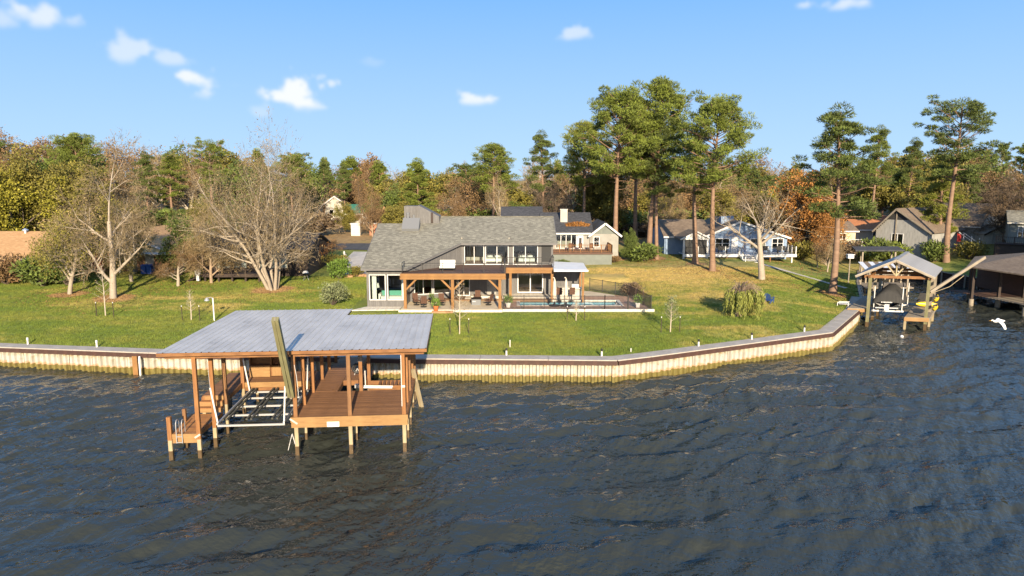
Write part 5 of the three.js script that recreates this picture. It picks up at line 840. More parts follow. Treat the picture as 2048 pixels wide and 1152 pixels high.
for (const [x, z, l] of [[-23.6, -120, 'square red brick gate pillar nearer the grey house roof'], [-26.5, -119, 'square brick gate pillar farther along the street']]) { const y = ground(x, z), t = thing('brick_pillar', l, 'pillar', [x, y, z], 0, 'gate pillars by the street'); part('shaft', b_().box(x, y + 0.95, z, 1.5, 2.0, 0.9), x > -25 ? M.brick : M.stone, t); part('cap', b_().box(x, y + 2.0, z, 1.7, 0.14, 1.1), M.white, t); }
// stones edging the end of the drive
{ const r = rng(41); for (let k = 0; k < 15; k++) { const x = -20.6 + k * 0.46 + r() * 0.2, z = -80.6 + r() * 0.9 - k * 0.03, y = ground(x, z), s = 0.25 + r() * 0.25, g = new THREE.IcosahedronGeometry(s, 1), P = g.attributes.position; for (let q = 0; q < P.count; q++) { const n = 0.8 + 0.4 * vn(P.getX(q) * 5 + 40, P.getY(q) * 5 + P.getZ(q) * 7 + 40, 512, k); P.setXYZ(q, P.getX(q) * n * 1.3, P.getY(q) * n * 0.7, P.getZ(q) * n); } g.computeVertexNormals(); const o = new THREE.Mesh(g, M.rock); o.name = numbered('edging_rock'); o.position.set(x, y + s * 0.3, z); o.castShadow = o.receiveShadow = true; scene.add(o); tag(o, 'reddish sandstone rock edging the end of the concrete drive', 'rock', 'rocks at the end of the drive'); } }
// ---------------------------------------------------------------- boathouses by the channel
{
  const O2 = V(32.9, 0, -66.1), U = V(0.978, 0, 0.207), Wd = V(0.58, 0, -0.814);
  const Q = (a, b, y) => O2.clone().addScaledVector(U, a).addScaledVector(Wd, b).setY(y);
  const t = thing('gabled_boathouse', 'open boathouse with pale metal gable roof and green treated posts', 'boathouse', [36.5, 0, -68.5]);
  const eY = 5.0, rY = 6.55, L = 7.8;
  for (const [a, b] of [[1.15, 0.35], [1.1, 3.8], [1.1, 7.2], [6.25, 0.35], [6.25, 3.8], [6.25, 7.2]]) { const p = part('post', b_().bar(Q(a, b, 0.5), Q(a, b, 4.95), 0.26, 0.26, Wd), a > 6 && b < 1 ? M.green : b < 1 ? M.green : M.greyWood, t); part('wet_foot', b_().bar(Q(a, b, -1.6), Q(a, b, 0.5), 0.265, 0.265, Wd), M.pilingWet, p); }
  for (const [s, a0, a1] of [[0, -0.1, 3.35], [1, 3.35, 6.8]]) {
    for (let k = 0; k < 8; k++) { const b0 = -0.4 + k * (L + 0.8) / 8, b1 = b0 + (L + 0.8) / 8 - 0.01; const y = (a) => (s ? mix(rY, eY, (a - 3.35) / 3.35) : mix(eY, rY, a / 3.35)) + 0.1; part('roof_sheet', b_().prism([Q(a0, b0, y(a0)), Q(a1, b0, y(a1)), Q(a1, b1, y(a1)), Q(a0, b1, y(a0))], V(0, -0.035, 0)), M.greyMetal, t); }
    part('barge_board', b_().bar(Q(s ? 3.35 : -0.1, -0.36, s ? rY - 0.02 : eY - 0.05), Q(s ? 6.8 : 3.35, -0.36, s ? eY - 0.05 : rY - 0.02), 0.06, 0.22), M.greyWood, t);
  }
  part('ridge_cap', b_().bar(Q(3.35, -0.42, rY + 0.13), Q(3.35, 8.2, rY + 0.13), 0.4, 0.03), M.greyMetal, t);
  for (const b of [0.25, 3.8, 7.2]) { const k = part('tie_beam', b_().bar(Q(0.6, b, 4.92), Q(6.5, b, 4.92), 0.12, 0.26), M.dockWood, t); part('king_post', b_().bar(Q(3.35, b, 5.0), Q(3.35, b, 6.4), 0.12, 0.14), M.piling, k); for (const s of [-1, 1]) part('strut', b_().bar(Q(3.35, b, 5.05), Q(3.35 + s * 0.85, b, 6.1), 0.1, 0.13), M.piling, k); }
  for (const a of [1.1, 6.25]) part('plate', b_().bar(Q(a, -0.2, 4.92), Q(a, 7.9, 4.92), 0.14, 0.2), M.dockWood, t);
  const dk = (a0, a1, b0, b1, y) => { for (let b = b0; b < b1 - 0.1; b += 0.45) part('deck_board', b_().prism([Q(a0, b, y), Q(a1, b, y), Q(a1, Math.min(b1, b + 0.435), y), Q(a0, Math.min(b1, b + 0.435), y)], V(0, -0.05, 0)), M.greyWood, t); };
  dk(4.45, 6.5, 0.1, 8.4, 1.15); dk(-0.7, 1.0, 0.6, 9.5, 1.75); dk(1.0, 6.5, 7.9, 9.4, 1.15);
  part('rim_board', b_().bar(Q(4.4, 0.06, 0.95), Q(6.55, 0.06, 0.95), 0.06, 0.36), M.dockPale, t); part('rim_board', b_().bar(Q(6.55, 0.1, 0.95), Q(6.55, 8.4, 0.95), 0.06, 0.34), M.greyWood, t); part('rim_board', b_().bar(Q(-0.75, 0.56, 1.55), Q(1.0, 0.56, 1.55), 0.06, 0.3), M.dockPale, t);
  for (const [a, b] of [[4.5, 0.2], [4.45, 4], [6.45, 2], [6.45, 5.5], [-0.6, 0.9], [-0.6, 6]]) part('piling', b_().bar(Q(a, b, -1.5), Q(a, b, 1.1), 0.2, 0.2, Wd), M.piling, t);
  const bm = thing('boathouse_boom', 'grey weathered boom pole leaning out from the gabled boathouse', 'boom', [40, 3, -66]); part('pole', b_().bar(Q(6.4, 0.5, 3.55), V(45.0, 6.75, -66.2), 0.16, 0.26), M.greyWood, bm); part('stay', b_().tube([Q(6.4, 0.5, 3.4), V(41.5, 4.0, -65.6), V(43.0, 5.0, -66.0)], 0.03, 5), M.piling, bm);
  const lf = thing('cradle_lift', 'boat cradle lift with white pipe guides in the gabled boathouse', 'boat lift', [35, 1, -69]);
  for (const b of [0.9, 5.0]) part('cross_beam', b_().bar(Q(1.4, b, 1.55), Q(4.2, b, 1.55), 0.12, 0.16), M.alu, lf); for (const a of [1.55, 4.05]) { part('bunk', b_().bar(Q(a + (a < 3 ? 0.4 : -0.4), 0.6, 1.72), Q(a + (a < 3 ? 0.4 : -0.4), 5.8, 1.72), 0.12, 0.1), M.bunk, lf); for (const b of [0.8, 5.2]) part('guide_pole', b_().tube([Q(a, b, 1.5), Q(a, b, 3.9)], 0.05, 8), M.pipe, lf); }
  // covered boat: lofted hull and cover
  const bt = thing('covered_boat', 'white hulled motor boat under a charcoal fitted cover on its lift', 'boat', [35.5, 1.7, -69.5]);
  const loft = (rows) => { const b = b_(), n = rows[0].length; for (const r of rows) for (const p of r) b.v(p, V(0, 1, 0), p.x, p.z); for (let i = 0; i + 1 < rows.length; i++) for (let j = 0; j + 1 < n; j++) { const a = i * n + j; b.i.push(a, a + 1, a + n + 1, a, a + n + 1, a + n); } const g = b.build(); g.computeVertexNormals(); const o = new B(); return o.geo(g); };
  const sec = [[0.5, 1.12, 1], [0.9, 1.25, 1], [3.0, 1.25, 1.05], [4.6, 1.05, 1.0], [5.6, 0.5, 0.85], [6.3, 0.06, 0.7]];
  part('hull', loft(sec.map(([b, w, k]) => [-1, -0.95, -0.7, 0, 0.7, 0.95, 1].map((s) => Q(2.8 + s * w * 1.12, b, 2.45 + (k - 1) * 0.5 - (1 - Math.abs(s)) * 0.72)))), M.white, bt);
  part('cover', loft([[0.42, 0.9, 0.05], ...sec.map(([b, w, k], i) => [b, w, [0.75, 1.0, 1.25, 0.8, 0.4, 0.1][i]])].map(([b, w, h]) => [-1.04, -0.92, -0.6, -0.2, 0.2, 0.6, 0.92, 1.04].map((s) => Q(2.8 + s * w * 1.12, b, 2.4 + 1.4 * h * Math.pow(Math.max(0, 1 - Math.abs(s) / 1.04), 0.55))))), M.cover, bt);
  part('lettering', (() => { const b = b_(); for (let k = 0; k < 8; k++) b.frame(Q(2.3 + k * 0.125, 0.4, 2.46), U, V(0, 1, 0), Wd, k % 3 === 1 ? 0.06 : 0.085, 0.1, 0.03); return b; })(), M.white, bt);
  part('outdrive', b_().frame(Q(2.8, 0.28, 2.0), U, V(0, 1, 0), Wd, 0.4, 0.6, 0.4), M.alu, bt); part('swim_platform', b_().frame(Q(2.8, 0.3, 1.95), U, V(0, 1, 0), Wd, 2.0, 0.08, 0.4), M.alu, bt);
  part('tower', b_().tube([Q(1.8, 3.6, 3.2), Q(1.95, 3.5, 4.2), Q(2.8, 3.4, 4.45), Q(3.65, 3.5, 4.2), Q(3.8, 3.6, 3.2)], 0.045, 8), M.black, bt);
  for (const [b0, a, y, l] of [[2.6, 6.85, 2.7, 'yellow kayak hung on the outer side of the boathouse, upper one'], [2.2, 6.85, 1.9, 'yellow kayak hung on the outer side of the boathouse, lower one']]) { const k = thing('kayak', l, 'kayak', [40, y, -68], 0, 'yellow kayaks'); part('hull', b_().tube([0, 0.12, 0.3, 0.5, 0.7, 0.88, 1].map((u) => Q(a, b0 - 2.1 + u * 3.4, y + (u < 0.1 || u > 0.95 ? 0.14 : 0))), [0.03, 0.13, 0.21, 0.23, 0.21, 0.13, 0.03], 10), M.yellow, k); part('cockpit', b_().frame(Q(a, b0 - 0.4, y + 0.19), U, V(0, 1, 0), Wd, 0.34, 0.12, 0.9), M.black, k); }
  const jk = thing('small_covered_boat', 'small craft with dark cover and yellow hull behind the boathouse walkway', 'boat', [41, 1.2, -73]); part('hull', b_().tube([0, 0.2, 0.5, 0.8, 1].map((u) => Q(4.7 + u * 1.9, 6.6, 1.5)), [0.08, 0.25, 0.3, 0.25, 0.08], 10), M.yellow, jk); part('cover', b_().prism([Q(4.8, 6.4, 2.0), Q(6.5, 6.4, 2.0), Q(6.3, 7.0, 2.5), Q(5.0, 7.0, 2.6)], V(0, -0.4, -0.1)), M.cover, jk);
  const cr = thing('lawn_cart', 'small white framed cart on the shaded lawn beside the boathouse', 'cart', Q(-1.4, 2.6, 1.7).toArray()); part('frame', b_().bar(Q(-2.0, 2.4, 2.0), Q(-1.0, 2.4, 2.0), 0.05, 0.05).bar(Q(-2.0, 3.0, 2.0), Q(-1.0, 3.0, 2.0), 0.05, 0.05).bar(Q(-2.0, 2.4, 1.65), Q(-2.0, 2.4, 2.0), 0.05, 0.05).bar(Q(-1, 2.4, 1.65), Q(-1, 2.4, 2.0), 0.05, 0.05), M.white, cr); part('tray', b_().bar(Q(-2, 2.7, 1.85), Q(-1, 2.7, 1.85), 0.6, 0.05), M.alu, cr);
}
{ // low dark roofed dock farther up the channel
  const t = thing('flat_roofed_dock', 'small dock with thin dark flat roof on four posts up the channel', 'dock', [50.5, 0, -95.5]);
  part('roof', b_().prism([V(46.0, 4.75, -93.3), V(52.6, 4.75, -93.3), V(53.6, 4.9, -97), V(47.2, 4.9, -97)], V(0, -0.18, 0)), M.roofDark, t);
  for (const [x, z] of [[47.2, -93.8], [51.6, -93.8], [48.2, -96.2], [52.4, -96.2]]) part('post', b_().box(x, 1.8, z, 0.2, 5.6, 0.2), M.greyWood, t);
  for (let k = 0; k < 8; k++) part('deck_board', b_().span(46.4, 52.8, 1.35, 1.42, -93.4 - k * 0.45, -93.83 - k * 0.45), M.greyWood, t);
  const r = thing('shingled_dock_roof', 'low grey ribbed dock roof sloping behind the gabled boathouse', 'dock', [44.5, 0, -84]); for (let k = 0; k < 9; k++) part('roof_sheet', b_().prism([V(42.2 + k * 0.62, 3.3, -82.6), V(42.8 + k * 0.62, 3.3, -82.6), V(43.9 + k * 0.62, 3.9, -87), V(43.3 + k * 0.62, 3.9, -87)], V(0, -0.05, 0)), k % 2 ? M.roofBrown : M.whiteMetal, r); for (const [x, z] of [[42.8, -83], [47.4, -83], [44.2, -86.6], [48.6, -86.6]]) part('post', b_().box(x, 1.4, z, 0.18, 4.2, 0.18), M.greyWood, r); part('deck', b_().prism([V(42.2, 1.3, -82.6), V(48, 1.3, -82.6), V(49.2, 1.3, -87), V(43.5, 1.3, -87)], V(0, -0.1, 0)), M.greyWood, r);
}
{ // brown roofed boathouse on the right
  const t = thing('brown_roofed_boathouse', 'dark boathouse with wide brown shingle roof standing in the channel', 'boathouse', [57, 0, -78]);
  const roof = [V(51.0, 4.45, -77.9), V(53.4, 4.3, -71.0), V(66, 4.3, -72), V(66, 4.45, -86), V(58.5, 4.45, -88)], pk = V(61.5, 5.9, -80.5);
  for (let k = 0; k < 5; k++) part('roof', b_().prism([roof[k], roof[(k + 1) % 5], pk], V(0, -0.14, 0)), M.roofBrown, t);
  for (const [x, z] of [[51.8, -77.8], [54.0, -81.6], [54.2, -76.9], [54.0, -72.4], [56.6, -76.4], [57.4, -84.5], [60, -73], [56.6, -72.2], [63, -74]]) { const p = part('post', b_().box(x, 2.5, z, 0.26, 3.7, 0.26), M.darkWood, t); part('piling', b_().cyl(x, -1.5, z, 0.75, 0.3, 0.26), M.greyWood, p); }
  for (let k = 0; k < 24; k++) { const z = -72 - k * 0.42; part('deck_board', b_().span(53.6 - Math.max(0, k - 3) * 0.08, 64, 1.02, 1.09, z, z - 0.405), k < 12 ? M.greyWood : M.brownDeck, t); }
  part('wall', b_().span(57, 65, 1.1, 4.2, -77, -77.15).span(57, 57.15, 1.1, 4.2, -77.15, -85), M.brownDeck, t); part('door', b_().box(58.6, 2.1, -76.95, 0.95, 2.0, 0.08), M.sage, t);
  for (const [x, z] of [[55.0, -73.6], [57.2, -72.6], [58.8, -72.3]]) part('mooring_post', b_().cyl(x, -1.5, z, 2.5, 0.13), M.cedar, t);
}
// ---------------------------------------------------------------- trees
const UPV = V(0, 1, 0);
const bend = (r, d, a) => d.clone().add(V(r() - 0.5, r() - 0.5, r() - 0.5).multiplyScalar(2 * a)).normalize();
function limb(b, r, p, d, L, r0, r1, n, wob, lift, seg) {
  const pts = [p.clone()], rad = [r0]; let q = p.clone(), e = d.clone();
  for (let k = 1; k <= n; k++) { e = bend(r, e, wob); e.y += lift; e.normalize(); q = q.clone().addScaledVector(e, L / n); pts.push(q); rad.push(mix(r0, r1, k / n)); }
  b.tube(pts, rad, seg, false); return { pts, rad, dir: e };
}
// pine, built 20 m tall: bare straight trunk, crown of needle pads from `base` upward
function pineTree(seed, o) {
  const r = rng(seed), t = b_(), c = leafB(r), { base = 0.55, wide = 4.2, pads = 40, n = 300, flat = 0.5, lean = 0, shape = 0, lw = 0.085, ll = 0.29 } = o, H = 20;
  const tp = [], tr = []; for (let k = 0; k <= 12; k++) { const f = k / 12; tp.push(V(lean * f * f * H * 0.5 + Math.sin(f * 5 + seed) * 0.22 - Math.sin(seed) * 0.22, f * H * 0.97 - 0.3, (Math.cos(f * 4 + seed) - Math.cos(seed)) * 0.2)); tr.push(0.36 * (1 - f * 0.86) * (f === 0 ? 1.25 : 1)); } t.tube(tp, tr, 10, false);
  for (let k = 0; k < 7; k++) { const f = base * (0.55 + 0.42 * r()), q = f * 12, i = Math.floor(q), ph = r() * 6.28; limb(t, r, tp[i].clone().lerp(tp[i + 1], q - i), V(Math.cos(ph), 0.1 + r() * 0.3, Math.sin(ph)).normalize(), 0.5 + r() * 1.6, 0.045, 0.012, 3, 0.2, 0, 4); }   // dead lower limbs
  const axis = (f) => { const q = f * 12, i = Math.min(11, Math.floor(q)); return tp[i].clone().lerp(tp[i + 1], q - i); };
  for (let k = 0; k < pads; k++) {
    const f = base + (1 - base) * (k + r() * 0.8) / pads, u = (f - base) / (1 - base), ph = k * 2.4 + r() * 1.2;
    const prof = shape === 1 ? Math.sqrt(Math.max(0.04, 1 - Math.pow(u * 2 - 0.75, 2) / 1.7)) : shape === 2 ? 0.35 + 0.65 * Math.pow(u, 0.6) * (u > 0.85 ? 0.7 : 1) : (1 - u * 0.78) * (0.55 + 0.45 * sstep(0, 0.25, u));
    const L = wide * prof * (0.45 + 0.65 * r()), d = V(Math.cos(ph), 0.12 + 0.45 * u + (r() - 0.5) * 0.3, Math.sin(ph)).normalize();
    const a = limb(t, r, axis(Math.max(0.02, f - 0.05)), d, Math.max(0.5, L), 0.085 * (1.1 - u * 0.6), 0.025, 4, 0.13, 0.05, 5);
    const m = L > 2.4 ? 3 : 2;
    for (let q = 0; q < m; q++) { const cpt = a.pts[4].clone().lerp(a.pts[2], q / m * 0.9).add(V((r() - 0.5) * 1.4, 0.15 + (r() - 0.5) * 0.6, (r() - 0.5) * 1.4)), R = (0.5 + r() * 0.5) * (q ? 0.85 : 1); clump(c, cpt, R, R * flat, Math.round(n / m * (0.7 + r() * 0.6)), lw, ll, 0.9); if (q) t.tube([a.pts[2], cpt], [0.03, 0.015], 4, false); }
  }
  clump(c, axis(1).add(V(0, 0.1, 0)), 1.0, 0.8, n * 0.8, lw, ll, 0.9);
  return { trunk: t.build(), crown: c.build() };
}
// broadleaf tree, built 12 m tall; leaves 0 gives a bare winter tree
function broadTree(seed, o) {
  const r = rng(seed), t = b_(), c = leafB(r), H = 12, { stems = 1, spread = 1, first = 0.28, leaves = 0, size = 0.3, levels = 4, thick = 0.3, droop = 0, straight = 0.5, twigs = 1, cl = 0.55, haze = 0, lw = 0.6 } = o;
  const grow = (p, d, L, rad, lev) => {
    const n = lev === 0 ? 6 : lev < 3 ? 4 : 2, a = limb(t, r, p, d, L, rad, rad * (lev >= levels - 1 ? 0.25 : 0.5), n, 0.10 + 0.05 * lev, lev ? 0.05 - droop * lev : 0.04 * straight, lev === 0 ? 9 : lev === 1 ? 7 : lev === 2 ? 5 : 3);
    if (lev >= 2 && leaves) { const k = Math.round(leaves * (lev === 2 ? 0.6 : 1)); clump(c, a.pts[a.pts.length - 1], cl * (lev === 2 ? 1.5 : 1), cl * (lev === 2 ? 1.2 : 0.8), k, size * lw, size, 0.4); }
    if (haze && lev >= 3) { const m = a.pts.length - 1; for (let k = 0; k < haze; k++) { const f = r() * m, i = Math.min(m - 1, Math.floor(f)); leaf(c, a.pts[i].clone().lerp(a.pts[i + 1], f - i), bend(r, a.dir, 0.75), 0.035, 0.4 + r() * 0.55, 0.6 + r() * 0.7); } }
    if (lev >= levels) return;
    const kids = lev === 0 ? 7 : lev === 1 ? 6 : lev === 2 ? Math.round(6 * twigs) : Math.round(5 * twigs);
    for (let k = 0; k < kids; k++) {
      const f = k === kids - 1 ? 1 : (lev === 0 ? first + (1 - first) * (k + r() * 0.7) / kids : 0.25 + 0.72 * (k + r()) / kids), q = f * n, i = Math.min(n - 1, Math.floor(q)), b0 = a.pts[i].clone().lerp(a.pts[i + 1], q - i);
      const ax = a.pts[Math.min(n, i + 1)].clone().sub(a.pts[i]).normalize(), s = V(r() - 0.5, r() - 0.5, r() - 0.5).cross(ax).normalize();
      const e = k === kids - 1 ? bend(r, ax, 0.25) : ax.clone().multiplyScalar(0.62).addScaledVector(s, (0.62 + 0.3 * r()) * spread).normalize(); if (lev < 2 && e.y < -0.05) e.y = 0.05 + 0.2 * r();
      grow(b0, e, L * (lev === 0 ? 0.62 : 0.58) * (0.75 + 0.5 * r()) * (k === kids - 1 ? 0.9 : 1), mix(rad, rad * 0.5, f) * (lev === 0 ? 0.55 : 0.52), lev + 1);
    }
  };
  for (let k = 0; k < stems; k++) { const ph = k * 6.283 / stems + 0.7 + r() * 0.4, d = stems > 1 ? V(Math.cos(ph) * 0.42 - 0.12, 1, Math.sin(ph) * 0.3).normalize() : bend(r, UPV, 0.05); grow(V(stems > 1 ? Math.cos(ph) * 0.35 : 0, -0.3, stems > 1 ? Math.sin(ph) * 0.35 : 0), d, H * (stems > 1 ? 0.62 : 0.55) * (0.85 + r() * 0.25), thick * (stems > 1 ? 0.75 : 1), 0); }
  return { trunk: t.build(), crown: c.tris ? c.build() : null };
}
function bushGeo(seed, n, leafSize) { const r = rng(seed), c = leafB(r), t = b_(); for (let k = 0; k < 16; k++) { const d = V(r() - 0.5, 0.55 + r() * 0.5, r() - 0.5).normalize(), q = V(d.x * 0.85, 0.1 + d.y * 0.62, d.z * 0.85).multiplyScalar(0.6 + r() * 0.55); t.tube([V(0, -0.05, 0), q], [0.03, 0.01], 4, false); clump(c, q, 0.38, 0.32, n / 16, leafSize * 0.6, leafSize, 0.5); } return { trunk: t.build(), crown: c.build() }; }
const measure = (g) => { g.trunk.computeBoundingBox(); let h = g.trunk.boundingBox.max.y; if (g.crown) { g.crown.computeBoundingBox(); h = Math.max(h, g.crown.boundingBox.max.y); } g.h = h; return g; };
const KIND = {
  pineA: measure(pineTree(11, { base: 0.55, wide: 5.0, pads: 74, n: 460, shape: 1 })), pineB: measure(pineTree(23, { base: 0.5, wide: 4.7, pads: 76, n: 430, shape: 1, lean: 0.06 })), pineC: measure(pineTree(37, { base: 0.48, wide: 5.3, pads: 48, n: 460, flat: 0.42 })), pineD: measure(pineTree(51, { base: 0.58, wide: 5.2, pads: 40, n: 460, flat: 0.4, shape: 2 })), pineE: measure(pineTree(67, { base: 0.22, wide: 5.4, pads: 62, n: 420, shape: 0, lw: 0.12, ll: 0.36 })), pineThin: measure(pineTree(83, { base: 0.6, wide: 3.4, pads: 22, n: 480, flat: 0.45 })),
  pineFar: measure(pineTree(91, { base: 0.45, wide: 5.2, pads: 40, n: 190, shape: 1, lw: 0.2, ll: 0.5 })), pineFarB: measure(pineTree(97, { base: 0.38, wide: 4.8, pads: 40, n: 190, flat: 0.45, lw: 0.2, ll: 0.5 })),
  bareA: measure(broadTree(5, { leaves: 1, size: 0.16, levels: 4, haze: 5 })), bareB: measure(broadTree(17, { leaves: 2, size: 0.16, spread: 1.15, first: 0.2, haze: 7 })), bareBig: measure(broadTree(117, { leaves: 1.2, size: 0.17, spread: 1.1, first: 0.22, haze: 4, thick: 0.34 })), bareC: measure(broadTree(29, { spread: 0.85, straight: 1, haze: 4 })), multi: measure(broadTree(41, { stems: 6, leaves: 0.8, size: 0.17, thick: 0.3, spread: 1.0, first: 0.3, haze: 1.4, twigs: 0.75 })),
  leafyA: measure(broadTree(7, { leaves: 60, size: 0.3, cl: 0.95, levels: 3, twigs: 1.1, lw: 0.8 })), leafyB: measure(broadTree(19, { leaves: 90, size: 0.26, cl: 1.0, levels: 3, first: 0.12, spread: 1.1, lw: 0.8 })), leafyC: measure(broadTree(31, { leaves: 60, size: 0.3, cl: 0.95, levels: 3, first: 0.15, lw: 0.8 })), sparse: measure(broadTree(43, { leaves: 16, size: 0.22, cl: 0.8, levels: 3, haze: 4, lw: 0.8 })),
  bareFarA: measure(broadTree(205, { leaves: 1, size: 0.2, levels: 3, haze: 26 })), bareFarB: measure(broadTree(217, { leaves: 2, size: 0.2, levels: 3, spread: 1.15, first: 0.2, haze: 26 })), bareFarC: measure(broadTree(229, { levels: 3, spread: 0.85, straight: 1, haze: 18 })), leafyFarA: measure(broadTree(207, { leaves: 34, size: 0.42, cl: 0.95, levels: 3, lw: 0.8, twigs: 0.8 })), leafyFarC: measure(broadTree(231, { leaves: 34, size: 0.42, cl: 0.95, levels: 3, first: 0.15, lw: 0.8, twigs: 0.8 })),
  snag: measure(broadTree(59, { leaves: 0, first: 0.55, spread: 1.25, thick: 0.42, twigs: 0.7, droop: 0.01, haze: 2 })), bush: measure(bushGeo(3, 2200, 0.1)), bushB: measure(bushGeo(13, 1800, 0.14)),
};
const LBL = {   // name, label, category by kind and foliage
  pine: ['pine_tree', 'pine tree'], bare: ['bare_tree', 'tree'], leafy: ['leafy_tree', 'tree'], bush: ['shrub', 'shrub'],
};
function plant(kind, leafKey, bark, x, z, height, label, group, o = {}) {
  const g = KIND[kind], fam = kind.startsWith('pine') ? 'pine' : /bare|multi|snag/.test(kind) ? 'bare' : kind.startsWith('bush') ? 'bush' : 'leafy';
  const y = ground(x, z), s = height / g.h, t = thing(o.name || LBL[fam][0], label, LBL[fam][1], [x, y, z], o.turn ?? (hash2(Math.round(x * 10), Math.round(z * 10), 3) * 6.28 + 0.001), group);
  t.scale.set(s * (o.w || 1), s, s * (o.w || 1));
  part(fam === 'bush' ? 'stems' : 'trunk', g.trunk, barkM[bark], t); if (g.crown) part(fam === 'bush' ? 'leaves' : 'crown', g.crown, leafM[leafKey], t);
  return t;
}
const topAt = (d, py) => 14 + (360 - py) / 1400 * d;             // how high a top must reach at distance d to stand as tall as in the survey
const H = (x, z, py) => topAt(-z, py) - ground(x, z);
// -- the tall pines on the lawn
plant('pineA', 'pine', 'pine', 13.9, -93.2, H(13.9, -93.2, 176), 'tall straight pine beside the raised deck of the dark roofed house', null, { w: 0.98 });
plant('pineB', 'pineLight', 'pine', 19.8, -112, H(19.8, -112, 205), 'tall pine rising behind the round green shrub', null);
plant('pineB', 'pine', 'pine', 18.5, -94.1, H(18.5, -94.1, 156), 'tallest pine of the pair with crossing trunks on the lawn', null, { turn: 0.2, w: 0.98 });
plant('pineC', 'pineDark', 'pine', 19.3, -92.8, H(19.3, -92.8, 215), 'slimmer pine of the pair with crossing trunks on the lawn', null, { turn: 2.8, w: 0.8 });
plant('pineThin', 'pineLight', 'pine', 23.5, -89.2, H(23.5, -89.2, 262), 'thin crowned pine before the porch of the blue house', null, { w: 1.3 });
plant('pineA', 'pine', 'pine', 24.1, -83.4, H(24.1, -83.4, 192), 'tall full crowned pine on the lawn before the blue house', null, { turn: 4, w: 1.0 });
plant('pineC', 'pineDark', 'pine', 34.7, -74.8, H(34.7, -74.8, 206), 'tall pine by the shore beside the gabled boathouse', null, { turn: 1, w: 1.12 });
plant('pineD', 'pineDark', 'pine', 62.8, -100.6, H(62.8, -98.6, 188), 'tall flat topped pine before the steep roofed house', null, { turn: 2, w: 1.1 });
plant('pineE', 'pineLight', 'pine', 66, -108, H(66, -108, 300), 'broad low crowned pine beside the steep roofed house', null, { w: 1.1 });
plant('snag', 'twig', 'grey', 28.2, -78.2, H(28.2, -78.2, 345), 'pale stout bare tree with broken limbs before the blue house', null, { turn: 1.2, w: 0.85 });
// -- left lawn trees
plant('sparse', 'olive', 'grey', -45, -70.2, 1.1 * H(-45, -70.2, 425), 'small olive leaved tree on a mulch bed of the left lawn', null, { w: 0.9 });
plant('bareBig', 'twig', 'grey', -39.2, -67.8, 1.18 * H(-39.2, -67.8, 300), 'large bare tree with some tan leaves on a mulch bed', null, { turn: 2, w: 0.85 });
plant('multi', 'twig', 'grey', -25, -72.3, 1.2 * H(-25, -72.3, 282), 'great pale many stemmed bare tree beside the dark cottage', null, { turn: 0.4, w: 0.74 });
plant('sparse', 'tan', 'grey', -48.6, -76.5, 8.5, 'tan leaved tree before the cream gable', null, { w: 1.1 });
plant('bareB', 'olive', 'grey', -42.2, -76.8, 9.5, 'olive twigged tree before the bins and the white doors', null, { w: 1.0 });
plant('leafyC', 'green', 'dark', -38.4, -80.5, 7.5, 'dark green tree beside the brick house wall', null, { w: 0.9 });
plant('bareA', 'brown', 'grey', -35.8, -74.2, H(-35.8, -74.2, 470), 'small arching bare tree at the corner of the dark cottage deck', null, { w: 1.4 });
plant('bareB', 'tan', 'tan', -33, -76, H(-33, -76, 400), 'bare tan tree leaning over the dark cottage', null, { turn: 4.4, w: 0.9 });
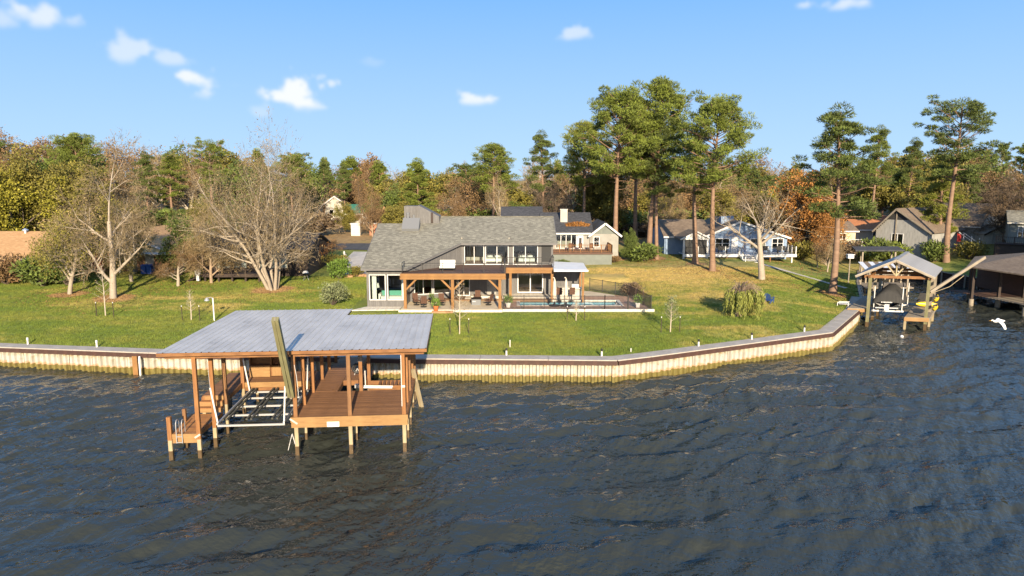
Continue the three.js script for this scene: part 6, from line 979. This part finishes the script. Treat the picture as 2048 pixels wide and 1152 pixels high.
// -- named background trees: [kind, leaf, bark, px, z, top, width, label]
const at_ = (px, z) => (px - 1024) / 1400 * Math.hypot(-z * 0.9883, 0) * 1.012;
for (const [k, lf, bk, px, z, py, w, l] of [
  ['leafyB', 'yellowGreen', 'dark', 30, -97, 300, 1.15, 'big yellow green tree behind the tan roofed house'], ['leafyB', 'olive', 'dark', 120, -101, 285, 1.1, 'big olive green tree beside the yellow green one'], ['leafyA', 'yellowGreen', 'dark', -40, -95, 330, 1.1, 'yellow green tree at the far end of the tan roofed house'],
  ['pineA', 'pine', 'pine', 170, -112, 266, 1.05, 'round topped pine above the olive green tree'], ['pineC', 'pineDark', 'pine', 298, -125, 302, 0.9, 'pine behind the cream gabled house, left of a pair'], ['pineC', 'pine', 'pine', 350, -128, 300, 1.15, 'spreading pine behind the cream gabled house, right of a pair'], ['pineD', 'pine', 'pine', 430, -122, 274, 1.0, 'flat topped pine behind the dark cottage'], ['pineA', 'pine', 'pine', 590, -125, 308, 1.2, 'round pine behind the many stemmed bare tree'], ['pineThin', 'pineDark', 'pine', 650, -150, 318, 1, 'slender distant pine near the green roofed house'], ['pineC', 'pineDark', 'pine', 690, -145, 326, 0.9, 'open crowned distant pine behind the green roofed house'], ['bareC', 'brown', 'dark', 725, -140, 330, 0.6, 'thin bare tree with dark twigs behind the green roofed house'],
  ['leafyB', 'olive', 'dark', 400, -97, 385, 1.0, 'olive tree rising behind the dark cottage'], ['leafyA', 'green', 'dark', 480, -101, 400, 1.0, 'green tree behind the upper window of the dark cottage'], ['leafyC', 'olive', 'dark', 250, -100, 395, 1.0, 'olive tree behind the cream gabled house'], ['leafyC', 'green', 'dark', 340, -98, 430, 0.9, 'dark green tree between the cream gabled house and the cottage'], ['sparse', 'orange', 'dark', 610, -86, 462, 1.2, 'russet leaved small tree at the cottage corner'], ['sparse', 'brown', 'dark', 660, -93, 475, 1.1, 'rusty brown small tree beside the drive'], ['bareB', 'brown', 'tan', 745, -118, 362, 0.8, 'reddish bare tree left of the clerestory tower'], ['leafyA', 'olive', 'dark', 690, -125, 400, 0.9, 'olive tree before the white distant house'],
  ['pineE', 'pine', 'pine', 838, -120, 314, 1.15, 'broad bushy pine behind the clerestory tower'], ['bareA', 'brown', 'tan', 905, -118, 372, 0.9, 'reddish bare tree behind the ridge of the grey house'], ['leafyC', 'olive', 'dark', 800, -112, 400, 1.0, 'olive tree low behind the clerestory tower'], ['pineC', 'pineDark', 'pine', 935, -135, 348, 0.9, 'dark pine behind the ridge of the grey house'], ['pineB', 'pine', 'pine', 985, -122, 284, 1.15, 'tall pine behind the right end of the grey house'], ['bareC', 'tan', 'pale', 1005, -112, 330, 0.6, 'pale bare tree before the tall pine behind the grey house'], ['pineC', 'pineDark', 'pine', 1085, -122, 260, 0.95, 'tall dark pine behind the white chimney'], ['pineB', 'pineLight', 'pine', 1165, -112, 240, 0.95, 'light green pine just behind the dark roofed house'], ['bareB', 'darkBrown', 'dark', 1110, -110, 352, 1.0, 'dense dark bare tree behind the white chimney'], ['leafyC', 'green', 'dark', 1040, -112, 400, 1.0, 'green tree behind the dark roofed house'],
  ['leafyB', 'green', 'dark', 1262, -92, 452, 0.62, 'rounded evergreen shrub tree beside the pines'], ['bareB', 'tan', 'tan', 1340, -108, 360, 0.8, 'tan bare tree left of the blue house'], ['leafyC', 'olive', 'dark', 1210, -118, 330, 1.0, 'olive tree behind the gable of the dark roofed house'], ['leafyC', 'olive', 'dark', 1450, -115, 372, 1.1, 'olive tree behind the blue house, left one'], ['leafyA', 'yellowGreen', 'dark', 1545, -116, 376, 1.1, 'yellow green tree behind the blue house, right one'], ['leafyA', 'orange', 'dark', 1622, -105, 335, 0.95, 'bright orange autumn tree behind the blue house'], ['sparse', 'orange', 'tan', 1655, -99, 420, 0.8, 'small thin orange tree near the shore pine'], ['pineC', 'pine', 'pine', 1742, -128, 250, 0.85, 'pine with bare lower trunk behind the orange tree'], ['pineC', 'pineDark', 'pine', 1812, -130, 274, 0.85, 'tall pine behind the orange roofed cottage'], ['leafyC', 'pineLight', 'dark', 1730, -122, 392, 0.8, 'light green tree before the orange roofed cottage'], ['leafyA', 'olive', 'dark', 1880, -118, 356, 1.1, 'olive tree behind the steep roofed house'], ['bareB', 'darkBrown', 'dark', 2010, -106, 335, 1.15, 'dark brown tree above the raised grey house'], ['bareB', 'darkBrown', 'dark', 2090, -102, 318, 1.2, 'dark brown tree at the far end of the raised grey house'],
  ['sparse', 'brown', 'grey', 1640, -95, 480, 0.9, 'low brown tree on the bank near the shore pine'], ['bareA', 'tan', 'grey', 1660, -92, 468, 0.9, 'small bare grey tree on the bank near the shore pine'],
]) plant(k, lf, bk, at_(px, z), z, H(at_(px, z), z, py), l, null, { w });
// -- the wood behind: kinds mixed, tops following the ragged skyline
{
  const sky = [[-200, 310], [0, 305], [200, 325], [420, 330], [560, 340], [650, 340], [760, 350], [880, 358], [940, 350], [1000, 352], [1200, 352], [1500, 350], [1620, 372], [1750, 345], [1850, 335], [1950, 335], [2250, 318]];
  const skyAt = (px) => { for (let k = 1; k < sky.length; k++) if (px <= sky[k][0]) return mix(sky[k - 1][1], sky[k][1], (px - sky[k - 1][0]) / (sky[k][0] - sky[k - 1][0])); return 318; };
  const r = rng(2024), pool = [['bareFarA', 'brown', 'tan', 'bare reddish brown tree in the wood behind the houses'], ['bareFarB', 'tan', 'grey', 'bare tan tree in the wood behind the houses'], ['bareFarC', 'tan', 'pale', 'leafless pale stemmed tree in the wood behind the houses'], ['sparse', 'brown', 'dark', 'thinly leaved brown tree in the wood behind the houses'], ['leafyFarA', 'olive', 'dark', 'olive leaved tree in the wood behind the houses'], ['leafyFarC', 'green', 'dark', 'green leaved tree in the wood behind the houses'], ['pineFar', 'pineDark', 'pine', 'dark pine in the wood behind the houses'], ['pineFarB', 'pine', 'pine', 'green pine in the wood behind the houses'], ['leafyFarA', 'brown', 'tan', 'brown leaved tree in the wood behind the houses']];
  const wts = [0, 0, 1, 1, 2, 3, 3, 4, 4, 4, 5, 5, 6, 6, 6, 7, 7, 7, 8];
  for (const [z0, n, drop] of [[-124, 46, 48], [-142, 46, 20], [-165, 48, 2], [-200, 46, -8]]) for (let k = 0; k < n; k++) {
    const px = -160 + (k + r() * 0.9) / n * 2380, z = z0 - r() * 14, x = at_(px, z), py = skyAt(px) + drop * (0.4 + r() * 0.9) + r() * 30 - 42, p = pool[wts[Math.floor(r() * wts.length)]], h = H(x, z, py);
    if ((px > 690 && px < 740 && z > -150) || (px > 640 && px < 700 && z > -160 && r() < 0.6) || (px > 1700 && px < 1900 && z > -130) || (px > 1570 && px < 1690 && z > -128)) continue;
    plant(p[0], p[1], p[2], x, z, Math.max(4, h * (/pine|leafy/.test(p[0]) ? 1.02 : 1.1)), p[3], 'trees of the wood behind the houses', { w: 1.0 + r() * 0.45 });
  }
}
// -- trees on the near right bank, whose shade lies across the far bank
for (const [x, z, h, k, l] of [[71, -73, 11, 'leafyA', 'tree on the right bank beside the brown roofed boathouse'], [78, -76, 13, 'leafyC', 'taller tree on the right bank beyond the brown roofed boathouse'], [69, -84, 10, 'leafyC', 'tree on the right bank behind the brown roofed boathouse']]) plant(k, 'olive', 'dark', x, z, h, l, null, { w: 1.2 });
// -- shrubs
for (const [k, lf, x, z, h, w, l] of [['bush', 'sage', -16.9, -64.9, 2.5, 0.85, 'grey green rounded shrub on the lawn beside the grey house'], ['bushB', 'green', 17.2, -91.3, 2.6, 1.4, 'low dark green shrub under the evergreen by the pines'], ['bush', 'darkBrown', 11.9, -70.3, 1.7, 1.1, 'dark shrub behind the pool fence corner'], ['bushB', 'green', -50.5, -74.5, 3.6, 1.0, 'dark green shrub under the tan roofed house'], ['bush', 'fresh', -48.2, -75, 4.2, 0.7, 'bright green shrub beside the tan roofed house'], ['bush', 'brown', -55, -75.5, 3.6, 1.2, 'reddish shrub before the tan roofed house'], ['bushB', 'green', -58, -74.5, 2.8, 1.3, 'dark shrub at the edge of the left lawn'], ['bushB', 'fresh', -19.6, -78.8, 2.6, 0.7, 'bright upright green shrub by the drive stones'], ['bush', 'olive', -18.0, -80.2, 1.4, 1.2, 'low yellowish plant on the drive stones'], ['bush', 'brown', -46.8, -81.4, 1.2, 1.0, 'low tan plant under the brick wall'],
  ['bushB', 'pineDark', 53.5, -103.2, 3.8, 1.2, 'dark spreading evergreen left of the steep roofed house'], ['bushB', 'pine', 56.6, -103, 3.4, 1.1, 'dark evergreen against the steep roofed house front'], ['bushB', 'green', 61.8, -101.8, 3.4, 0.9, 'green shrub right of the blue window beyond the channel'], ['bush', 'olive', 66, -100.5, 3.0, 1.2, 'olive shrub on the far channel bank'], ['bush', 'darkBrown', 50, -104, 3.0, 1.5, 'dark brush at the head of the channel'], ['bush', 'darkBrown', 46, -106, 3.2, 1.5, 'dark brush before the cream house'], ['bushB', 'olive', 42, -100.5, 3, 1.1, 'olive shrub at the end of the blue house'], ['bush', 'green', 6.5, -87.6, 0.9, 1.6, 'low plants at the foot of the deck wall'], ['bush', 'brown', 13.2, -90.2, 1.0, 1.4, 'low brown plants under the deck corner'], ['bush', 'olive', -22, -86.5, 1.8, 1.3, 'low shrub along the drive verge'], ['bush', 'tan', -1.9, -69.2, 1.3, 0.5, 'dry shrub beside the terrace steps']])
  plant(k, lf, 'dark', x, z, h, l, null, { w });
// -- undergrowth along the edge of the wood
{ const r = rng(515), set = [['bush', 'green', 'dark green undergrowth shrub at the edge of the wood'], ['bush', 'olive', 'olive undergrowth shrub at the edge of the wood'], ['bushB', 'brown', 'brown undergrowth shrub at the edge of the wood'], ['bushB', 'darkBrown', 'dark brown undergrowth shrub at the edge of the wood']];
  for (let k = 0; k < 64; k++) { const px = -120 + (k + r()) / 64 * 2300, z = -116 - r() * 14, x = at_(px, z), s = set[Math.floor(r() * 4)]; if ((px > 660 && px < 760) || (px > 1640 && px < 2010)) continue; plant(s[0], s[1], 'dark', x, z, 2.2 + r() * 3.2, s[2], 'undergrowth at the edge of the wood', { w: 1.3 + r() * 0.8 }); } }
// -- weeping willow and staked young trees
{
  const x = 19.9, z = -60.6, y = ground(x, z), t = thing('weeping_willow', 'young weeping willow with trailing green strands on the lawn', 'tree', [x, y, z]), r = rng(88), b = b_(), c = leafB(r);
  b.tube([V(x, y - 0.2, z), V(x + 0.05, y + 1.1, z), V(x, y + 2.4, z)], [0.08, 0.07, 0.05], 7, false);
  for (let k = 0; k < 95; k++) { const ph = r() * 6.28, R = 0.4 + r() * 1.45, top = V(x + Math.cos(ph) * R * 0.6 + 0.4, y + 2.5 + r() * 0.8 - R * 0.12, z + Math.sin(ph) * R * 0.6), out = V(x + 0.45 + Math.cos(ph) * R, y + 2.1 + r() * 0.4, z + Math.sin(ph) * R); b.tube([V(x, y + 2.2, z), top, out], [0.03, 0.02, 0.01], 4, false); const len = 1.1 + r() * 1.1; for (let q = 0; q < 44; q++) { const f = q / 44, p = out.clone().add(V((r() - 0.5) * 0.3, -f * len, (r() - 0.5) * 0.3)); leaf(c, p, V((r() - 0.5) * 0.7, -1, (r() - 0.5) * 0.7).normalize(), 0.075, 0.3, 0.7 + r() * 0.6); } }
  part('trunk', b, barkM.tan, t); part('crown', c, leafM.willow, t);
  for (const s of [-1, 1]) { const k = thing('tree_stake', 'pale stake leaning on the trunk of the weeping willow', 'stake', [x + s * 0.22, ground(x, z), z + 0.2], 0, 'stakes at the willow'); part('stake', b_().bar(V(x + s * 0.25, y - 0.2, z + 0.22), V(x + s * 0.12, y + 1.3, z + 0.1), 0.07, 0.07), M.piling, k); }
}
function sapling(x, z, h, leafKey, nLeaf, seed, label, stakes = true) {
  const y = ground(x, z), r = rng(seed), t = thing('young_tree', label, 'tree', [x, y, z], 0, 'staked young trees'), b = b_(), c = leafB(r);
  const tp = [V(x, y - 0.1, z), V(x + 0.04, y + h * 0.5, z), V(x, y + h, z)]; b.tube(tp, [0.055, 0.04, 0.01], 6, false);
  for (let k = 0; k < 22; k++) { const f = 0.3 + 0.68 * k / 22, p = V(x + 0.02, y + h * f, z), ph = k * 2.4, L = h * 0.26 * (1.1 - f), q = p.clone().add(V(Math.cos(ph) * L, L * 0.7, Math.sin(ph) * L)); b.tube([p, q], [0.016, 0.006], 4, false); for (let m = 0; m < 3; m++) { const w = p.clone().lerp(q, 0.4 + m * 0.2); b.tube([w, w.clone().add(V((r() - 0.5) * 0.4, 0.22, (r() - 0.5) * 0.4))], [0.008, 0.004], 3, false); } if (nLeaf) clump(c, q, 0.24, 0.2, nLeaf, 0.08, 0.16, 0.4); }
  part('trunk', b, barkM.pale, t); if (nLeaf) part('crown', c, leafM[leafKey], t);
  if (stakes) for (const s of [-1, 1]) { const k = part('stake', b_().box(x + s * 0.75, y + 0.55, z + 0.05, 0.05, 1.3, 0.05), M.darkWood, t); part('stake_tip', b_().box(x + s * 0.75, y + 1.24, z + 0.05, 0.055, 0.1, 0.055), M.white, k); }
}
sapling(12.8, -55.4, 2.9, 'sage', 16, 1, 'staked young tree with grey green leaves on the lakeside lawn'); sapling(5.5, -59.1, 1.7, 'sage', 0, 2, 'bare staked whip of a young tree before the pool fence'); sapling(-4.2, -54.8, 4.2, 'tan', 2, 3, 'twiggy bare young tree before the covered terrace'); sapling(-35.9, -60.7, 4.6, 'tan', 1, 4, 'thin bare staked young tree on the left lawn before the mulch beds'); sapling(-27.6, -59.1, 2.6, 'tan', 0, 5, 'thin bare staked young tree beside the garden lamp post');

// ---------------------------------------------------------------- small things
{
  const x = -25.5, z = -58.8, y = ground(x, z), t = thing('lamp_post', 'slim pale garden lamp post with a hooded lamp on the left lawn', 'lamp post', [x, y, z]);
  part('pole', b_().cyl(x, y - 0.1, z, y + 2.0, 0.06), M.white, t); part('arm', b_().tube([V(x, y + 1.95, z), V(x - 0.15, y + 2.05, z), V(x - 0.5, y + 1.98, z)], 0.03, 6), M.alu, t); part('lamp_shade', b_().lathe([[0.05, 0.2], [0.2, 0], [0.22, -0.06]], x - 0.52, y + 1.82, z), M.alu, t);
  const lights = [[-37.0, -52.2], [-31.2, -51.3], [-0.4, -48.8], [6.4, -48.6], [14.1, -51.6], [18.9, -53.9], [24.2, -56.7]];
  for (const [lx, lz] of lights) { const k = thing('path_light', 'short white bollard light with dark cap on the lakeside walk', 'light', [lx, 1.6, lz], 0, 'lights along the lakeside walk'); part('bollard', b_().cyl(lx, 1.58, lz, 1.95, 0.07, 0.06, 10), M.white, k); part('cap', b_().cyl(lx, 1.95, lz, 2.12, 0.085, 0.07, 10), lx < -30 ? M.white : M.black, k); }
  for (const [sx, sz, l] of [[-0.15, -51.2, 'thin white marker pipe standing in the lakeside lawn'], [8.7, -49.9, 'short white marker pipe near the sea wall bend']]) { const k = solo('marker_pipe', b_().cyl(sx, ground(sx, sz) - 0.05, sz, ground(sx, sz) + (sx < 0 ? 0.5 : 0.25), 0.035).cyl(sx, ground(sx, sz) + (sx < 0 ? 0.5 : 0.25), sz, ground(sx, sz) + (sx < 0 ? 0.54 : 0.29), 0.045), M.pipe, l, 'pipe', 'marker pipes'); void k; }
  const dp = thing('drain_pipe', 'white drain pipe with orange stained board on the sea wall', 'pipe', [-27.0, 0, -49.5]); part('pipe', b_().tube([V(-27.0, 1.35, -49.35), V(-26.95, 1.2, -49.2), V(-26.95, -0.4, -49.2)], 0.07, 8), M.pipe, dp); part('board', b_().box(-27.45, 0.6, -49.5, 0.36, 1.5, 0.06), M.cedar, dp);
  for (const [cx, cz, rot, l] of [[24.6, -66.0, 2.4, 'blue garden chair right of the willow, turned to the lake'], [22.0, -66.4, 0.4, 'blue garden chair half hidden by the willow']]) {
    const yy = ground(cx, cz), c = thing('garden_chair', l, 'chair', [cx, yy, cz], rot, 'blue garden chairs');
    for (let k = 0; k < 5; k++) { part('seat_slat', b_().box(0, 0.36 - k * 0.025, 0.22 - k * 0.12, 0.58, 0.03, 0.11), M.chairBlue, c); part('back_slat', b_().bar(V(-0.24 + k * 0.12, 0.3, -0.28), V(-0.26 + k * 0.13, 1.0 - Math.abs(k - 2) * 0.05, -0.55), 0.1, 0.03, V(0, 0, 1)), M.chairBlue, c); }
    for (const s of [-1, 1]) { part('armrest', b_().box(s * 0.36, 0.58, -0.02, 0.14, 0.03, 0.72), M.chairBlue, c); part('leg', b_().box(s * 0.33, 0.29, 0.28, 0.05, 0.58, 0.1), M.chairBlue, c); part('leg', b_().bar(V(s * 0.3, 0.4, 0.25), V(s * 0.3, 0.04, -0.55), 0.05, 0.1), M.chairBlue, c); }
  }
  const st = b_(), sy = ground(21.2, -66); st.tube([V(20.9, sy - 0.1, -66.2), V(20.95, sy + 0.2, -66.2), V(20.92, sy + 0.75, -66.2)], [0.42, 0.32, 0.28], 12); solo('tree_stump', st, barkM.pale, 'pale sawn tree stump on the lawn behind the willow', 'stump');
  { const fr = thing('fire_ring', 'ring of grey stones on the lawn behind the willow', 'fire ring', [23.3, ground(23.3, -66), -66]), yy = ground(23.3, -66); for (let k = 0; k < 12; k++) part('stone', b_().box(23.3 + 0.85 * Math.cos(k * 0.5236), yy + 0.1, -66 + 0.85 * Math.sin(k * 0.5236), 0.4, 0.26, 0.26, -k * 0.5236 + 1.57), M.rock, fr); }
  for (const [ux, uz, h, l] of [[at_(921, -140), -140, 9, 'grey utility pole with transformer behind the grey house ridge']]) { const uy = ground(ux, uz), u = thing('utility_pole', l, 'utility pole', [ux, uy, uz]); part('pole', b_().cyl(ux, uy - 0.2, uz, uy + h - 3.2, 0.15, 0.11), M.greyWood, u); part('crossarm', b_().box(ux, uy + h - 3.7, uz, 2.2, 0.12, 0.1), M.greyWood, u); part('transformer', b_().cyl(ux + 0.35, uy + h - 5.2, uz + 0.1, uy + h - 4.2, 0.26), M.galv, u); for (const s of [-0.9, 0, 0.9]) part('insulator', b_().cyl(ux + s, uy + h - 3.64, uz, uy + h - 3.44, 0.05), M.white, u); }
  { const lx = 40.9, lz = -84.2, ly = ground(lx, lz), l = thing('bird_house', 'white bird house on a tall pole by the channel', 'bird house', [lx, ly, lz]); part('pole', b_().cyl(lx, ly - 0.1, lz, ly + 3.1, 0.07), M.greyWood, l); part('box', b_().box(lx, ly + 3.3, lz, 0.7, 0.42, 0.5), M.white, l); part('roof', b_().box(lx, ly + 3.55, lz, 0.84, 0.07, 0.64), M.white, l); }
  solo('mooring_buoy', b_().ball(35.1, 0.06, -61.6, 0.16), M.white, 'small white round buoy floating off the sea wall', 'buoy');
  for (const [mx, mz, l] of [[-22.3, -92.6, 'white marker post at the drive verge, nearer the street'], [-21.6, -90.4, 'pale green marker post at the drive verge']]) solo('verge_post', b_().cyl(mx, ground(mx, mz) - 0.1, mz, ground(mx, mz) + 1.0, 0.12).cyl(mx, ground(mx, mz) + 1.0, mz, ground(mx, mz) + 1.08, 0.09), l[0] === 'w' ? M.white : M.paleSiding, l, 'post', 'verge posts');
}
{ // egret in flight over the channel mouth
  const c = V(31.9, 4.85, -45), t = thing('egret', 'white egret flying low over the water with wings spread and orange bill', 'bird', c.toArray(), 0.0001), b = b_();
  b.tube([V(0.42, 0.02, 0), V(0.3, 0.03, 0), V(0.12, 0.03, 0), V(-0.08, 0.02, 0), V(-0.22, 0.0, 0), V(-0.3, -0.01, 0), V(-0.36, 0.06, 0), V(-0.42, 0.07, 0), V(-0.48, 0.05, 0)], [0.02, 0.06, 0.1, 0.11, 0.08, 0.05, 0.04, 0.045, 0.015], 12);
  for (const s of [-1, 1]) {                                       // wings: cambered, thicker in front, tips swept back
    const rows = []; for (let k = 0; k <= 8; k++) { const f = k / 8, y = s > 0 ? -0.36 * f * f - 0.05 * f : 0.12 * Math.sin(f * 2.4) - 0.02, z = s * (0.06 + f * 0.52), x0 = -0.14 + 0.06 * f + (s < 0 ? 0.34 * f : 0.1 * f), w = 0.3 * (1 - 0.55 * f * f); rows.push([V(x0, y, z), V(x0 + w * 0.4, y + 0.035, z), V(x0 + w, y - 0.01, z), V(x0 + w * 0.4, y - 0.012, z)]); }
    for (let k = 0; k < 8; k++) for (let q = 0; q < 4; q++) { const m = (q + 1) % 4; s > 0 ? b.quad(rows[k][q], rows[k][m], rows[k + 1][m], rows[k + 1][q]) : b.quad(rows[k][m], rows[k][q], rows[k + 1][q], rows[k + 1][m]); }
    b.poly(rows[8]);
  }
  part('body', b, mat([0.85, 0.85, 0.83], 0.8), t); part('bill', b_().tube([V(-0.46, 0.05, 0), V(-0.63, 0.03, 0)], [0.016, 0.004], 6), mat([0.75, 0.34, 0.03], 0.5), t); for (const z of [-0.025, 0.025]) part('leg', b_().tube([V(0.36, 0.01, z), V(0.66, -0.01, z)], 0.009, 5), M.black, t);
}

// ---------------------------------------------------------------- grass blades on the near lawns
{
  const r = rng(606), b = b_(); b.c = null;
  for (let k = 0; k < 7; k++) { const ph = r() * 6.28, p = V((r() - 0.5) * 0.22, -0.02, (r() - 0.5) * 0.22), d = V(Math.cos(ph) * 0.5, 1, Math.sin(ph) * 0.5).normalize(), s = V(-Math.sin(ph), 0, Math.cos(ph)).multiplyScalar(0.014), q = p.clone().addScaledVector(d, 0.09 + r() * 0.05); b.poly([p.clone().sub(s), p.clone().add(s), q]); }
  const N = 120000, g = new THREE.InstancedMesh(b.build(), mat([1, 1, 1], 0.9), N), m = new THREE.Matrix4(), q = new THREE.Quaternion(), c = new THREE.Color(); let n = 0;
  for (let tries = 0; n < N && tries < 400000; tries++) {
    const z = -48.2 - Math.pow(r(), 1.2) * 38, x = -62 + r() * 106;
    if (z > shore(x) - 1.1 || (x > -14.9 && x < 13.2 && z < -61.6 && z > -82) || (x > -24 && x < -13 && z < -80)) continue;
    q.setFromAxisAngle(UPV, r() * 6.28); const s = 0.7 + r() * 0.7; m.compose(V(x, ground(x, z), z), q, V(s, s, s)); g.setMatrixAt(n, m);
    const k = lawnColor(x, z), f = 0.85 + r() * 0.4; g.setColorAt(n, c.setRGB(k[0] * f, k[1] * f, k[2] * f)); n++;
  }
  g.count = n; g.name = 'grass'; g.userData = { kind: 'stuff', label: 'short mown grass blades covering the lakeside lawn', category: 'grass' }; g.castShadow = g.receiveShadow = true; scene.add(g);
}
// ---------------------------------------------------------------- fallen leaves under the lawn trees
{
  const r = rng(909), b = b_(); b.poly([V(-0.06, 0, 0), V(0, 0.02, 0.05), V(0.07, 0.01, 0), V(0, 0.03, -0.05)]);
  const N = 9000, g = new THREE.InstancedMesh(b.build(), mat([1, 1, 1], 0.9), N), m = new THREE.Matrix4(), q = new THREE.Quaternion(), e = new THREE.Euler(), c = new THREE.Color(); let n = 0;
  const spots = [[-25, -72.3, 7], [-39.2, -67.8, 6.5], [-45, -70.2, 5], [-35, -75, 5], [24.1, -83.4, 5], [19, -92, 7], [34.7, -74.8, 4], [28.2, -78.2, 4], [41, -92, 6]];
  for (let tries = 0; n < N && tries < 60000; tries++) {
    const [sx, sz, R] = spots[Math.floor(r() * spots.length)], a = r() * 6.283, d = R * Math.pow(r(), 0.7), x = sx + Math.cos(a) * d, z = sz + Math.sin(a) * d; if (z > shore(x) - 1.3) continue;
    e.set((r() - 0.5) * 0.8, r() * 6.28, (r() - 0.5) * 0.8); q.setFromEuler(e); const s = 0.7 + r() * 0.8; m.compose(V(x, ground(x, z) + 0.03, z), q, V(s, s, s)); g.setMatrixAt(n, m);
    const k = r(); g.setColorAt(n, c.setRGB(mix(0.16, 0.36, k), mix(0.08, 0.2, k), mix(0.03, 0.06, k))); n++;
  }
  g.count = n; g.name = 'fallen_leaves'; g.userData = { kind: 'stuff', label: 'brown fallen leaves scattered on the grass under the lawn trees', category: 'leaves' }; g.castShadow = g.receiveShadow = true; scene.add(g);
}
renderer.render(scene, camera);
